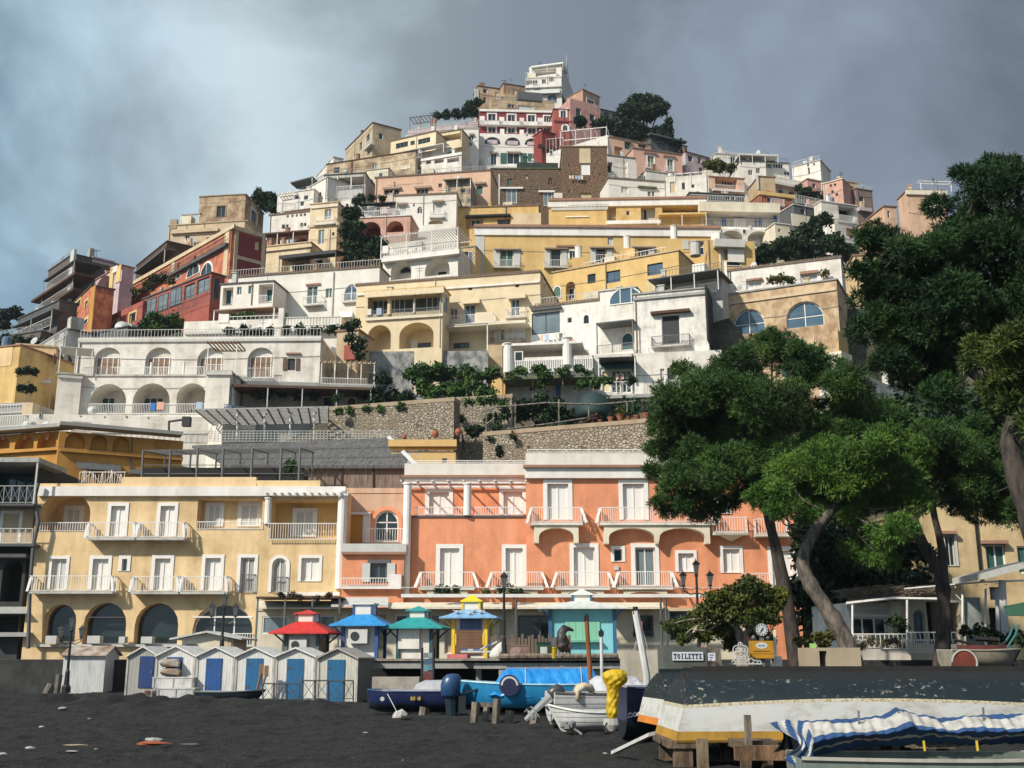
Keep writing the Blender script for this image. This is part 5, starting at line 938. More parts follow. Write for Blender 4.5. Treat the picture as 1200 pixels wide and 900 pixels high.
# ---- kiosks
def kiosk(label, wx0, wx1, ex0, ex1, ye, lx0, lx1, ly0, ly1, ytop, roof, wallc, Y=60, post='dgrey', cap=None, lant='white', yaw=-7, base=772, extra=None, over=None, wallm=None):
    k = ppm(Y, 2.5); w = (wx1 - wx0) / k; c = at((wx0 + wx1) / 2, base, Y); z0 = 1.66
    t = thing('kiosk', label, 'kiosk', (c.x, Y + w / 2, z0), R(yaw), 'beach kiosks on the promenade')
    ze = at(wx0, ye, Y).z - z0; zl0 = at(wx0, ly1, Y).z - z0; zl1 = at(wx0, ly0, Y).z - z0; zt = at(wx0, ytop, Y).z - z0
    h = w / 2; e = (ex1 - ex0) / k / 2 * .96; l = (lx1 - lx0) / k / 2
    MB().box(-h, h, -h, h, 0, ze + .05).build('wall', wallm or plaster(wallc, .35), t)
    for sx in (-1, 1):
        for sy in (-1, 1):
            mb = MB(); x, y = sx * (h + .03), sy * (h + .03); mb.box(x - .09, x + .09, y - .09, y + .09, 0, ze)
            mb.tube([(x, y, ze - .5), (x + sx * (e - h) * .7, y + sy * (e - h) * .7, ze + .06)], .05, 4); mb.build('post', paint(post, .5), t)
    mb = MB(); ring = lambda r, z: [(-r, -r, z), (r, -r, z), (r, r, z), (-r, r, z)]
    dz = zl0 - ze
    mb.loft([ring(e, ze), ring(e, ze + .07), ring(e * .62 + l * .38, ze + dz * .40), ring(e * .3 + l * .7, ze + dz * .72), ring(l * .98, zl0)]); rf = mb.build('roof', paint(roof, .6, .24), t)
    mb = MB(); mb.box(-l, l, -l, l, zl0 - .05, zl1); mb.build('lantern', plaster(lant, .3), t)
    for sx in (-1, 1):
        for sy in (-1, 1): MB().box(sx * l - .05, sx * l + .05, sy * l - .05, sy * l + .05, zl0 - .04, zl1 + .005).build('corner_post', paint(post, .5), t)
    mb = MB(); q = l * 1.28
    if zt > zl1 + .1: mb.loft([ring(q, zl1), ring(q, zl1 + .06), ring(q * .45, zl1 + (zt - zl1) * .6), ring(.04, zt)])
    else: mb.box(-q, q, -q, q, zl1, zl1 + .08)
    mb.build('cap', paint(cap or roof, .45, .1), t)
    if extra: extra(t, h, ze, k)
    return t
def ac(t, h, x, z, s=.45, deep=.4):
    a = MB().box(x - s, x + s, -h - deep - .05, -h - .05, z - s * .72, z + s * .72).build('air_conditioner', paint('lgrey', .5, .1), t)
    mb = MB(); mb.tube([(x - s * .3, -h - deep - .08, z), (x - s * .3, -h - deep - .052, z)], s * .46, 16); mb.build('fan', paint('dark', .6), a)
def ex_red(t, h, ze, k):
    ac(t, h, -h + .72, ze - .55)
    MB().box(h + .02, h + .06, -.5, .5, .0, ze - .35).build('side_panel', plaster('beige', .3), t); MB().box(.35, .5, -h - .05, -h - .02, ze - 1.2, ze - .95).build('switch_box', paint('grey'), t)
kiosk('white kiosk with bright red hipped roof behind the huts', 337, 374, 322, 397, 743, 351, 372, 719.5, 728, 714, (.60, .03, .025), 'white', Y=58, extra=ex_red)
def ex_blue(t, h, ze, k): ac(t, h, -h + .85, ze - .5, .5, .42); MB().box(h + .02, h + .05, -h * .7, h * .7, .0, ze - .2).build('side_panel', glass((.09, .12, .12)), t)
kiosk('white kiosk with bright blue hipped roof and white box lantern', 404, 443, 391, 462, 734, 417, 439, 708, 719.5, 707, (.025, .26, .60), 'white', Y=58.5, post=(.03, .09, .30), cap='white', extra=ex_blue)
def ex_teal(t, h, ze, k): MB().box(-h, -h + 1.1, -h - .2, -h - .03, ze - 1.0, ze - .02).build('shutter_box', paint('white', .5), t); MB().box(h + .02, h + .05, -h * .3, h * .5, .0, ze - .2).build('side_panel', planks('beige', 4), t)
kiosk('white kiosk with teal green hipped roof', 469, 507, 457, 531, 737, 482, 503, 716, 723, 709.5, (.02, .30, .30), 'white', Y=58.5, post=(.02, .07, .09), extra=ex_teal)
def ex_yel(t, h, ze, k):
    MB().box(-h + .3, h - .2, -h - .12, -h - .03, ze - .55, ze - .02).build('name_board', paint((.04, .08, .2), .5, .3), t)
    MB().box(-.62, .62, -h - .1, -h - .03, ze - 1.75, ze - .55).build('hatch', planks((.16, .085, .045), 9, 'Z', .3), t)
    for s in (-1, 1): MB().box(s * .72 - .06, s * .72 + .06, -h - .12, -h - .04, ze - 1.3, ze - .75).build('hatch_bracket', paint((.72, .45, .04)), t)
    rf = [c for c in t.children if c.name.startswith('roof')][0]
    e = .0
    for u, v in ((-.62, .42), (.05, .25), (.6, .42), (.2, .6)):
        r = (e_ := (590 - 519) / k / 2 * .96) * (1 - .62 * v); z = ze + .10 + (v * .42); mb = MB(); mb.lathe((u, -r + .02, z), [(.02, -.05), (.11, .03), (.11, .07), (.02, .13)], 8); mb.tube([(u - .2, -r, z + .14), (u, -r, z + .04), (u + .2, -r, z + .14)], .03, 4); mb.build('bird_ornament', paint('lgrey'), t)
    mb = MB(); mb.box(-h - .1, -h + .9, -h - 1.4, -h - .3, .0, .28); mb.build('deck_chair', paint((.55, .16, .16), .8), t)
kiosk('sky blue roofed kiosk with yellow posts, yellow cap and seagull ornaments', 534, 571, 519, 590, 725, 548, 568, 705, 713.5, 696, (.22, .42, .66), 'white', Y=57.5, post=(.80, .50, .03), cap=(.82, .60, .02), extra=ex_yel)
def ex_turq(t, h, ze, k):
    f = MB().box(-h * .55, h * .55, -h - .07, -h - .02, .95, ze - .6).build('hatch', planks((.22, .52, .36), 3, 'X', .15), t)
    MB().box(-h * .58, h * .58, -h - .35, -h - .02, .85, .94).build('counter', paint((.16, .45, .33)), t)
    MB().box(h + .01, h + .05, -h * .4, h * .4, 0, ze - .3).build('door', planks((.12, .36, .25), 4), t); MB().box(-.1, h * .95, -h - .3, -h - .03, .0, .12).build('step', paint('slate'), t)
kiosk('large turquoise kiosk with wide white hipped roof and green hatch', 648, 722, 631, 741, 714, 680, 702, 696, 703, 688, (.70, .72, .68), 'white', Y=56, post=(.03, .12, .24), wallm=plaster((.22, .56, .62), .25), yaw=-3, extra=ex_turq)
# small gabled booth by the yellow building
t = thing('booth', 'small white gabled booth with dark hatch beside the glazed arches', 'booth', (0, 0, 0))
Yb = 58; p0, p1 = at(212, 772, Yb), at(272, 772, Yb); ze = at(212, 748, Yb).z; zr = at(238, 742, Yb).z
MB().prism([(p0.x, Yb, 1.66), (p1.x, Yb, 1.66), (p1.x, Yb, ze), ((p0.x + p1.x) / 2, Yb, zr), (p0.x, Yb, ze)], (0, 3, 0)).build('wall', plaster('pale', .5), t)
mb = MB(); xm = (p0.x + p1.x) / 2
for s, xx in ((-1, p0.x - .55), (1, p1.x + .5)): mb.prism([(xm, Yb - .35, zr + .02), (xx, Yb - .35, ze - .08), (xx, Yb - .35, ze), (xm, Yb - .35, zr + .12)], (0, 3.7, 0))
mb.build('roof', paint('lgrey', .8, .3), t)
a, b = at(218, 755, Yb), at(231, 763, Yb); MB().box(a.x, b.x, Yb - .05, Yb - .02, b.z, a.z).build('hatch', paint('black'), t); a, b = at(258, 748, Yb), at(271, 760, Yb); MB().box(a.x, b.x, Yb - .06, Yb - .02, b.z, a.z).build('side_panel', planks('sand', 5), t)
# ---- huts
HW = lambda: planks((.66, .65, .61), 7.5, 'X', .32)
def hut(label, x0, x1, ye, yr, yb, door, depth=2.6, doorc=(.012, .12, .27), wallm=None, rc=(.70, .68, .64), yaw=-4, dy=0, plain=False):
    Y = Yg(yb) + dy; k = ppm(Y, 1); w = (x1 - x0) / k; p = at((x0 + x1) / 2, yb, Y); h = w / 2
    t = thing('beach_hut', label, 'beach hut', (p.x, Y, 0), R(yaw), 'white beach huts in a row')
    ze = at(x0, ye, Y).z; zr = at(x0, yr, Y).z
    MB().prism([(-h + .02, 0, -.25), (h - .02, 0, -.25), (h - .02, 0, ze), (0, 0, zr), (-h + .02, 0, ze)], (0, depth, 0)).build('wall', wallm or HW(), t)
    mb = MB()
    for s in (-1, 1): mb.prism([(0, -.16, zr + .015), (s * (h + .03), -.16, ze - .02), (s * (h + .03), -.16, ze + .05), (0, -.16, zr + .085)], (0, depth + .3, 0))
    mb.build('roof', paint(rc, .85, .3), t)
    for s in (-1, 1): MB().box(s * (h - .05) - .045, s * (h - .05) + .045, -.035, -.004, -.1, ze - .05).build('corner_board', paint((.45, .43, .40), .8, .3), t)
    if door:
        d0, d1, yt, ybm = door; c = (x0 + x1) / 2; a, b = (d0 - c) / k, (d1 - c) / k
        dr = MB().box(a, b, -.05, -.006, at(c, ybm, Y).z, at(c, yt, Y).z).build('door', planks(doorc, 9, 'X', .42), t); zc = at(c, (yt + ybm) / 2, Y).z; MB().box(b - .1, b - .05, -.08, -.051, zc - .06, zc + .08).build('latch', paint('dgrey'), dr)
        for zz in (-.5, .5): MB().box(a + .005, a + .2, -.062, -.0505, zc + zz - .025, zc + zz + .025).build('hinge', paint('wbrown'), dr)
    return t
hut('beach hut half hidden behind the next one, with deep blue door', 145, 184, 770, 759, 816, (161, 178, 769, 806), dy=1.6, doorc=(.012, .045, .17), wallm=planks((.34, .33, .30), 6, 'X', .3))
hut('beach hut with white crates stacked across its front', 179, 227, 769.5, 758.5, 818, (192, 211, 770, 800), doorc=(.012, .075, .25))
hut('beach hut with blue door, left neighbour of the dark rowing boat hut', 227, 273, 769.5, 759.5, 819.5, (239, 258, 771.5, 812), doorc=(.012, .08, .27))
hut('beach hut with teal blue door standing behind the dark rowing boat', 273, 320, 770, 760, 820, (286.5, 306, 771.5, 812), doorc=(.012, .12, .28))
hut('beach hut with blue door behind the crossed rail fence', 320.5, 368.5, 770, 760.5, 821, (334.5, 354, 772, 822))
hut('end beach hut with weathered plank side and blue door', 369.5, 419, 772, 761, 822.5, (382, 403, 773, 823), wallm=planks((.56, .54, .46), 7, 'X', .45), rc=(.40, .37, .34), yaw=-7)
# the side-on hut
Yh = Yg(813); t = thing('beach_hut', 'side on grey white plank hut with rusty pale roof', 'beach hut', (0, 0, 0), 0, 'white beach huts in a row')
p0, p1 = at(75, 768, Yh), at(124, 768, Yh); ze = p0.z; zr = at(95, 758, Yh).z
mb = MB(); mb.prism([(p0.x, Yh, -.2), (p1.x, Yh, -.2), (p1.x, Yh, ze), (p0.x, Yh, ze)], (0, 2.0, 0)); mb.prism([(p1.x - .002, Yh, ze), (p1.x - .002, Yh + 2, ze), (p1.x - .002, Yh + 1, zr)], (-.1, 0, 0)); mb.build('wall', planks((.56, .56, .55), 8, 'X', .45), t)
mb = MB()
for y0, y1 in ((-.2, 1.0), (2.2, 1.0)): mb.prism([(p0.x - .1, Yh + y0, ze - .03), (p1.x + .12, Yh + y0, ze - .03), (p1.x + .12, Yh + y1, zr), (p0.x - .1, Yh + y1, zr)], (0, 0, .06))
mb.build('roof', ruin((.42, .36, .30), (.22, .13, .09), .42, .6, 1.5), t)
# white crates, cardboard and other things by the huts
def crate(label, x0, x1, y0, y1, Y, D=.7, c=(.56, .55, .52), name='crate', cat='crate'):
    a, b = at(x0, y0, Y), at(x1, y1, Y); t = thing(name, label, cat, ((a.x + b.x) / 2, Y, b.z)); w = (b.x - a.x) / 2; hh = a.z - b.z
    MB().box(-w, w, 0, D, 0, hh * .86).build('box', paint(c, .7, .25), t); MB().box(-w - .02, w + .02, -.02, D + .02, hh * .88, hh).build('lid', paint(c, .7, .3), t)
    mb = MB()
    for u in (-w * .92, 0, w * .92): mb.box(u - .03, u + .03, -.03, -.005, .03, hh * .84)
    mb.build('batten', paint(tuple(v * .8 for v in c), .7, .3), t); return t
crate('long white crate, upper of the two stacked before the hut', 179, 226.5, 793.5, 805.8, Yg(819) - .8); crate('long white crate, lower of the two stacked before the hut', 184, 227, 806.3, 819.5, Yg(819.5) - .9)
crate('grey crate between the side on hut and the deep blue door', 131, 156, 796.5, 806, Yg(812) + .5, c=(.36, .37, .36))
mb = MB(); Yc = Yg(818) - .12
for (x0, x1, y0, y1, d) in ((189, 213, 772, 782, 0), (190, 214, 783, 792, -.06)):
    a, b = at(x0, y0, Yc), at(x1, y1, Yc); mb.loft([[(a.x + .1, Yc + d, b.z), (b.x - .1, Yc + d, b.z), (b.x, Yc + d - .25, (a.z + b.z) / 2), (b.x - .15, Yc + d, a.z), (a.x + .05, Yc + d, a.z), (a.x, Yc + d - .2, (a.z + b.z) / 2)], [(a.x + .1, Yc + d - .3, b.z + .05), (b.x - .1, Yc + d - .3, b.z + .03), (b.x - .05, Yc + d - .4, (a.z + b.z) / 2), (b.x - .2, Yc + d - .3, a.z - .04), (a.x + .1, Yc + d - .3, a.z - .03), (a.x + .05, Yc + d - .4, (a.z + b.z) / 2)]])
tag(mb.build('bundle', ruin((.34, .32, .29), (.30, .19, .10), .42, .58, 2.5)), 'grey and brown rolled bundle hung on the hut front above white crates', 'bundle')
# rowing boat before the huts, broken tub, cross rail fence, post, oars
def rail_fence(label, pts, Y, yt, yb):
    t = thing('rail_fence', label, 'fence'); mb = MB()
    for a, b in zip(pts[:-1], pts[1:]):
        A0, A1, B0, B1 = at(a, yb, Y), at(a, yt, Y), at(b, yb, Y), at(b, yt, Y)
        for p, q in ((A0, A1), (A1, B1), (B0, B1)): mb.tube([p, q], .03, 5)
        mb.tube([A0 + (A1 - A0) * .2, B0 + (B1 - B0) * .2], .02, 4); mb.tube([A0 + (A1 - A0) * .2, B1], .014, 4); mb.tube([A1, B0 + (B1 - B0) * .2], .014, 4)
    mb.build('rails', paint((.05, .055, .06), .6, .3), t)
rail_fence('low dark cross braced rail in front of the blue hut door', [308, 321, 336, 351], Yg(823) - .4, 801, 824); rail_fence('taller thin cross braced rail before the end hut', [354.5, 369, 385, 403, 414], Yg(824) - .5, 797.5, 824)
mb = MB(); p = at(304, 812, Yg(821) - .6)
for x0, y0, x1, y1 in ((304, 815, 312, 790), (300, 812, 306, 788)): mb.tube([at(x0, y0, p.y), at(x1, y1, p.y)], [.05, .05], 5); q = at(x1, y1, p.y); mb.box(q.x - .09, q.x + .09, q.y - .02, q.y + .02, q.z - .1, q.z + .35)
tag(mb.build('oars', paint('wood', .8)), 'wooden oars leaning against the hut beside the dark rowing boat', 'oars')
mb = MB(); p = at(66, 815, Yg(814)); mb.tube([p, p + Vector((.05, 0, 1.0))], .16, 8); mb.tube([p + Vector((-.45, -.2, 0)), p + Vector((-.3, 0, .5))], .2, 8); tag(mb.build('mooring_post', bark((.22, .19, .15))), 'short wooden mooring post left of the side on hut', 'post')
mb = MB(); p = at(178, 812, Yg(818) - 1.2); mb.lathe((p.x, p.y, p.z - .15), [(.28, 0), (.36, .2), (.36, .26), (.28, .27)], 10); tag(mb.build('tub', ruin((.5, .48, .45), (.12, .05, .04), .45, .55, 3)), 'broken maroon and white tub lying beside the white crates', 'tub')
# ---- boats
def hull_rings(L, B, D, n=17, transom=.8, rake=.35, sheer=.18, fine=2.2, prof=None, wl=0, tr=0):
    """stations from the stern (x=0) to the bow (x=L); each a list of points keel -> gunwale on +y"""
    prof = prof or [(0, 0), (.34, .06), (.66, .17), (.86, .36), (.95, .6), (.985, .84), (1.0, 1.0)]
    rings = []
    for i in range(n):
        t = i / (n - 1); b = (transom + (1 - transom) * math.sin(min(1, t / .45) * math.pi / 2)) if t < .45 else max(.012, 1 - ((t - .45) / .55) ** fine)
        sh = sheer * (1.4 * max(0, (t - .4) / .6) ** 2 + .25 * max(0, (.4 - t) / .4) ** 2); row = []
        for u, v in prof:
            lift = .16 * D * max(0, (t - .72) / .28) ** 2 * (1 - v); v = v - wl * (math.sin(math.pi * min(1, t * 1.45)) - .25) * max(0, 1 - abs(v - .5) / .34)
            vv = u if b > .5 else u ** (1 + (.5 - b) * 1.2)
            row.append((t * L + tr * (1 - v) * (1 - t) ** 8 - (1 - v) * rake * max(0, (t - .7) / .3) ** 1.5, B / 2 * b * vv, v * D + lift + sh * v * D))
        rings.append(row)
    return rings
def boat(label, loc, rz, L=4, B=1.5, D=.62, flip=False, mats=None, rows=None, inner='lgrey', name='rowing_boat', rail='white', thw=2, group=None, roll=0, pitch=0, **k):
    """mats: list of materials; rows: the material of each strip of the hull from keel to gunwale"""
    t = thing(name, label, 'boat', loc, rz, group); t.rotation_euler = (math.pi + roll if flip else roll, pitch, rz)
    rg = hull_rings(L, B, D, **k); m = len(rg[0]); mb = MB()
    for sgn in (1, -1):
        vs = [(x, y * sgn, z) for r in rg for x, y, z in r]
        for i in range(len(rg) - 1):
            for j in range(m - 1):
                q = (i * m + j, (i + 1) * m + j, (i + 1) * m + j + 1, i * m + j + 1)
                pts = [vs[a] for a in q]; mb.add(pts, [(0, 1, 2, 3) if sgn > 0 else (3, 2, 1, 0)], rows[j] if rows else 0)
    h = mb.build('hull', mats, t, smooth=False)
    import bmesh
    bm = bmesh.new(); bm.from_mesh(h.data); bmesh.ops.remove_doubles(bm, verts=bm.verts, dist=.0005); bm.to_mesh(h.data); bm.free()
    h.data.polygons.foreach_set('use_smooth', [True] * len(h.data.polygons))
    # transom, with the same strips
    mb = MB(); r0 = rg[0]
    for j in range(m - 1):
        (x, y0, z0), (xb, y1, z1) = r0[j], r0[j + 1]; mb.add([(x - .004, -y0, z0), (x - .004, y0, z0), (xb - .004, y1, z1), (xb - .004, -y1, z1)], [(0, 3, 2, 1)], rows[j] if rows else 0)
    mb.build('transom', mats, t)
    mb = MB(); top = [r[-1] for r in rg]
    for s in (1, -1): mb.tube([(x, y * s, z) for x, y, z in top], .035, 5)
    mb.build('gunwale', paint(rail, .5, .2), t)
    mb = MB(); mb.tube([(r[0][0], 0, r[0][2] - .02) for r in rg] + [(rg[-1][-1][0] + .02, 0, rg[-1][-1][2])], .035, 4); mb.build('keel', mats[0], t)
    if not flip:
        mb = MB(); inn = []
        for r in rg[:-1]: inn.append([(x, y * .93 * s, max(z, .12 * D) + .02) for s in (-1, 1) for x, y, z in (r[::-1] if s < 0 else r[1:])])
        mb.loft(inn, closed=False, cap=False); mb.build('inner_skin', paint(inner, .8, .3), t)
        for q in range(thw):
            i = int(len(rg) * (.28 + .3 * q)); x, y, z = rg[i][-2]; MB().box(x - .12, x + .12, -y * .95, y * .95, z - .03, z).build('seat', paint('wood', .8), t)
    return t
def outboard(label, loc, rz, tilt=0, cowl='dgrey', leg='lgrey', s=1.0, cover=None):
    t = thing('outboard_motor', label, 'outboard motor', loc, rz); t.rotation_euler = (0, tilt, rz); t.scale = (s, s, s)
    mb = MB(); mb.loft([[(math.cos(a) * .19 * f + ox, math.sin(a) * .14 * f, z) for a in [2 * math.pi * k / 14 for k in range(14)]] for f, z, ox in ((.75, .05, 0), (1, .1, 0), (1.05, .3, .01), (.95, .42, .03), (.6, .49, .05), (.1, .5, .05))]); mb.build('cowling', paint(cowl, .35, .1), t, smooth=True)
    mb = MB(); mb.loft([[(x * .09 * f + ox, y * .055 * f, z) for x, y in ((-1, -.6), (0, -1), (1, -.6), (1, .6), (0, 1), (-1, .6))] for f, z, ox in ((1.2, .06, 0), (1.0, -.2, .01), (.9, -.6, .03), (.9, -.72, .04), (.5, -.95, .06))])
    mb.box(-.12, .24, -.11, .11, -.6, -.575); mb.lathe((.05, 0, -.74), [(.01, -.06), (.06, -.03), (.07, 0), (.06, .05), (.02, .09)], 8, sx=2.6); mb.build('leg', paint(leg, .4, .2), t)
    mb = MB()
    for k in range(3):
        a = k * 2.094; mb.prism([(-.13, .0, -.74), (-.15, .06 * math.cos(a) - .05 * math.sin(a), -.74 + .06 * math.sin(a) + .05 * math.cos(a)), (-.15, .14 * math.cos(a), -.74 + .14 * math.sin(a)), (-.13, .06 * math.cos(a) + .05 * math.sin(a), -.74 + .06 * math.sin(a) - .05 * math.cos(a))], (.015, 0, 0))
    mb.build('propeller', paint('dgrey', .4), t)
    mb = MB(); mb.box(.16, .3, -.1, .1, -.25, .08); mb.tube([(.2, 0, .1), (.55, .05, .2), (.7, .05, .22)], .025, 5); mb.build('bracket', paint('dark', .5), t)
    return t
def cloth(name, label, f, nu, nv, mats, rowmat, cat='cover', loc=(0, 0, 0), rz=0, parent=None):
    vs = [f(i / nu, j / nv) for i in range(nu + 1) for j in range(nv + 1)]; mb = MB(); w = nv + 1
    mb.v = vs
    for i in range(nu):
        for j in range(nv): mb.f.append((i * w + j, (i + 1) * w + j, (i + 1) * w + j + 1, i * w + j + 1)); mb.m.append(rowmat(i / nu, j / nv))
    o = mb.build(name, mats, parent, smooth=True, loc=loc, rot=(0, 0, rz))
    return o if parent else tag(o, label, cat)
# peeling bottom paint of the upturned boat
m = Mat('peeling_hull_paint', .6); ch = m.ramp(m.noise(7, (1, 1, 1.4), 8, .72), .575, .64); big = m.ramp(m.noise(.8, (1, 1, 2), 3), .42, .60)
q = m.n('ShaderNodeMath', operation='MULTIPLY'); m.l(ch, q.inputs[0]); m.l(big, q.inputs[1])
m.col(m.mix(q.outputs[0], m.mix(m.noise(1.5, detail=6), (.003, .008, .010), (.008, .021, .025)), (.42, .38, .32))); m.bump(ch, .3, .01); PEEL = m.m
m = Mat('worn_white_hull', .5); m.col(m.mix(m.ramp(m.noise(3.5, (.5, 1, 1.2), 7, .68), .46, .74), (.56, .56, .53), (.30, .28, .24))); WHULL = m.m
m = Mat('speckled_band', .7); m.col(m.mix(m.ramp(m.noise(22, detail=5), .45, .6), (.52, .48, .38), (.34, .26, .12))); SPECK = m.m
MUST = paint((.42, .23, .03), .6, .25)
PR2 = [(0, 0), (.2, .05), (.46, .13), (.72, .24), (.90, .38), (.955, .47), (.965, .52), (.985, .80), (.992, .87), (1.0, 1.0)]
YB = 19.3; p = at(784, 868, YB)
BIG = boat('large upturned boat with peeling dark green bottom, white sides and mustard stripe', (p.x + .08, YB + 1.05, p.z + 1.12), R(3), L=9.5, B=2.15, D=1.12, flip=True, mats=[PEEL, WHULL, MUST, SPECK, paint((.010, .010, .010), .8, .3)], rows=[4, 4, 0, 0, 0, 3, 1, 1, 2], rail=(.30, .17, .03), transom=.93, sheer=.02, rake=.8, prof=PR2, n=30, fine=2.6, wl=.10, tr=.34)
mb = MB(); mb.box(.52, 7.8, -.05, .05, -.07, .03); mb.build('keel_board', paint((.022, .020, .018), .9, .3), BIG)
# trestles under it
def trestle(label, x0, x1, yt, yb, Y, D=1.8, leg=2):
    t = thing('trestle', label, 'trestle'); a, b = at(x0, yt, Y), at(x1, yt, Y)
    for u in ((a.x, b.x) if leg == 2 else (a.x,)):
        for v in (0, D): MB().box(u, u + .16, Y + v, Y + v + .14, -.1, a.z - .12).build('leg', bark((.20, .14, .09)), t)
    MB().box(a.x - .1, b.x + .25, Y - .05, Y + D + .2, a.z - .12, a.z).build('beam', bark((.20, .14, .09)), t); return t
trestle('wooden trestle under the stern of the upturned boat', 789, 800, 868, 890, YB + .1); trestle('stout wooden trestle under the upturned boat near the tall post', 868, 893, 868, 900, YB - .5); trestle('wooden trestle below the striped boat cover side of upturned boat', 1075, 1100, 868, 900, YB - .2)
mb = MB(); a = at(873, 838, YB - .75); b = at(882, 876, YB - .75); mb.box(a.x, b.x, a.y, a.y + .12, b.z, a.z); tag(mb.build('post', bark((.34, .29, .22))), 'upright timber post against the side of the upturned boat', 'post')
mb = MB(); a, b = at(817, 866, YB - .9), at(831, 900, YB - .9); mb.box(a.x, b.x, a.y, a.y + .13, -.05, a.z); tag(mb.build('post', bark((.26, .19, .12))), 'short squared timber leg below the mustard stripe', 'post')
mb = MB(); a, b = at(899, 866, YB - .9), at(925, 872, YB - .9); a2 = at(862, 868, YB - 1.0); mb.box(a2.x, b.x + .6, a.y - .05, a.y + .1, a.z - .32, a.z - .1); tag(mb.build('timber_rail', bark((.30, .17, .09))), 'reddish squared timber lying across the trestle heads', 'timber')
p = at(761, 851, 21.6)
boat('smaller upturned boat with orange stripe, dark bottom and white side', (p.x + .1, 22.6, p.z + .98), R(8), L=5.5, B=1.9, D=.98, flip=True, mats=[PEEL, WHULL, paint((.62, .20, .025), .6, .2)], rows=[0, 0, 0, 0, 0, 0, 1, 1, 2], rail=(.03, .03, .03), transom=.9, sheer=.02, prof=PR2, tr=.25)
# plank on the sand
mb = MB(); a, b = at(716, 884, Yg(886)), at(760, 863, YB + .6); mb.prism([a, a + Vector((.12, .05, .0)), b + Vector((.12, .05, .02)), b], (0, 0, .06)); tag(mb.build('plank', paint((.55, .54, .50), .8, .2)), 'white plank leaning from the sand onto the upturned boat trestle', 'plank')
# boats in the middle
NAVY = paint((.012, .02, .075), .4, .2); BLUEH = paint((.02, .22, .44), .4, .15); DKB = paint((.006, .012, .022), .6, .2); WH = paint((.56, .56, .54), .5, .25)
PR3 = [(0, 0), (.34, .06), (.66, .17), (.86, .36), (.95, .6), (.985, .84), (1.0, 1.0)]
def place(x, y, yb): Y = Yg(yb); q = at(x, y, Y); return q
def textmesh(s, name, size, parent, loc, rot, m, extrude=.004, bold=.0):
    cu = bpy.data.curves.new(name, 'FONT'); cu.body = s; cu.size = size; cu.extrude = extrude; cu.align_x = 'CENTER'; cu.align_y = 'CENTER'; cu.offset = bold
    o = bpy.data.objects.new(name, cu); COL.objects.link(o); cu.materials.append(m); o.parent = parent; o.location = loc; o.rotation_euler = rot; return o
YN = Yg(839); p = at(537, 838, YN)
nb = boat('navy blue small boat with yellow number on its side', (p.x, YN + .55, .12), R(180 - 2), L=2.95, B=1.3, D=.62, mats=[DKB, NAVY], rows=[0, 0, 0, 1, 1, 1], rail=(.03, .06, .16), transom=.9, sheer=.05, rake=.05, fine=5)
pp = nb.matrix_basis.inverted() @ at(487, 819, YN - .12)
mb = MB(); q0 = at(481.3, 816.6, YN - .14); q1 = at(493.5, 820.6, YN - .14); dw = (q1.x - q0.x) / 4; dh = q0.z - q1.z; st = dw * .2
for i, segs in enumerate(('abcdefg', 'abged', 'bc', 'abcdefg')):
    x0 = q0.x + i * dw; x1 = x0 + dw * .68; zb, zm, zt_ = q1.z, (q0.z + q1.z) / 2, q0.z
    for s_ in segs:
        bx_ = dict(a=(x0, x1, zt_ - st, zt_), d=(x0, x1, zb, zb + st), g=(x0, x1, zm - st / 2, zm + st / 2), f=(x0, x0 + st, zm + st / 2, zt_ - st), b=(x1 - st, x1, zm + st / 2, zt_ - st), e=(x0, x0 + st, zb + st, zm - st / 2), c=(x1 - st, x1, zb + st, zm - st / 2))[s_]
        mb.box(bx_[0], bx_[1], q0.y, q0.y + .05, bx_[2], bx_[3])
o = mb.build('registration_number', paint((.62, .44, .05), .6, 0), nb); o.matrix_parent_inverse = nb.matrix_basis.inverted()
mb = MB(); q = at(448, 819, YN - .13); mb.tube([q, q + Vector((0, -.02, 0))], .07, 10); tag(mb.build('fender_boss', paint('lgrey')), 'round pale boss near the bow of the navy boat', 'boss')
mb = MB(); mb.tube([at(454, 813, YN - .2), at(466, 836, YN - .75)], .012, 5); tag(mb.build('rope', paint('lgrey')), 'pale rope from the navy boat down to the white rock', 'rope')
outboard('outboard motor in navy blue cover between navy and bright blue boats', (at(528, 817, YN).x, YN - .25, at(528, 820, YN).z), R(8), 0, (.02, .06, .15), (.012, .03, .04), s=1.6)
# grey covered tender behind
Yt = Yg(826); p0, p1 = at(483, 812, Yt), at(560, 812, Yt); zt = at(500, 797, Yt).z
mb = MB(); mb.loft([[(x, Yt + .75 * math.cos(a) * f, p0.z - .5 + (zt - p0.z + .5) * max(0, math.sin(a)) ** .6 * g) for a in [math.pi * k / 10 for k in range(11)]] for x, f, g in ((p0.x, .3, .55), (p0.x + .15, .7, .85), (p0.x + .5, .95, 1), (p1.x - .5, 1, 1.02), (p1.x - .05, 1, .98), (p1.x, .8, .8))], closed=False); tag(mb.build('covered_tender', paint((.36, .37, .38), .6, .15), smooth=True), 'pale grey covered tender behind the navy boat', 'boat')
YB2 = Yg(840) + .1; p = at(533, 838, YB2); q = at(722, 838, YB2)
bb = boat('bright blue boat under a blue tarpaulin', (q.x, YB2 + .9, .1), R(180), L=q.x - p.x + .1, B=1.8, D=.86, mats=[DKB, BLUEH], rows=[0, 0, 1, 1, 1, 1], rail=(.32, .55, .65), transom=.9, sheer=.1, rake=.35, fine=3.2)
x0, x1 = at(573, 800, YB2).x, at(703, 800, YB2).x; zg = at(600, 812, YB2).z; zt = at(620, 783, YB2 + .9).z
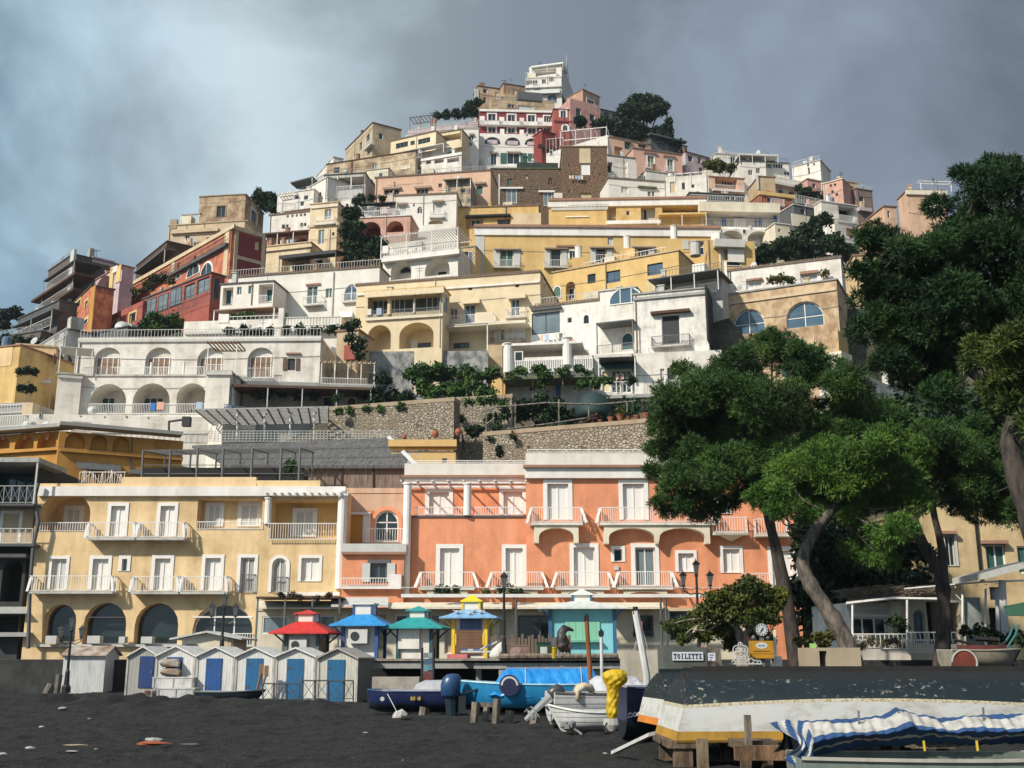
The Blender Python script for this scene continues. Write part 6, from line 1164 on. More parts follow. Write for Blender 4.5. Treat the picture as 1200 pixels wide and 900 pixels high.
def tarpf(u, v):
    w = (v - .5) * 2; x = x0 + (x1 - x0) * u; prof = (1 - abs(w) ** 2.3); e = 1 - max(0, (.17 - u) / .17) ** 1.5 * .95 - max(0, (u - .93) / .07) ** 2 * .35
    z = zg - .1 + (zt - zg + .1) * prof * e + .035 * math.sin(u * 31 + w * 5) * (1 - prof) + .05 * math.sin(u * 9.5) * abs(w) + .02 * math.sin(u * 70 + w * 9)
    return (x, YB2 + .9 + w * (.84 + .02 * math.sin(u * 40)), z)
m = Mat('blue_tarpaulin', .28); m.col(m.mix(m.ramp(m.noise(2.5, (1, 1, 1), 5), .42, .66), (.012, .20, .55), (.03, .30, .68))); m.bump(m.noise(1.5, (1.3, 1, .8), 5, .55), .8, .14); TARP = m.m
cloth('tarpaulin', 'crumpled blue tarpaulin over the bright blue boat', tarpf, 60, 24, [TARP], lambda u, v: 0, 'tarpaulin')
mb = MB(); mb.tube([(tarpf(.33, v)[0], tarpf(.33, v)[1], tarpf(.33, v)[2] + .02) for v in [k / 14 for k in range(15)]], .018, 4); mb.tube([(tarpf(.84, v)[0], tarpf(.84, v)[1], tarpf(.84, v)[2] + .02) for v in [k / 14 for k in range(15)]], .018, 4); tag(mb.build('lashing_rope', paint((.5, .5, .42))), 'thin pale lashing ropes over the blue tarpaulin', 'rope')
t = thing('life_ring', 'navy round float with white lettering band on blue boat gunwale', 'float', at(597, 803, YB2 - .1)); mb = MB(); mb.tube([(0, -.06, 0), (0, .16, 0)], .32, 20); mb.build('disc', paint((.012, .015, .06), .6), t)
mb = MB(); mb.v = []; ring = [[((r) * math.cos(a), -.066, r * math.sin(a)) for r in (.21, .27)] for a in [math.pi * (k / 16) for k in range(17)]]; mb.loft(ring, closed=False, cap=False); mb.build('white_band', paint('lgrey'), t)
# trestle legs in front of the blue boat
for lab, x, y0, y1, w in (('mossy timber stake before the blue boat bow', 556, 823, 847, .13), ('tall pale timber stake before the blue boat', 581, 819, 847, .12), ('dark short stake between two pale stakes', 569, 827, 846, .1), ('pale stub of timber under the blue boat', 596, 833, 846, .14), ('grey timber prop under the silver outboard motor', 626, 836, 848, .15), ('grey timber block under the navy boat', 496, 829, 840, .16)):
    Y_ = Yg(y1) - .0; a = at(x, y0, Y_); MB_ = MB(); MB_.tube([(a.x - .03, Y_, -.1), (a.x + .03, Y_ + .05, a.z)], w, 5); tag(MB_.build('timber_stake', bark((.26, .22, .17))), lab, 'stake')
mb = MB(); a, b = at(556, 826, Yg(847) + .05), at(582, 826, Yg(847) + .05); mb.box(a.x, b.x, a.y, a.y + .06, a.z - .06, a.z + .06); tag(mb.build('crossbar', bark((.26, .22, .17))), 'timber crossbar joining the stakes before the blue boat', 'timber')
# white boat with silver outboard, small dinghy
YW = Yg(856); p = at(646, 853, YW)
wb = boat('white clinker boat with tilted silver outboard', (p.x, YW + .75, .16), R(10), L=3.4, B=1.45, D=.72, mats=[WH, planks((.52, .52, .51), 6.5, 'Z', .3)], rows=[0, 0, 1, 1, 1, 1], rail=(.12, .11, .11), transom=.9, sheer=.2, rake=.2)
outboard('silver grey outboard motor tilted up behind the white boat', (at(644, 818, YW).x, YW + .35, at(643, 820, YW).z + .05), R(10), R(52), (.05, .055, .06), (.42, .43, .43), s=.88)
t = thing('seat_cushion', 'cream folded cushion lying in the white boat', 'cushion', at(683, 812, YW + .3), R(12)); t.scale = (.68, .7, .72); mb = MB(); mb.prism([(x, -.28, z) for x, z in ((-.34, -.22), (-.2, -.24), (-.17, .02), (-.02, .12), (.2, .1), (.34, -.02), (.4, .1), (.3, .3), (.05, .36), (-.2, .3), (-.32, .12))], (0, .5, 0)); mb.build('cushion', paint((.55, .46, .32), .8, .2), t, smooth=True)
YD = Yg(858) - .3; p = at(672, 857, YD)
boat('small white clinker dinghy lying on the sand', (at(742, 857, YD).x, YD + .5, .02), R(183), L=2.05, B=1.0, D=.46, mats=[WH, planks((.55, .55, .53), 9, 'Z', .35)], rows=[0, 1, 1, 1, 1, 1], rail=(.55, .55, .53), transom=.85, sheer=.25, rake=.3, thw=1)
mb = MB(); p = at(664, 850, YD - .4)
for k in range(9): a = k * 2.4; mb.lathe((p.x + .16 * math.cos(a) * (k / 9), p.y + .1 * math.sin(a), p.z - .12 + .01 * k), [(.02, 0), (.1, .03), (.09, .12), (.02, .15)], 6)
mb.tube([p, p + Vector((.25, -.1, -.12)), p + Vector((.36, -.2, -.2))], .025, 5); tag(mb.build('anchor_heap', paint((.22, .21, .20), .7)), 'small heap of grey anchor gear beside the dinghy', 'anchor')
# navy boat stern with yellow covered outboard
YY = 24.0; p = at(727, 858, YY)
ob = boat('navy boat with white script on its stern, beside the upturned boats', (p.x + .12, YY + .9, .10), R(6), L=4.5, B=1.5, D=1.05, mats=[DKB, paint((.01, .018, .06), .35, .1)], rows=[0, 0, 0, 1, 1, 1], rail=(.02, .04, .10), transom=.85, sheer=.1)
mb = MB(); pts = [(736, 838), (739, 835), (741, 838), (744, 834.5), (746, 837), (750, 834)]; mb.tube([at(x, y, YY + .1) for x, y in pts], .016, 4); mb.tube([at(735, 841, YY + .1), at(751, 837, YY + .1)], .012, 4); mb.build('script', paint('white'), ob); s_ = [c for c in ob.children if c.name.startswith('script')][0]; s_.matrix_parent_inverse = ob.matrix_basis.inverted()
t = thing('outboard_motor', 'outboard motor wrapped in a crumpled yellow cover', 'outboard motor', (at(720, 800, YY - .2).x, YY - .2, at(720, 858, YY - .2).z))
k = ppm(YY); mb = MB(); prof = [(714, 721, 842), (711.5, 724.5, 836), (711, 724, 826), (711.5, 724.5, 818), (711.5, 726, 809), (710, 728.5, 804), (708, 731, 800), (707.5, 734.5, 794), (709, 734, 789), (712, 731, 785.5), (717, 727, 784.3)]
from mathutils import noise as mnoise
rg = []; prof.sort(key=lambda q: -q[2]); ys = np.linspace(842, 784.4, 46); pk = sorted(prof, key=lambda q: q[2])
prof = [(float(np.interp(y, [q[2] for q in pk], [q[0] for q in pk])), float(np.interp(y, [q[2] for q in pk], [q[1] for q in pk])), y) for y in ys]
for x0_, x1_, y in prof:
    c = at((x0_ + x1_) / 2, y, YY - .2); r = (x1_ - x0_) / 2 / k
    rg.append([(c.x - t.location.x + r * math.cos(a) * (1 + .06 * math.sin(5 * a + y * .3)), r * .85 * math.sin(a) * (1 + .05 * math.sin(7 * a + y * .6)), c.z - t.location.z) for a in [2 * math.pi * q / 40 for q in range(40)]])
for rr in rg:
    cx_ = sum(p[0] for p in rr) / len(rr); cy_ = sum(p[1] for p in rr) / len(rr)
    for i, (a, b, c) in enumerate(rr):
        d = 1 + .34 * (abs(mnoise.noise(Vector((a * 7, b * 7, c * 4)))) - .16) + .20 * (abs(mnoise.noise(Vector((a * 15 + 4, b * 15, c * 9)))) - .15); rr[i] = (cx_ + (a - cx_) * d, cy_ + (b - cy_) * d, c)
mb.loft(rg); m = Mat('yellow_cover', .5); m.col(m.mix(m.ramp(m.noise(6, detail=5), .4, .7), (.62, .42, .012), (.42, .26, .01))); m.bump(m.noise(4.5, (1.4, 1.4, .5), 3), .8, .06); mb.build('cover', m.m, t, smooth=True)
mb = MB(); c0, c1 = at(716, 842, YY - .2), at(717, 857, YY - .2); mb.loft([[(c.x - t.location.x + r * math.cos(a) * 1.4, r * math.sin(a) * .7, c.z - t.location.z) for a in [2 * math.pi * q / 10 for q in range(10)]] for c, r in ((c0, .11), (c0 * .5 + c1 * .5, .12), (c1, .04))]); mb.build('leg', paint((.42, .41, .38), .5), t)
mb = MB(); c = at(711, 851, YY - .2) - t.location
for q in range(3): a = q * 2.094 + .4; mb.prism([c, c + Vector((.03, .05, .05)), c + Vector((.0, .12 * math.cos(a), .13 * math.sin(a))), c + Vector((-.03, .05 * math.cos(a + .6), .06 * math.sin(a + .6)))], (-.02, 0, 0))
mb.build('propeller', paint('dark'), t)
mb = MB(); Yq = 33.5; a, b = at(690, 812, Yq), at(752, 812, Yq); zt = at(720, 788, Yq).z
f = lambda u, v: (a.x + (b.x - a.x) * u, Yq + (v - .5) * 1.6, a.z - .3 + (zt - a.z + .3) * (1 - abs(v * 2 - 1) ** 2) * (.75 + .25 * math.sin(u * 3.1)) + .03 * math.sin(u * 25 + v * 9))
cloth('boat_cover', 'pale grey boat cover behind the yellow wrapped motor', f, 24, 12, [paint((.50, .50, .54), .6, .2)], lambda u, v: 0)
# striped cover boat at lower right
YS = 15.0
PX = at(932, 880, YS).x
sb = boat('small green grey rowing boat under a blue and white striped cover', (PX, YS + .1, .05), R(-3), L=4.6, B=1.25, D=.50, mats=[DKB, paint((.20, .24, .21), .6, .25)], rows=[0, 0, 1, 1, 1, 1], inner=(.12, .15, .125), rail=(.34, .32, .27), transom=.85, sheer=.12, thw=3)
for x in (1084, 1146):
    mb = MB(); mb.tube([at(x, 880, YS - .15), at(x - 1.5, 868, YS - .15)], .018, 5); tag(mb.build('thole_pin', paint((.6, .42, .03))), 'yellow thole pin %s the striped cover' % ('below the middle of' if x < 1100 else 'below the far end of'), 'thole pin')
for x, y0, y1, w in ((1007, 833, 855, 'nearest the left end of'), (1054, 833, 852, 'in the middle before'), (1153, 829, 845, 'beyond')):
    mb = MB(); mb.tube([at(x, y1, YS + .5), at(x - 1, y0, YS + .5)], .014, 5); tag(mb.build('thin_rod', paint('dgrey')), 'thin dark upright rod %s the striped cover peak' % w, 'rod')
XL, XR = at(922, 870, YS).x, at(1215, 870, YS).x
def stripef(u, v):
    x = XL + (XR - XL) * (u * 1.05); ztop = float(np.interp(u, [0, .05, .12, .2, .35, .44, .5, .56, .66, .8, .9, 1], [846, 843, 845, 843, 842, 838, 829, 835, 841, 839, 837, 836]))
    zt_ = at(1000, ztop, YS + .75).z; zb_ = at(1000, float(np.interp(u, [0, .06, .1, .16, .3, .6, 1], [903, 903, 899, 889, 880, 874, 876])), YS + .2).z
    if v < .35:     # far side falls away
        w = v / .35; y = YS + 1.1 - .35 * w; z = zt_ - .42 * (1 - w) ** 1.6
    else:
        w = (v - .35) / .65; y = YS + .75 - (.55 * min(1, w / .5) ** .8) + (.42 * max(0, (w - .5) / .5) if u > .12 else -.1 * max(0, w - .5)); z = zt_ + (zb_ - zt_) * (w ** (1.1 if u > .1 else .9))
    fold = .016 * math.sin(u * 88 + 3 * math.sin(v * 4)) * (.3 + v) + .018 * math.sin(u * 37 + v * 6 + 2 * math.sin(u * 11)) * (.4 + .6 * v) + .012 * math.sin(u * 160 + v * 13)
    sag = .02 * math.sin(u * 21 + 1) * math.sin(v * 9)
    if u < .09: y -= .22 * (1 - u / .09); x += (.12 * math.sin(v * 14) + .1 * v) * (1 - u / .09)
    return (x, y - fold, z + sag + fold * .5)
SW, SBL = paint((.48, .46, .42), .9, .3), paint((.02, .07, .19), .9, .3)
cloth('striped_cover', 'blue and white striped cloth draped over the small rowing boat', stripef, 190, 44, [SW, SBL], lambda u, v: (0 if v < .30 else 1 if v < .40 + .03 * math.sin(u * 30) else 0 if v < .60 else 1 if v < .78 else 0 if v < .84 else 1) if u > .12 else int((v * 9 + u * 40)) % 2, 'cloth')
# masts and poles
for lab, nm, x0, y0, x1, y1, Y_, r, c in (('rusty brown pole standing behind the blue tarpaulin', 'pole', 692, 795, 687, 724, 36, .075, (.26, .085, .025)), ('white thin pole right of the rusty pole', 'pole', 705.5, 800, 704.5, 742, 36, .055, (.6, .6, .58)), ('white leaning mast with stays by the turquoise kiosk', 'mast', 758, 792, 744.5, 716, 33, .105, (.62, .61, .58))):
    t = thing(nm, lab, nm); mb = MB(); mb.tube([at(x0, y0 + 30, Y_), at(x0, y0, Y_), at(x1, y1, Y_)], r, 8); mb.build('shaft', paint(c, .5, .25), t)
    mb = MB(); mb.tube([at(x1, y1, Y_), at(x1, y1 - 5, Y_)], r * .8, 6); q = at(x1, y1, Y_); mb.box(q.x - .08, q.x + .08, q.y - .08, q.y + .08, q.z - .09, q.z + .07); mb.build('top_fitting', paint('black'), t)
    if nm == 'mast':
        mb = MB()
        for u in (735, 741, 766): mb.tube([at(u, 790, Y_), at(x1 + 2 + (u - 745) * .1, y1 + (3 if u > 750 else 35), Y_)], .012, 4)
        mb.build('stay', paint('grey'), t)
        MB().box(at(749, 728, Y_).x, at(753, 745, Y_).x, Y_ - .03, Y_ - .01, at(751, 746, Y_).z, at(751, 728, Y_).z).build('flag', paint((.42, .14, .12), .8), t)
# notice board on the deck edge
t = thing('notice_board', 'tall notice board with blue and red posters between dark posts', 'notice board'); Yn = 47.5
for x in (494.5, 508): mb = MB(); mb.tube([at(x, 800, Yn), at(x, 759, Yn)], .06, 5); mb.build('post', paint('black'), t)
for (y0, y1, c) in ((765, 771, (.28, .33, .33)), (772, 779, (.03, .14, .26)), (779.5, 785.5, (.10, .30, .36)), (786.5, 798, (.16, .03, .03))):
    a, b = at(496.5, y0, Yn), at(506.5, y1, Yn); MB().box(a.x, b.x, Yn - .02, Yn + .02, b.z, a.z).build('poster', ruin(c, tuple(v * .5 + .05 for v in c), .45, .55, 3), t)
# bin, bucket, statue, things on the boardwalk
Yk = 50.0; zd = 1.75
def small(name, label, cat, x, Y, fn, rz=0):
    t = thing(name, label, cat, (at(x, 770, Y).x, Y, zd), rz); fn(t); return t
def fbin(t):
    mb = MB(); mb.loft([[(-.24, -.24, 0), (.24, -.24, 0), (.24, .24, 0), (-.24, .24, 0)], [(-.30, -.30, .62), (.30, -.30, .62), (.30, .30, .62), (-.30, .30, .62)]]); mb.build('body', paint((.025, .075, .045), .5), t); MB().box(-.33, .33, -.33, .33, .625, .70).build('lid', paint((.02, .06, .035), .5), t); MB().box(-.15, .15, -.295, -.28, .2, .48).build('paper_label', paint('lgrey'), t)
small('waste_bin', 'dark green square bin with white label on the boardwalk', 'bin', 637, Yk - .3, fbin)
def fbuck(t): mb = MB(); mb.lathe((0, 0, 0), [(.17, 0), (.21, .42), (.23, .42), (.23, .47), (.17, .47)], 14); mb.build('body', paint((.72, .50, .03), .5), t); mb = MB(); mb.tube([(-.22, 0, .42), (-.18, 0, .56), (.18, 0, .56), (.22, 0, .42)], .012, 4); mb.build('handle', paint('dgrey'), t)
small('bucket', 'yellow bucket next to the dark green bin', 'bucket', 648, Yk - .3, fbuck)
def skin(name, verts, edges, radii, m, parent, sub=2, root=0):
    me = bpy.data.meshes.new(name); me.from_pydata(verts, edges, []); o = bpy.data.objects.new(name, me); COL.objects.link(o); me.materials.append(m)
    o.modifiers.new('skin', 'SKIN'); me.skin_vertices[0].data[root].use_root = True
    for i, r in enumerate(radii): me.skin_vertices[0].data[i].radius = (r, r)
    s = o.modifiers.new('sub', 'SUBSURF'); s.levels = sub; s.render_levels = sub; o.parent = parent; return o
def fstat(t):
    MB().box(-.5, .45, -.22, .22, 0, .14).build('plinth', paint((.42, .36, .24), .8), t)
    v = [(.0, 0, .42), (-.10, 0, .78), (-.06, 0, 1.06), (.06, 0, 1.28), (.30, 0, 1.24), (.48, 0, 1.16), (.02, 0, 1.46), (.12, -.14, .3), (.3, -.16, .2), (.12, .14, .3), (.3, .16, .2), (-.2, 0, .3), (.12, -.12, .85), (.26, -.12, .5), (.12, .12, .85), (.26, .12, .5)]
    e = [(0, 1), (1, 2), (2, 3), (3, 4), (4, 5), (3, 6), (0, 7), (7, 8), (0, 9), (9, 10), (0, 11), (1, 12), (12, 13), (1, 14), (14, 15)]
    skin('body', [(a, b, c * .92 + .1) for a, b, c in v], e, [.30, .27, .19, .14, .09, .05, .035, .15, .09, .15, .09, .12, .09, .07, .09, .07], paint((.02, .014, .013), .5, .1), t)
small('animal_statue', 'dark sitting animal statue on a pale plinth by turquoise kiosk', 'statue', 660, Yk - .2, fstat)
def fpallet(t):
    mb = MB()
    for k in range(24): mb.box(k * .16 - 1.9, k * .16 - 1.78, -.02, .02, 0, 1.0 + .12 * math.sin(k * 2.3))
    mb.build('slats', planks((.16, .11, .08), 5, 'X', .4), t); MB().box(-1.95, 1.95, .025, .07, .5, .58).build('rail', paint('wbrown'), t)
small('picket_screen', 'low brown wooden picket screen left of the turquoise kiosk', 'screen', 622, 54, fpallet)
def fstall(t): MB().box(-.4, .4, -.3, .3, 0, .5).build('box', ruin((.36, .24, .22), (.2, .12, .1), .4, .6, 2), t); MB().box(-.42, .42, -.32, .32, .505, .56).build('lid', paint((.2, .14, .12)), t)
small('storage_box', 'small faded pink box left of the dark green bin', 'box', 609, Yk + .5, fstall)
def fsack(t):
    mb = MB(); mb.loft([[(r * math.cos(a) * 1.2 + ox, r * math.sin(a), z) for a in [2 * math.pi * k / 10 for k in range(10)]] for r, z, ox in ((.28, 0, 0), (.33, .15, .02), (.28, .4, .1), (.16, .62, .2), (.03, .75, .25))]); mb.build('sheet', paint((.55, .54, .5), .8, .15), t, smooth=True)
small('cloth_heap', 'white cloth heap beside the sky blue kiosk post', 'cloth', 583, Yk + 1.2, fsack)
def flounge(t):
    MB().box(-.85, .85, -.35, .35, .25, .33).build('base', paint('lgrey'), t); mb = MB()
    for k in range(6): mb.prism([(-.8 + k * .27, -.36, .34 + (.0 if k < 3 else (k - 3) * .12)), (-.8 + k * .27 + .25, -.36, .34 + (.0 if k < 2 else (k - 2) * .12)), (-.8 + k * .27 + .25, .36, .34 + (.0 if k < 2 else (k - 2) * .12)), (-.8 + k * .27, .36, .34 + (0 if k < 3 else (k - 3) * .12))], (0, 0, .07), k % 2)
    mb.build('cushion', [paint((.06, .16, .40), .8), paint((.55, .56, .55), .8)], t)
small('sun_lounger', 'blue and white striped lounger before the sky blue kiosk', 'sun lounger', 562, Yk + 2, flounge)
# TOILETTE wall and its boards
Yw = 40.5; t = thing('sign_wall', 'grey green concrete wall end with white board reading TOILETTE', 'wall'); a, b = at(777, 758, Yw), at(828, 758, Yw)
mb = MB(); mb.prism([(a.x, Yw, 0), (b.x, Yw, 0), (b.x, Yw, a.z - .02), (a.x + .6, Yw, a.z + .0), (a.x, Yw, a.z + .06)], (0, 1.6, 0)); mb.build('wall', plaster((.10, .115, .10), .6), t)
c = at(850, 758, Yw); mb = MB(); mb.prism([(b.x + .005, Yw + .05, 0), (c.x, Yw + .4, 0), (c.x - .1, Yw + .4, a.z - .05), (b.x + .005, Yw + .05, a.z + .1)], (0, 1.2, 0)); mb.build('side_wall', ruin((.40, .34, .26), (.26, .16, .12), .45, .6, 1.5), t)
p, q = at(788, 764, Yw - .06), at(824.3, 774, Yw - .06); bd = MB().box(p.x, q.x, Yw - .06, Yw - .012, q.z, p.z).build('board', paint((.62, .63, .66), .5, .05), t)
mb = MB(); lh = (p.z - q.z) * .62; lw = (q.x - p.x) / 8.5; z0 = (p.z + q.z) / 2 - lh / 2; yy = (Yw - .075, Yw - .062); S = .05; V = lw * .24
def lb(x0, x1, a, b): mb.box(x0, x1, yy[0], yy[1], z0 + a * lh, z0 + b * lh)
for i, chh in enumerate('TOILETTE'):
    x = p.x + lw * .28 + i * lw; w = lw * .80; c0 = x + w / 2
    if chh == 'T': lb(c0 - V / 2, c0 + V / 2, .1, .9); lb(x, x + w, .86, 1); lb(x, x + .018, .7, .86); lb(x + w - .018, x + w, .7, .86); lb(c0 - .035, c0 + .035, 0, .1)
    if chh == 'I': lb(c0 - V / 2, c0 + V / 2, .1, .9); lb(c0 - .035, c0 + .035, 0, .1); lb(c0 - .035, c0 + .035, .9, 1)
    if chh == 'L': lb(x + .02, x + .02 + V, .1, .9); lb(x, x + w, 0, .12); lb(x + w - .018, x + w, .12, .32); lb(x, x + .07, .9, 1)
    if chh == 'E': lb(x + .02, x + .02 + V, .12, .88); lb(x, x + w, 0, .12); lb(x, x + w, .88, 1); lb(x + .05, x + w * .7, .44, .56); lb(x + w - .018, x + w, .12, .28); lb(x + w - .018, x + w, .72, .88)
    if chh == 'O':
        n_ = 20; o_ = [(c0 + w / 2 * math.cos(k * 2 * math.pi / n_), z0 + lh / 2 + lh / 2 * math.sin(k * 2 * math.pi / n_)) for k in range(n_)]; i_ = [(c0 + (w / 2 - .032) * math.cos(k * 2 * math.pi / n_), z0 + lh / 2 + (lh / 2 - .03) * math.sin(k * 2 * math.pi / n_)) for k in range(n_)]
        mb.add([(x_, yy[0], z_) for x_, z_ in o_] + [(x_, yy[0], z_) for x_, z_ in i_], [(k, (k + 1) % n_, (k + 1) % n_ + n_, k + n_) for k in range(n_)])
mb.build('lettering', paint((.015, .018, .06), .6, 0), bd)
p, q = at(829.5, 765, Yw - .05), at(838.5, 774.5, Yw - .05); b2 = MB().box(p.x, q.x, Yw - .05, Yw - .02, q.z, p.z).build('notice', paint((.60, .61, .66), .5, .05), t); mb = MB()
for k in range(3): mb.box(p.x + .05, q.x - .05 - .04 * k, Yw - .056, Yw - .0505, p.z - .09 - k * .085, p.z - .06 - k * .085)
mb.build('text_line', paint((.05, .06, .16)), b2)
mb = MB(); a, b = at(735, 760, Yw + 3), at(780, 760, Yw + 3); mb.box(a.x, b.x, Yw + 3, Yw + 6, 0, a.z - .08); tag(mb.build('low_wall', plaster((.46, .42, .34), .5)), 'low pale wall beside the TOILETTE board', 'wall')
# clock on post with yellow sign board, scroll iron
Yc = 42.0; t = thing('street_clock', 'round white faced clock in black ring above the yellow board', 'clock', at(892, 738, Yc)); k = ppm(Yc); r = 8.2 / k
mb = MB(); mb.tube([(0, .16, 0), (0, -.1, 0)], r, 28); mb.build('case', paint('black', .4), t); mb = MB(); mb.tube([(0, -.10, 0), (0, -.115, 0)], r * .86, 28); fc = mb.build('dial', paint((.52, .54, .54), .5, .05), t); mb = MB()
for q in range(12):
    a = q * math.pi / 6; c, s = math.cos(a), math.sin(a); mb.prism([(r * .62 * c - .02 * s, -.122, r * .62 * s + .02 * c), (r * .78 * c - .02 * s, -.122, r * .78 * s + .02 * c), (r * .78 * c + .02 * s, -.122, r * .78 * s - .02 * c), (r * .62 * c + .02 * s, -.122, r * .62 * s - .02 * c)], (0, -.004, 0))
mb.build('hour_mark', paint('black'), fc); mb = MB()
for a, l_, w_ in ((math.radians(62), r * .45, .028), (math.radians(232), r * .68, .02)): c, s = math.cos(a), math.sin(a); mb.prism([(-w_ * s, -.13, w_ * c), (l_ * c, -.13, l_ * s), (w_ * s, -.13, -w_ * c)], (0, -.006, 0))
mb.build('hand', paint('black'), fc); mb = MB(); mb.box(-.07, .07, -.06, .1, -1.6, -r * .9); mb.lathe((-.3, 0, -r - .12), [(.03, 0), (.1, .08), (.03, .18)], 8); mb.lathe((.22, 0, -r - .12), [(.03, 0), (.1, .08), (.03, .18)], 8); mb.build('stand', paint('dgrey', .5), t)
t = thing('advert_board', 'yellow advertising board with white oval emblem under the clock', 'sign'); a, b = at(877.5, 751, Yc - .1), at(906.5, 771.5, Yc - .1); bd = MB().box(a.x, b.x, Yc - .2, Yc - .1, b.z, a.z).build('board', paint((.50, .24, .012), .5, .15), t)
c = (a + b) / 2; mb = MB(); e = [(c.x + .22 * math.cos(q * .3142), Yc - .203, a.z - .17 + .115 * math.sin(q * .3142)) for q in range(20)]; mb.prism(e, (0, -.006, 0)); em = mb.build('emblem', paint((.58, .60, .60)), bd); mb = MB(); mb.box(c.x - .13, c.x + .13, Yc - .215, Yc - .2095, a.z - .19, a.z - .15); mb.build('emblem_bar', paint((.18, .2, .2)), em); mb = MB(); mb.box(c.x - .3, c.x + .3, Yc - .206, Yc - .2005, a.z - .39, a.z - .355); mb.box(c.x - .42, c.x + .42, Yc - .206, Yc - .2005, a.z - .47, a.z - .455); mb.build('text_bar', paint((.16, .08, .01)), bd)
for x in (879, 905): q = at(x, 770, Yc); MB().box(q.x - .04, q.x + .04, Yc - .08, Yc, 0, a.z).build('post', paint('dgrey'), t)
t = thing('iron_scrollwork', 'white wrought iron scroll of rings left of the yellow board', 'ironwork', at(868, 766, Yc - .6)); k = ppm(Yc)
mb = MB()
def ring(cx, cz, r, w=.022): mb.tube([(cx + r * math.cos(q * .3307), 0, cz + r * math.sin(q * .3307)) for q in range(20)], w, 4)
for cx, cz, r in ((-.12, .14, .15), (.12, .14, .15), (-.12, -.14, .15), (.12, -.14, .15), (0, .33, .07), (-.11, .14, .06), (.11, .14, .06), (-.11, -.14, .06), (.11, -.14, .06), (.36, -.26, .09), (.52, -.3, .07), (.66, -.31, .06), (-.28, -.3, .06)): ring(cx, cz, r)
mb.tube([(-.45, 0, -.36), (.75, 0, -.36)], .025, 4); mb.tube([(0, 0, -.36), (0, 0, .42)], .02, 4); mb.build('rings', paint((.55, .55, .53), .5, .1), t)
t = thing('white_post', 'white post with square base right of the yellow board', 'post'); a, b = at(907, 738, Yc + .5), at(911, 775, Yc + .5); MB().box(a.x, b.x, Yc + .5, Yc + .65, 1.2, a.z).build('shaft', paint('white'), t); a, b = at(905, 769, Yc + .4), at(916, 777, Yc + .4); MB().box(a.x, b.x, Yc + .3, Yc + .7, 1.0, a.z).build('base', paint('white'), t)
mb = MB(); a = at(946, 759, 44); b = at(1008, 759, 44); mb.box(a.x, a.x + .45, 44, 45.5, 0, a.z); mb.box(a.x + .45, b.x - 1.3, 44.001, 45.5, a.z - .12, a.z - .003); mb.box(b.x - 1.3, b.x, 44, 45.5, 0, a.z); tag(mb.build('parapet_wall', plaster((.42, .35, .25), .4)), 'pale parapet wall with dark opening between the pine trunks', 'wall')
t = thing('planter', 'lime green planter standing on the pale parapet wall', 'planter'); a, b = at(950, 754, 44.4), at(956, 760, 44.4); MB().box(a.x, b.x, 44.3, 44.6, b.z, a.z).build('pot', paint((.30, .55, .14)), t)
# ---- lamps
def lantern(mb, c, s=.3):
    mb.loft([[(c[0] + x * s * f, c[1] + y * s * f, c[2] + z) for x, y in ((-.5, -.5), (.5, -.5), (.5, .5), (-.5, .5))] for f, z in ((.55, 0), (1.0, s * 1.6))], mi=1)
    mb.loft([[(c[0] + x * s * f, c[1] + y * s * f, c[2] + z) for x, y in ((-.5, -.5), (.5, -.5), (.5, .5), (-.5, .5))] for f, z in ((1.25, s * 1.6), (1.2, s * 1.7), (.5, s * 2.1), (.12, s * 2.3), (.12, s * 2.6))]); mb.box(c[0] - s * .3, c[0] + s * .3, c[1] - s * .3, c[1] + s * .3, c[2] - .08, c[2] - .001)
def street_lamp(label, x, yt, yb, Y, arms=3, s=.3, col_='black'):
    a, b = at(x, yt, Y), at(x, yb, Y); t = thing('street_lamp', label, 'street lamp', (b.x, Y, b.z), 0, 'black iron street lamps'); hh = a.z - b.z; m2 = [paint(col_, .45, 0), glass((.10, .11, .11), .2)]
    mb = MB(); mb.lathe((0, 0, 0), [(.2, 0), (.2, .25), (.12, .35), (.1, .9), (.065, 1.0), (.055, hh - s * 2.4 - .2), (.08, hh - s * 2.4 - .15), (.05, hh - s * 2.4)], 10); mb.build('pole', paint(col_, .45, 0), t)
    mb = MB(); lantern(mb, (0, 0, hh - s * 2.5), s); mb.build('lantern', m2, t)
    for k in range(arms - 1):
        sg = -1 if k % 2 == 0 else 1; dd = .0 if k < 2 else .5; rr = s * 2.3
        mb = MB(); z = hh - s * 4.4; mb.tube([(0, 0, z - s * 1.4), (sg * rr * .5, dd, z - s * 1.6), (sg * rr, dd, z - s * 1.0), (sg * rr, dd, z - .05)], .03, 5); mb.tube([(0, 0, z - s * .4), (sg * rr * .4, dd, z - s * .9), (sg * rr, dd, z - s * .5)], .018, 4); mb.build('arm', paint(col_, .45, 0), t)
        mb = MB(); lantern(mb, (sg * rr, dd, z), s); mb.build('lantern', m2, t)
    return t
street_lamp('tall black three lantern street lamp before the orange building', 820, 655, 776, 52, 3, .27)
street_lamp('black single lantern street lamp beside the sky blue kiosk', 590.5, 669, 772, 51, 1, .3); street_lamp('black three lantern street lamp in front of the wide glazed arch', 259, 694, 772, 55, 3, .25); street_lamp('black lamp post at the left edge beside the side on hut', 77, 722, 812, 50, 3, .2)
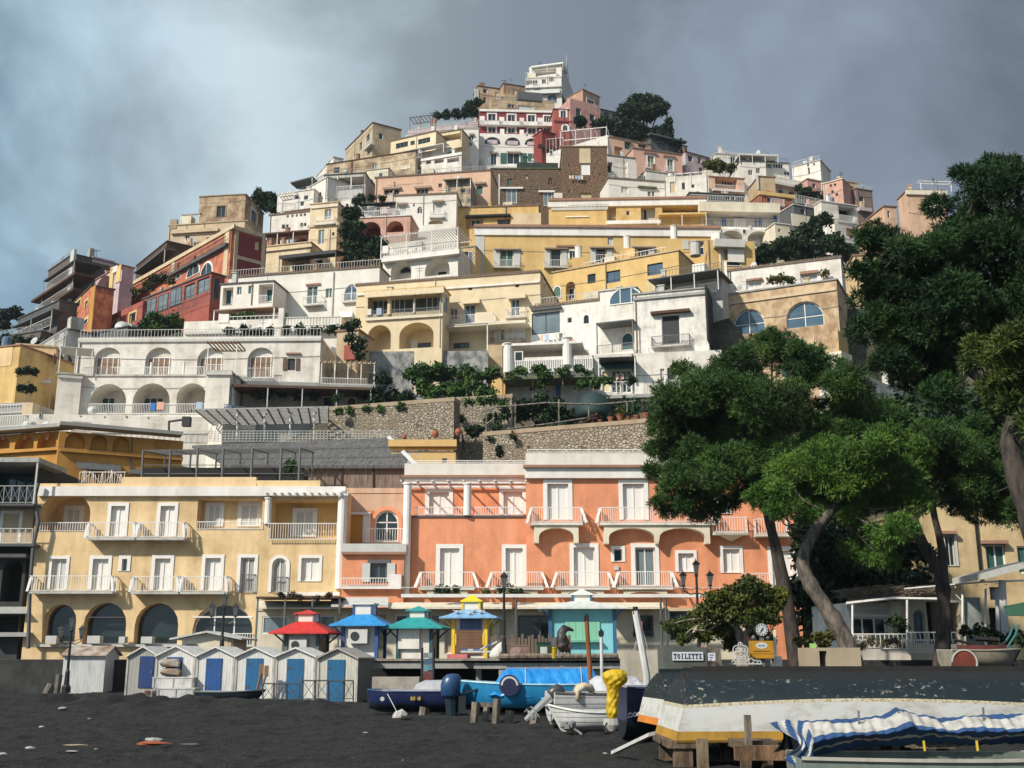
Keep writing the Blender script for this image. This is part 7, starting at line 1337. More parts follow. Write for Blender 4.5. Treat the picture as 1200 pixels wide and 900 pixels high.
# ---------------------------------------------------------------- trees and plants
def quads_obj(name, V, m, parent=None):
    """V: (n, 4, 3) array of separate leaf quads"""
    n = len(V); me = bpy.data.meshes.new(name); me.vertices.add(n * 4); me.vertices.foreach_set('co', V.reshape(-1).astype(np.float32)); me.loops.add(n * 4); me.loops.foreach_set('vertex_index', np.arange(n * 4, dtype=np.int32))
    me.polygons.add(n); me.polygons.foreach_set('loop_start', np.arange(0, n * 4, 4, dtype=np.int32)); me.polygons.foreach_set('loop_total', np.full(n, 4, dtype=np.int32)); me.materials.append(m); me.update(calc_edges=True); me.validate()
    o = bpy.data.objects.new(name, me); COL.objects.link(o); o.parent = parent; return o
def unit(v): return v / (np.linalg.norm(v, axis=-1, keepdims=True) + 1e-9)
def lobe_points(lobes, dens, rs, inner=.35):
    """lobes: (centre Vector, radius, flatten); returns points and outward directions spread through uneven clumps"""
    P, N = [], []
    for c, r, fl in lobes:
        n = max(6, int(dens * r * r * 4)); d = unit(rs.randn(n, 3)); d[:, 2] = d[:, 2] * .8 + .12; d = unit(d)
        bump = 1 + .22 * np.sin(d[:, 0] * 5 + c.x * 3) * np.sin(d[:, 2] * 6 + c.z) + .16 * np.sin(d[:, 1] * 9 + d[:, 0] * 7 + c.y)
        rad = r * bump * (1 - (1 - inner) * rs.rand(n) ** 2.2 * .75)
        P.append(np.array(c)[None] + d * rad[:, None] * np.array([1, 1, fl])); N.append(d)
    return np.concatenate(P), np.concatenate(N)
def tufts(P, N, rs, blades=7, length=.3, width=.03, spread=.8, up=.25):
    n = len(P); D = unit(N[:, None, :] + rs.randn(n, blades, 3) * spread + np.array([0, 0, up])); L_ = length * (.6 + .7 * rs.rand(n, blades, 1)); base = P[:, None, :] + rs.randn(n, blades, 3) * length * .12
    W_ = unit(np.cross(D, rs.randn(n, blades, 3))) * width; tip = base + D * L_; mid = base + D * L_ * .5
    return np.stack([base, mid + W_, tip, mid - W_], 2).reshape(-1, 4, 3)
def leaves(P, N, rs, k=3, size=.2):
    n = len(P); D = unit(N[:, None, :] * .6 + rs.randn(n, k, 3)); A = unit(np.cross(D, rs.randn(n, k, 3))); c = P[:, None, :] + rs.randn(n, k, 3) * size * .8; s = size * (.6 + .8 * rs.rand(n, k, 1)); B = unit(np.cross(D, A))
    return np.stack([c - A * s, c - B * s * .55, c + A * s, c + B * s * .55], 2).reshape(-1, 4, 3)
def limb_mesh(paths, m, name, parent): 
    mb = MB()
    for pts, r0, r1 in paths:
        n = len(pts); rr = [r0 + (r1 - r0) * i / (n - 1) for i in range(n)]; rj = random.Random(len(pts)); rr = [q * rj.uniform(.88, 1.14) for q in rr]; mb.tube(pts, rr, 11)
    return mb.build(name, m, parent, smooth=True)
def smoothpath(pts, k=4):
    out = []
    for i in range(len(pts) - 1):
        p0, p1, p2, p3 = pts[max(0, i - 1)], pts[i], pts[i + 1], pts[min(len(pts) - 1, i + 2)]
        for j in range(k):
            t = j / k; out.append(.5 * ((2 * p1) + (p2 - p0) * t + (2 * p0 - 5 * p1 + 4 * p2 - p3) * t * t + (3 * p1 - p0 - 3 * p2 + p3) * t ** 3))
    return out + [pts[-1]]
def pine(label, Y, trunks, lobes, mat, seed, dens=110, blades=8, length=.22, width=.018, group='pine trees by the promenade', name='pine_tree', fl=.8, spreadY=1.6, branches=True, leaf=None, cat='tree', bk=(.085, .066, .054), inner=.35):
    """trunks: lists of (x px, y px, radius px); lobes: (x px, y px, radius px[, depth offset])"""
    rs = np.random.RandomState(seed); k = ppm(Y, 8); t = thing(name, label, cat, (0, 0, 0), 0, group)
    TP = []
    for tr in trunks:
        pts = smoothpath([at(x, y, Y + (q[0] if q else 0)) for x, y, r, *q in tr]); rr = [tr[0][2] / k * .84, tr[-1][2] / k * .84]; TP.append((pts, rr[0], rr[1]))
    for i, p in enumerate(TP):
        if len(trunks) and i == 0: limb_mesh([p], bark(bk), 'trunk', t)
        else: limb_mesh([p], bark(bk), 'limb', t)
    LB = []
    for x, y, r, *q in lobes: c = at(x, y, Y + (q[0] if q else rs.uniform(-spreadY, spreadY))); LB.append((c, r / k, fl))
    if branches and TP:
        top = TP[0][0]; br = []
        for c, r, _ in LB:
            s = min((p for tp in TP for p in tp[0][len(tp[0]) // 2:]), key=lambda p: (p - c).length); m_ = s * .45 + c * .55 + Vector((rs.uniform(-.4, .4), rs.uniform(-.4, .4), rs.uniform(-.5, .1)))
            br.append((smoothpath([s, m_, c], 3), max(.04, r * .05), .02))
        for q in br: limb_mesh([q], bark(bk), 'limb', t)
    # each big lobe breaks into several small clumps
    SUB = []
    for c, r, f_ in LB:
        for _ in range(7):
            d = Vector(unit(rs.randn(3))); d.z = d.z * .75 + .08; q = r * rs.uniform(.36, .58); SUB.append((c + Vector((d.x, d.y, d.z * f_)) * (r - q * .55), q, .8))
    P, N = lobe_points(SUB, dens, rs, inner)
    V = leaves(P, N, rs, leaf[0], leaf[1]) if leaf else tufts(P, N, rs, blades, length, width)
    quads_obj('crown', V, mat, t); return t
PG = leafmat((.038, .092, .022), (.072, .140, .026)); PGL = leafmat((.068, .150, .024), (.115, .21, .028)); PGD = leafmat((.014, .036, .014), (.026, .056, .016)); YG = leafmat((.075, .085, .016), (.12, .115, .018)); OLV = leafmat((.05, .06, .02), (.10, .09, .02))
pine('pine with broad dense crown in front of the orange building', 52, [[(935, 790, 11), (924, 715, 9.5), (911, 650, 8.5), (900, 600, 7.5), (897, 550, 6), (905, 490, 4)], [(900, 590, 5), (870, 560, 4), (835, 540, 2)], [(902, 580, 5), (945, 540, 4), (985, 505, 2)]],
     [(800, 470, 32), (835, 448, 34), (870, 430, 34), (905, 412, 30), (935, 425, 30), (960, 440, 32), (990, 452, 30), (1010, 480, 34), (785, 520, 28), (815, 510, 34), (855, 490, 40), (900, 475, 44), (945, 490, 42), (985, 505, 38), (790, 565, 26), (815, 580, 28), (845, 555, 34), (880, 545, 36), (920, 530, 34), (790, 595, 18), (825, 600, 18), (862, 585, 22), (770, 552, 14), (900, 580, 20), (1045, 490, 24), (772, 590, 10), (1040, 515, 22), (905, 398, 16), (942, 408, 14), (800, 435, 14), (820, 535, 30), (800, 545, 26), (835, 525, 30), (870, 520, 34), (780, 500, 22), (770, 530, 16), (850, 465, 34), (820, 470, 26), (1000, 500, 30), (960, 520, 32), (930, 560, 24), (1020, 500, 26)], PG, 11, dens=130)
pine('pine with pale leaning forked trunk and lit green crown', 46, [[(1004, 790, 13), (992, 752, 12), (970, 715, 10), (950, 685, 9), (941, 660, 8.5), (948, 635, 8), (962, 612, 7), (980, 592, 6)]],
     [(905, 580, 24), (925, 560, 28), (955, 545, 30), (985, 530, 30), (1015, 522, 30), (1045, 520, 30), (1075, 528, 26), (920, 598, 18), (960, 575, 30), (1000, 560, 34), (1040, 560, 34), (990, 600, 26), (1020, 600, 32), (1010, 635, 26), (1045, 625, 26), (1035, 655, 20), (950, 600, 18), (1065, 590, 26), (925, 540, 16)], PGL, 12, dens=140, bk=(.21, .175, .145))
pine('pine with dark forked trunk before the right hand yellow house', 49, [[(1103, 790, 11), (1106, 730, 10), (1104, 680, 9), (1092, 655, 9), (1078, 630, 8), (1068, 600, 7), (1062, 575, 5)], [(1106, 690, 7), (1103, 640, 6.5), (1094, 600, 5), (1094, 575, 3)], [(1072, 608, 4), (1090, 592, 4), (1130, 580, 3)], [(1068, 595, 3.5), (1050, 578, 3), (1040, 566, 2)]],
     [(1085, 545, 32), (1115, 530, 34), (1150, 525, 36), (1180, 540, 34), (1110, 565, 30), (1150, 570, 34), (1185, 580, 32), (1175, 600, 22), (1145, 598, 22), (1120, 590, 18), (1200, 560, 34), (1200, 600, 24), (1095, 510, 24), (1130, 500, 26)], PG, 13, dens=130)
pine('tall dark pine filling the upper right corner', 36, [[(1235, 800, 16), (1215, 640, 15), (1195, 570, 14), (1182, 520, 13), (1188, 490, 12), (1200, 430, 11), (1170, 330, 8), (1140, 260, 4)], [(1190, 480, 8), (1120, 420, 6), (1070, 370, 3)], [(1190, 420, 7), (1100, 340, 5), (1050, 300, 2)]],
     [(1015, 285, 20), (1035, 275, 22), (1045, 310, 36), (1080, 285, 36), (1115, 300, 44), (1070, 350, 46), (1030, 345, 30), (1030, 385, 30), (1070, 400, 44), (1110, 360, 50), (1120, 250, 36), (1145, 225, 34), (1170, 215, 30), (1195, 225, 34), (1150, 285, 50), (1190, 290, 50), (1160, 350, 50), (1200, 370, 50), (1120, 415, 46), (1160, 410, 40), (1085, 440, 36), (1120, 455, 32), (1050, 425, 26), (1132, 203, 14), (1157, 193, 13), (1015, 320, 18), (1180, 195, 16), (1205, 205, 20), (1210, 320, 50)], leafmat((.016, .048, .013), (.030, .072, .016)), 14, dens=120)
pine('olive tinged pine bough at the right edge with scaly trunk', 29, [[(1222, 640, 20), (1202, 580, 15), (1186, 535, 13), (1192, 505, 12), (1215, 470, 9)]],
     [(1150, 425, 22), (1175, 410, 26), (1195, 400, 26), (1165, 450, 22), (1190, 440, 28), (1205, 470, 28), (1180, 475, 18), (1145, 405, 14), (1200, 500, 16)], leafmat((.05, .085, .016), (.10, .125, .02)), 15, dens=120, length=.22)
# dark growth behind the pines, and the slope under them
def shrub(label, Y, lobes, mat=None, size=.35, dens=16, k=3, seed=1, name='shrub', cat='shrub', group='shrubs on the hillside', fl=.85, trunk=None, spreadY=1.0):
    return pine(label, Y, trunk or [], lobes, mat or PGD, seed, dens=dens * 2.4, name=name, cat=cat, group=group, fl=fl, leaf=(k, size * .62), spreadY=spreadY, branches=bool(trunk))
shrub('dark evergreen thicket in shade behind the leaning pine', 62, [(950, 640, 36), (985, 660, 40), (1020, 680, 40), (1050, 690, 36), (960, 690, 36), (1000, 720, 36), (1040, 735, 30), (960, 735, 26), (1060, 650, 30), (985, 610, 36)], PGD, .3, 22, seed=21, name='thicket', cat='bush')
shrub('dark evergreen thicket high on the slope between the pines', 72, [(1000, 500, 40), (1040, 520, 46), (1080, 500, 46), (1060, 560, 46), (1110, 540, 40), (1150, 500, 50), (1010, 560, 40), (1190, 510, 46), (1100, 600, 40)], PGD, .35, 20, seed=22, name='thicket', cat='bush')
pine('leafy olive green tree with bare white branches beside the clock', 46, [[(875, 790, 14), (872, 765, 13), (868, 745, 9), (850, 715, 3)], [(868, 748, 4), (880, 735, 3.5), (888, 722, 3)], [(880, 735, 3), (883, 718, 2)], [(866, 738, 4), (858, 728, 3), (850, 722, 2)], [(884, 730, 2.5), (886, 712, 1.5)]],
     [(795, 735, 14), (810, 728, 16), (825, 742, 14), (830, 715, 18), (850, 705, 20), (845, 735, 18), (868, 700, 20), (885, 690, 20), (902, 700, 20), (898, 725, 20), (875, 720, 20), (860, 750, 16), (895, 745, 16), (800, 748, 8), (783, 733, 6), (910, 715, 12)], leafmat((.045, .066, .012), (.12, .125, .016)), 23, dens=150, name='broadleaf_tree', group=None, leaf=(4, .075), bk=(.42, .36, .28))
HS = [
 ('green shrub bank below the cream veranda house', 109, [(490, 440, 16), (505, 436, 15), (520, 440, 14), (505, 455, 16), (530, 455, 14)], PG, .32),
 ('clipped hedge rows in the terrace garden', 107.5, [(510, 464, 12), (530, 462, 12), (550, 460, 12), (570, 458, 12), (560, 445, 13), (545, 438, 12), (575, 440, 10)], PG, .3),
 ('dark plants along the garden terrace left of the hedge', 107, [(445, 462, 10), (460, 466, 10), (475, 468, 10), (450, 445, 9), (440, 472, 8), (300, 462, 5), (315, 464, 5), (330, 462, 5), (350, 464, 5), (370, 466, 5), (395, 468, 5), (425, 462, 6)], PGD, .3),
 ('vine leaves on the white villa terrace pergola', 106, [(610, 436, 7), (630, 430, 9), (640, 440, 8), (660, 436, 7), (680, 432, 6), (635, 450, 6), (600, 440, 6), (690, 438, 5)], PG, .26),
 ('dark garden shrubs under the white columns terrace', 103, [(585, 480, 14), (610, 478, 14), (635, 474, 14), (655, 480, 14), (605, 492, 12), (635, 492, 14), (665, 488, 12), (580, 492, 10)], PGD, .3),
 ('palm like potted plants by the french doors', 104, [(703, 447, 6), (713, 446, 5), (697, 450, 5), (740, 445, 4), (683, 452, 7)], PG, .3),
 ('dark green garden growth under the villa terrace', 102, [(720, 482, 14), (740, 478, 14), (760, 482, 12), (775, 475, 12), (700, 488, 10), (790, 480, 14)], PGD, .3),
 ('ivy covered cliff between the tower villa and arched arcade', 153, [(415, 270, 14), (418, 290, 16), (412, 305, 14), (430, 298, 14), (440, 290, 12), (425, 310, 12), (412, 250, 10), (437, 308, 10)], PGD, .45),
 ('orange tree garden in the dark green cliff', 150, [(420, 312, 9), (432, 308, 9), (442, 312, 7)], OLV, .35),
 ('hedge along the terrace above the arcade house', 117, [(270, 389, 6), (285, 388, 7), (300, 389, 7), (318, 389, 7), (335, 389, 7), (352, 388, 7), (370, 388, 7), (388, 387, 7), (405, 385, 7), (415, 380, 7)], PGD, .3),
 ('potted greenery on the white wing terrace', 122, [(273, 372, 6), (285, 370, 6), (295, 372, 5), (332, 370, 4)], PG, .3),
 ('leafy hedge at the foot of the glass veranda', 139, [(175, 378, 8), (185, 374, 9), (198, 375, 9), (208, 380, 8), (168, 384, 6), (200, 386, 8), (185, 386, 8)], PG, .4),
 ('trailing bare vine on the red terraced house', 150, [(172, 335, 6), (180, 328, 6), (190, 325, 5), (160, 342, 5), (200, 330, 4)], OLV, .35),
 ('tree on the ridge behind the brown stone house', 192, [(308, 228, 9), (318, 232, 9), (310, 240, 9), (320, 244, 7), (300, 234, 6)], PGD, .45),
 ('dark garden slope under the white arch house', 150, [(900, 295, 14), (920, 292, 15), (940, 285, 15), (960, 282, 14), (975, 288, 14), (990, 296, 12), (950, 300, 14), (930, 305, 14), (905, 308, 10), (970, 305, 12), (985, 285, 8), (955, 265, 10), (965, 258, 8), (945, 272, 9), (998, 302, 9), (890, 302, 8)], PGD, .45),
 ('dark planting on the white terrace house at right slope', 180, [(945, 224, 5), (955, 230, 6), (965, 232, 5), (935, 220, 4), (940, 230, 5)], PGD, .4),
 ('dark green bank below the umbrella pine', 226, [(725, 152, 9), (740, 158, 9), (760, 160, 9), (775, 166, 9), (790, 172, 8), (712, 145, 7), (700, 146, 6), (735, 165, 6), (772, 176, 8), (786, 180, 7), (680, 143, 6), (798, 180, 6), (742, 150, 9), (756, 154, 9), (770, 158, 9), (728, 146, 8), (748, 162, 8), (762, 168, 7)], PGD, .6),
 ('golden green bush beside the lilac grey house', 186, [(830, 194, 6), (838, 191, 7), (846, 194, 7), (855, 198, 6), (840, 199, 6)], YG, .4),
 ('dark trees on the left skyline behind the summit hotel', 238, [(535, 134, 6), (545, 132, 6), (552, 126, 7), (556, 132, 6), (522, 135, 5), (560, 120, 5), (512, 137, 4)], PGD, .55),
 ('creeper on the lavender terrace wall', 161, [(418, 236, 5), (424, 232, 5), (435, 233, 4), (448, 232, 4), (416, 246, 5), (420, 256, 4)], PGD, .35),
 ('dark skyline bush at the far left edge', 190, [(6, 370, 7), (16, 366, 6), (2, 380, 8), (24, 372, 4)], PGD, .5),
 ('rough scrub on the left slope under the dark houses', 140, [(10, 400, 9), (25, 402, 8), (40, 404, 8), (55, 402, 7), (15, 412, 8)], PGD, .4),
 ('plants on the yellow house balcony at left', 104, [(24, 436, 3), (32, 434, 3), (40, 436, 3), (26, 455, 4), (34, 456, 4)], PGD, .28),
 ('garden shrubs on the brown stone house terrace', 176, [(812, 236, 3), (826, 236, 3), (840, 236, 3), (855, 236, 3)], PGD, .3),
 ('creeper hanging on the grey terrace beneath long villa', 110, [(414, 398, 7), (420, 408, 7), (425, 402, 6), (410, 384, 6), (423, 418, 6)], PGD, .3),
 ('cactus and shrubs on the ruined villa roof', 116, [(905, 328, 5), (915, 326, 6), (925, 328, 5), (967, 321, 4)], OLV, .28),
 ('green bush in the pot on the yellow roof terrace', 80, [(343, 552, 7), (340, 545, 5), (347, 560, 6), (336, 556, 4)], PG, .22),
 ('plants hanging over the long rubble stone wall', 98.5, [(398, 482, 4), (412, 481, 5), (430, 479, 5), (446, 478, 4), (470, 477, 6), (484, 475, 5), (505, 473, 6), (522, 472, 6), (476, 486, 4), (510, 482, 4), (436, 486, 3), (548, 472, 6), (565, 470, 7), (580, 469, 7), (590, 474, 6), (540, 490, 4)], PG, .26),
 ('weeds and climbers on the flower pot wall', 92, [(575, 516, 4), (600, 513, 4), (640, 510, 5), (665, 507, 4), (705, 503, 5), (735, 500, 5), (655, 520, 4), (690, 516, 4), (725, 514, 5), (752, 505, 6), (612, 522, 3)], PGD, .2),
 ('shrubs beside stone wall gap', 96, [(553, 504, 7), (562, 502, 6), (556, 510, 5), (574, 490, 8), (590, 486, 8), (580, 500, 6)], PGD, .26),
 ('flowering shrub on the stone wall coping', 91.5, [(678, 499, 6), (688, 497, 6), (694, 498, 5), (696, 490, 4)], leafmat((.10, .02, .03), (.05, .05, .02)), .2),
 ('small cypress like bush on the stone wall face', 91, [(586, 526, 4), (586, 532, 5), (620, 524, 4), (743, 510, 5)], PGD, .2),
 ('potted plants on the orange building balcony left', 69, [(516, 692, 6), (526, 693, 6), (534, 692, 5), (585, 694, 7), (598, 692, 8), (608, 695, 7), (570, 696, 4)], PGD, .14),
 ('dry vines over the shop canopy', 67, [(330, 698, 4), (342, 697, 4), (385, 698, 3), (352, 700, 3), (372, 701, 3)], leafmat((.10, .07, .045), (.07, .06, .03)), .12),
]
for i, (lab, Y_, lob, mat, sz) in enumerate(HS): shrub(lab, Y_, lob, mat, sz, dens=14, k=4, seed=40 + i, name='shrub', fl=.9, spreadY=.8 if Y_ > 80 else .3)
pine('broad umbrella pine on the summit skyline', 236, [[(752, 165, 2.2), (753, 150, 2.0), (755, 138, 1.6)], [(744, 162, 1.6), (743, 150, 1.4), (740, 138, 1)], [(764, 164, 1.2), (764, 152, 1.2), (768, 140, 1)]],
     [(735, 128, 11), (745, 121, 11), (757, 119, 11), (768, 122, 11), (777, 128, 9), (731, 131, 8), (755, 127, 13), (745, 130, 12), (766, 130, 11), (738, 137, 7), (750, 137, 8), (762, 136, 7)], PGD, 31, dens=34, leaf=(4, .36), fl=.62, name='umbrella_pine', group=None, bk=(.07, .055, .045))
for lab, x, y0, y1, w in (('tall dark cypress right of the umbrella pine', 784, 134, 160, 2.6), ('short dark cypress beside the taller cypress', 778, 143, 160, 2.0)):
    t = thing('cypress', lab, 'tree', at(x, y1 + 6, 224), 0, 'cypress pair on the skyline'); k = ppm(234, 110); rs = np.random.RandomState(int(x)); hh = (y1 - y0) / k; n = 900; z = rs.rand(n) ** .8; a = rs.rand(n) * 6.28; r = w / k * np.sin(np.clip((1 - z) * 1.9, 0, 1.57)) * (.5 + .5 * rs.rand(n)); P = np.stack([r * np.cos(a), r * np.sin(a), z * hh], 1)
    quads_obj('crown', leaves(P, np.stack([np.cos(a), np.sin(a), a * 0 + .5], 1), rs, 2, .4), PGD, t); mb = MB(); mb.tube([(0, 0, -1.5), (0, 0, 2)], .25, 6); mb.build('trunk', bark((.08, .06, .05)), t)
# ---------------------------------------------------------------- right side: yellow house, restaurant terrace; small things
H('yellow house with dark louvred windows at the right edge behind pines', (1074, 595), (1290, 560), 790, Y=63, yaw=0, c=(.60, .46, .26), D=9, roof='tile', group='waterfront buildings', dirt=.8, f='''
w 1108 628 1119 663 m=1 t=.14 f=lgrey; c 1104 622 1122 625.5 terra p=.4 n=hood; s 1156 638 1179 671 green t=.0; c 1152 633 1182 637 terra p=.4 n=hood; k drain_pipe 1146 610 1149 680 -.12 0 black; w 1160 688 1180 703 m=0 f=black; L 1160 712 1182 745 r=1 c=black; s 1193 640 1215 672 green''')
Yr = 56.0
t = thing('restaurant', 'white glazed restaurant room under dry brush roof with green arched door', 'restaurant')
a, b = at(992, 770, Yr), at(1050, 770, Yr); z0 = 1.66; zt = at(992, 702, Yr).z
h = House('restaurant_room', 'white restaurant room with wide dark window beneath brush roof', (994, 706), (1062, 703), 772, Y=Yr, c='white', yaw=6, D=5, cat='restaurant', group=None, hill=False)
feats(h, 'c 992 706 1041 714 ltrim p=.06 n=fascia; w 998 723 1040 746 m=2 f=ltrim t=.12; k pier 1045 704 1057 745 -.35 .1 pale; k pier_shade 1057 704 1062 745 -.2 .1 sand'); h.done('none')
h2 = House('restaurant_entrance', 'cream restaurant wall with pale green arched door', (1062, 703), (1130, 700), 772, Y=Yr + 1.2, c='pale', yaw=0, D=4, cat='restaurant', group=None, hill=False)
feats(h2, 'D 1071 714 1084 755 glass m=0 f=lgrey g=t; L 1087 703 1100 755 r=1 c=black; L 1104 706 1126 755 r=1 c=dgrey'); h2.done('none')
for o in list(t.children): bpy.data.objects.remove(o)
bpy.data.objects.remove(t)
t = thing('brush_roof', 'dry brushwood roof heaped over the restaurant veranda', 'roof'); rs = np.random.RandomState(5); mb = MB()
for i in range(900):
    u = rs.rand(); x = 985 + 125 * u; y = 701 - 12 * u * .6 - rs.rand() * (10 if u < .6 else 6); p = at(x, y, Yr + rs.uniform(-1.4, 1.5)); d = Vector((rs.uniform(-1, 1), rs.uniform(-.5, .5), rs.uniform(-.25, .2))) * rs.uniform(.3, .9); mb.tube([p, p + d * .5 + Vector((0, 0, .05)), p + d], .018, 3)
mb.build('brushwood', paint((.17, .13, .09), .95, .3), t)
mb = MB(); mb.prism([at(992, 707, Yr - 1.6), at(1046, 702, Yr - 1.6), at(1110, 698, Yr + 1), at(1100, 690, Yr + 3), at(1000, 696, Yr + 3)], (0, 0, .1)); mb.build('deck', paint((.10, .08, .06), .9), t)
t = thing('veranda', 'white thin posted veranda frame with railing before the restaurant', 'veranda'); mb = MB(); Yv = Yr - 1.8
for x, y0, y1 in ((999, 709, 765), (1063, 702, 765), (1128, 692, 765), (1155, 690, 760)): mb.tube([at(x, y0, Yv), at(x, y1, Yv)], .055, 6)
mb.tube([at(992, 707, Yv), at(1046, 701, Yv), at(1104, 702, Yv)], .08, 5); mb.tube([at(1060, 690, Yv), at(1150, 682, Yv), at(1200, 680, Yv)], .05, 5); mb.tube([at(1120, 697, Yv), at(1128, 705, Yv)], .03, 4)
for k in range(5): mb.tube([at(1120 + k * 12, 688 - k, Yv), at(1118 + k * 12, 688 - k, Yv + 5)], .04, 4)
mb.build('post_frame', paint('ltrim', .5, .2), t)
mb = MB()
for x0, x1, y0, y1 in ((1000, 1062, 743, 760), (1062, 1125, 741, 760), (1056, 1122, 750, 764)):
    A, B = at(x0, y0, Yv - .1), at(x1, y0, Yv - .1); zb = at(x0, y1, Yv - .1).z; mb.tube([A, B], .035, 4); mb.tube([(A.x, A.y, zb), (B.x, B.y, zb)], .03, 4); n = int((B.x - A.x) / .2)
    for i in range(n + 1): p = A + (B - A) * i / n; mb.tube([(p.x, p.y, zb), (p.x, p.y - .06, (zb + p.z) / 2), p], .018, 4)
mb.build('railing', paint('ltrim', .5, .15), t)
t = thing('plastic_screen', 'clear plastic weather screen hung on the veranda frame', 'screen'); a, b = at(1128, 700, Yv + .2), at(1154, 758, Yv + .2); m = Mat('clear_sheet', .35); m.col(m.mix(m.ramp(m.noise(2, (1, 1, .3), 5), .4, .65), (.10, .13, .12), (.30, .33, .30))); MB().box(a.x, b.x, Yv + .2, Yv + .25, b.z, a.z).build('sheet', m.m, t)
shrub('dry creeper along the restaurant railing', Yv - .3, [(1010, 756, 6), (1022, 752, 7), (1034, 754, 7), (1045, 752, 6), (1055, 756, 5)], leafmat((.12, .10, .06), (.09, .10, .04)), .12, 20, 4, 71, group=None)
shrub('dark potted palm before the restaurant window', Yr - 1, [(1052, 728, 5), (1058, 734, 5), (1046, 730, 4), (1056, 740, 4)], PGD, .16, 20, 4, 72, group=None)
shrub('low hedge bank on the right terrace', 50, [(1135, 742, 8), (1148, 740, 8), (1160, 742, 7), (1175, 748, 8), (1190, 746, 8), (1200, 752, 8), (1165, 755, 7)], PGD, .16, 20, 4, 73, group=None)
shrub('yellow flowered bush behind the parapet wall', 47, [(960, 748, 7), (975, 746, 7), (988, 750, 6), (965, 756, 6), (940, 752, 6)], leafmat((.10, .09, .01), (.05, .07, .02)), .14, 20, 4, 74, group=None)
# metal canopy at far right
t = thing('metal_canopy', 'pale grey metal canopy on round post at the right edge', 'canopy'); p = at(1157, 678, 50); q = at(1215, 662, 50); mb = MB(); mb.prism([p, q, q + Vector((0, 4, .0)), p + Vector((0, 4, 0))], (0, 0, .28)); mb.build('roof', paint('lgrey', .5, .1), t)
mb = MB(); mb.tube([at(1179, 760, 51), at(1174, 680, 51)], .16, 10); mb.build('post', paint('lgrey', .5, .1), t); mb = MB(); mb.tube([at(1170, 745, 52), at(1168, 690, 52)], .09, 8); mb.build('post', paint('lgrey', .5, .1), t)
A = MB(); A.prism([at(1176, 712, 49), at(1205, 706, 49), at(1210, 722, 47.5), at(1182, 722, 47.5)], (0, 0, .05)); tag(A.build('green_awning', paint((.03, .10, .06), .8)), 'dark green awning below the metal canopy at right', 'awning')
# terrace boats seen beyond the upturned boat
Yo = 38; p = at(1118, 778, Yo)
ob = boat('orange fronted small boat standing on the terrace behind the upturned boat', (at(1119, 778, Yo).x, Yo + .8, at(1119, 779, Yo).z - .15), R(2), L=2.6, B=1.4, D=.62, mats=[DKB, paint((.28, .25, .19), .6, .3)], rows=[0, 1, 1, 1, 1, 1], rail=(.3, .27, .2), transom=.95, sheer=.05, name='dinghy')
mb = MB(); c = at(1129, 772, Yo - .1); mb.tube([(c.x, c.y, c.z - .12), (c.x + .0, c.y - .06, c.z - .12)], .40, 18); t = thing('red_disc', 'rust red round board leaning by the small terrace boat', 'board'); mb.build('disc', paint((.20, .045, .025), .6, .3), t); mb = MB(); mb.tube([(c.x + .41 * math.cos(a), c.y - .07, c.z - .12 + .41 * math.sin(a)) for a in [math.pi * k / 12 - .3 for k in range(14)]], .03, 4); mb.build('rim', paint('lgrey'), t)
t = thing('stroller_frame', 'red and black folded pushcart behind the terrace boat', 'cart', at(1150, 760, 40)); mb = MB(); mb.loft([[(x, y * f, z) for y, z in ((-.3, -.1), (.3, -.1), (.3, .12), (-.3, .12))] for x, f in ((-.75, .8), (-.2, 1), (.5, 1), (.8, .7))]); mb.build('body', paint((.13, .035, .025), .7, .3), t); mb = MB(); mb.tube([(-.9, 0, .3), (-.3, 0, .15), (.3, 0, -.15), (.9, 0, .25)], .05, 5); mb.tube([(-.2, 0, .35), (.6, 0, .3)], .1, 5); mb.build('frame', paint('black', .6), t)
t = thing('teal_chair', 'teal metal chair frame at the right edge of the terrace', 'chair', at(1182, 778, 40)); mb = MB(); k = ppm(40)
for pts in ([(-.3, 0, .0), (0, 0, .55), (.35, 0, 1.0), (.5, 0, 1.35)], [(.2, 0, .0), (0, 0, .55)], [(-.35, 0, .55), (.1, 0, .55)]): mb.tube(pts, .04, 5); mb.tube([(a, b + .45, c) for a, b, c in pts], .04, 5)
mb.build('frame', paint((.03, .14, .14), .5, .1), t); MB().box(-.35, .1, 0, .45, .56, .6).build('seat', paint((.05, .1, .1)), t)
for lab, x, y, Y_, r in (('round satellite dish on the yellow house corner near the pines', 1060, 657, 62, 5), ('tilted satellite dish on the restaurant roof', 1068, 676, 60, 6)):
    t = thing('satellite_dish', lab, 'satellite dish', at(x, y, Y_), R(25)); k = ppm(Y_); mb = MB(); rr = r / k; mb.lathe((0, 0, 0), [(.02, .12), (rr * .5, .05), (rr, -.06), (rr * 1.02, -.04), (rr * .5, .08), (.02, .15)], 16); o = mb.build('dish', paint((.5, .47, .42), .5), t); o.rotation_euler = (R(80), 0, R(-20)); mb = MB(); mb.tube([(0, .1, 0), (.4, .3, -.15), (.8, .3, -.2)], .04, 5); mb.build('arm', paint('dgrey'), t)
# big white dish and drum on the arcade roof, domes
t = thing('satellite_dish', 'large white satellite dish with drum behind at red house foot', 'satellite dish', at(143, 384, 138)); k = ppm(138, 45); mb = MB(); rr = 8 / k; mb.lathe((0, 0, 0), [(.02, .3), (rr * .6, .12), (rr, -.1), (rr * 1.03, -.05), (.02, .4)], 20); o = mb.build('dish', paint('lgrey', .5), t); o.rotation_euler = (R(85), 0, R(20)); mb = MB(); mb.tube([(.5, .6, 0), (1.2, 2.2, 0)], rr * .95, 16); mb.build('drum', paint((.30, .33, .30), .6), t)
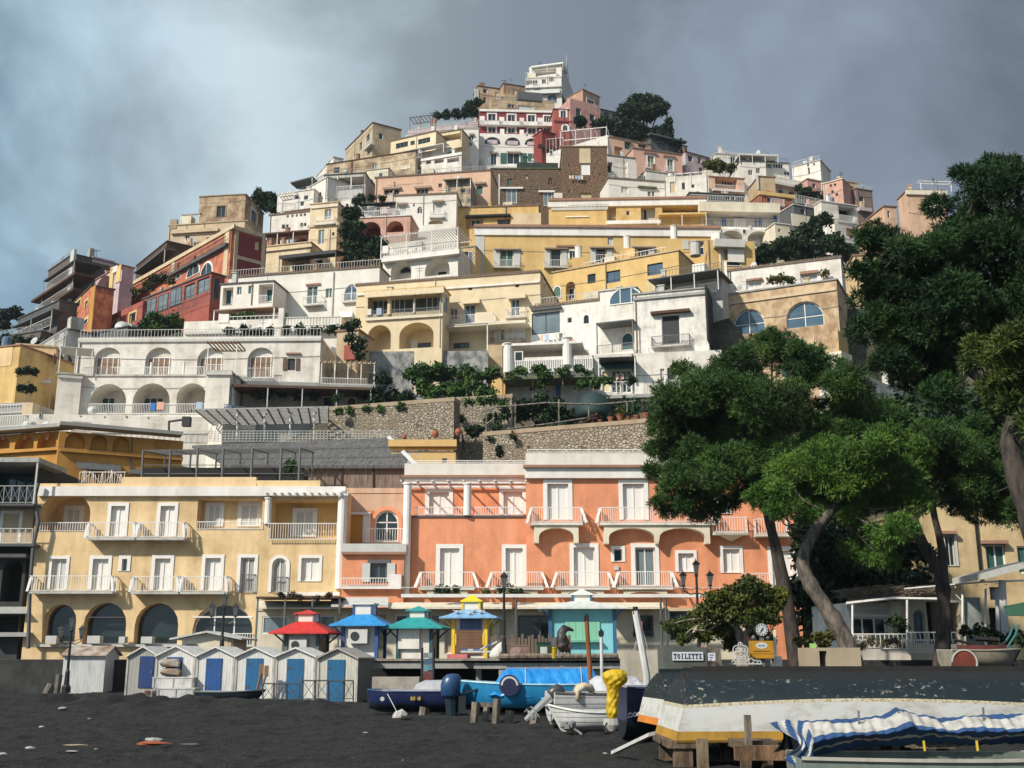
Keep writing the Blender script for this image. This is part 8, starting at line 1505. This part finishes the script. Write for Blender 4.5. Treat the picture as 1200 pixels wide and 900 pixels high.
# covered parasol dome in the garden
t = thing('garden_parasol', 'large dark teal closed domed parasol in the villa garden', 'parasol', at(696, 490, 101)); k = ppm(101, 25); mb = MB(); mb.lathe((0, 0, 0), [(21 / k, 0), (22 / k, 6 / k), (20 / k, 16 / k), (14 / k, 26 / k), (5 / k, 31 / k), (.05, 32 / k)], 16); mb.build('canopy', paint((.012, .035, .035), .7), t, smooth=True); mb = MB(); mb.tube([(0, 0, -1), (0, 0, 2.9)], .06, 6); mb.build('pole', paint('wood'), t)
# rail pergola on the stone wall garden
t = thing('garden_pergola', 'grey pole pergola with wooden rails above the stone wall', 'pergola'); mb = MB()
for x, y0, y1 in ((570, 476, 512), (578, 473, 510), (604, 472, 506), (655, 468, 500), (690, 476, 496), (735, 470, 496)): mb.tube([at(x, y0, 96), at(x, y1, 96)], .07, 5)
for pts in ([(563, 483), (582, 477), (640, 472), (700, 474), (745, 470)], [(575, 505), (640, 497), (700, 488)], [(566, 500), (580, 490)]): mb.tube([at(x, y, 96) for x, y in pts], .08, 5)
mb.build('poles', bark((.30, .27, .22)), t)
rs = random.Random(9)
for i, (x, y, r) in enumerate([(604, 508, 3), (614, 507, 3), (628, 505, 3), (648, 502, 3), (660, 500, 3), (703, 494, 3.2), (716, 492, 4), (727, 490, 5), (736, 491, 3.4), (746, 490, 4), (757, 489, 5), (380 + 94, 512, 3), (510, 510, 4.5), (537, 507, 4), (476, 380, 2)]):
    Y_ = 92 if i < 11 else 90; k = ppm(Y_, 20); labs = ['farthest left on the coping', 'second from the left on the coping', 'beside the left pergola pole', 'near the middle pole', 'right of the middle pole', 'left of the wide pots', 'beside the flowering shrub', 'with yellow flowers', 'between two wide pots', 'near the pine crown', 'widest, touching the pine crown', 'round jar on the ochre roof left', 'wide jar in the middle of the ochre roof', 'jar on blue stand at ochre roof end', 'on the veranda ledge']
    if i == 14: continue
    t = thing('flower_pot', 'terracotta pot %s' % labs[i], 'flower pot', at(x, y + 3, Y_), 0, 'terracotta pots on the walls'); mb = MB(); q = r / k; mb.lathe((0, 0, 0), [(q * .6, 0), (q, q * 1.2), (q * 1.1, q * 1.3), (q * 1.1, q * 1.55), (q * .8, q * 1.56)] if i < 11 else [(q * .5, 0), (q, q * .8), (q * .9, q * 1.5), (q * .5, q * 1.9), (q * .65, q * 2.1)], 10); mb.build('pot', paint((.34, .12, .06), .8, .2), t)
    if i < 11:
        rs2 = np.random.RandomState(i); P, N = lobe_points([(Vector((0, 0, q * 2.0)), q * 1.1, .9)], 60, rs2); quads_obj('foliage', leaves(P, N, rs2, 3, .12), YG if i == 7 else PGD, t)
# stones and litter on the sand
m = paint((.42, .40, .37), .9, .25)
def stone(label, x, y, r, c=m, name='stone', sq=(1, .8, .6)):
    Y_ = Yg(y); p = at(x, y, Y_); k = ppm(Y_); rs = np.random.RandomState(int(x * 7 + y)); mb = MB(); q = r / k; mb.lathe((0, 0, 0), [(q * .5, -.1 * q), (q * .95, .15 * q), (q, .45 * q), (q * .7, .85 * q), (q * .2, q)], 9)
    mb.v = [(a * sq[0] * (1 + .18 * rs.randn()), b * sq[1] * (1 + .18 * rs.randn()), c_ * sq[2] * (1 + .1 * rs.randn())) for a, b, c_ in mb.v]; o = mb.build(name, c, None, loc=(p.x, p.y, max(0, float(sandz(np.array([[p.x]]), np.array([[p.y]]))[0, 0])) + .01)); return tag(o, label, name, 'litter and stones on the dark sand')
stone('grey white rock in front of the navy boat', 469, 845, 8.5, sq=(1, .7, 1.05)); stone('pale lump of foam on the sand above the orange net', 179, 869, 11, paint((.36, .36, .33), .9), sq=(1, .5, .35))
stone('strip of orange netting on the sand', 178, 877, 18, paint((.34, .08, .035), .9), 'net', (1, .5, .24)); stone('pale plank piece on the sand left of the foam lump', 87, 876, 14, paint((.40, .30, .20), .9), 'driftwood', (1, .18, .08)); stone('grey stone below the plank piece', 35, 882, 5); stone('white scrap near the left edge bottom', 3, 887, 4); stone('pale flat scrap under the plank piece', 84, 883, 7, sq=(1, .4, .15)); stone('white stone below the side on hut', 73, 834, 5, sq=(1, .7, .5)); stone('small white stone right of the side on hut', 49, 853, 3); stone('white scrap left of the mooring post', 44, 823, 3); stone('dark driftwood by the huts', 75, 827, 12, bark((.2, .17, .13)), 'driftwood', (1, .3, .15)); stone('white scrap in front of the crates', 203, 827, 3.5, sq=(1, .5, .3)); stone('small white stone on open sand', 104, 847, 2); stone('grey pebble in the left foreground', 112, 880, 2.2); stone('long pale stick on the sand right of the orange net', 222, 875, 12, paint((.3, .29, .27), .9), 'driftwood', (1, .12, .06)); stone('white scrap before the small dinghy', 676, 866, 4, sq=(1, .5, .2)); stone('white rock in the dark heap', 311, 838, 3); stone('small light pebble in the middle sand', 428, 860, 3, sq=(1, .5, .3)); stone('tiny white scrap under the plank', 709, 884, 2.5)
t = thing('rowing_boat_bits', 'x', 'x'); bpy.data.objects.remove(t)
boat('dark navy rowing boat lying before the hut doors', (at(233, 820, Yg(822)).x, Yg(822) - .3, .02), R(0), L=(at(312, 820, Yg(822)).x - at(233, 820, Yg(822)).x), B=1.0, D=.38, mats=[DKB, paint((.012, .022, .035), .5, .2)], rows=[0, 0, 1, 1, 1, 1], rail=(.05, .06, .07), transom=.85, sheer=.15, thw=2)
# aerials on the roofs
for i, (x, y0, y1, Y_, lab) in enumerate([(112, 292, 306, 176, 'over the dark modern house'), (591, 93, 100, 238, 'on the brown summit house'), (507, 131, 143, 222, 'on the lilac terrace'), (1095, 208, 224, 148, 'above the peach house'), (986, 202, 212, 182, 'on the beige arched house'), (633, 72, 78, 254, 'on the summit villa')]):
    t = thing('roof_aerial', 'thin television aerial %s' % lab, 'aerial', at(x, y1, Y_), R(20 * i), 'roof aerials'); k = ppm(Y_, 80); hh = (y1 - y0) / k; mb = MB(); mb.tube([(0, 0, -.5), (0, 0, hh)], .07, 4); mb.build('mast', paint('dgrey'), t); mb = MB(); mb.tube([(-.7, 0, hh * .9), (.7, 0, hh * .9)], .05, 4)
    for q in range(4): mb.tube([(-.6 + q * .4, -.35, hh * .9), (-.6 + q * .4, .35, hh * .9)], .035, 4)
    mb.build('rods', paint('dgrey'), t)
# ---------------------------------------------------------------- thin sea air
mb = MB(); mb.box(-600, 700, -20, 760, -2, 330); o = mb.build('haze', []); o.data.materials.clear()
m = bpy.data.materials.new('thin_air'); m.use_nodes = True; t_ = m.node_tree; t_.nodes.clear(); v = t_.nodes.new('ShaderNodeVolumePrincipled'); mo = t_.nodes.new('ShaderNodeOutputMaterial')
v.inputs['Color'].default_value = (.80, .90, 1.0, 1); v.inputs['Density'].default_value = .00014; v.inputs['Anisotropy'].default_value = .2; t_.links.new(v.outputs[0], mo.inputs['Volume']); o.data.materials.append(m); tag(o, kind='stuff')
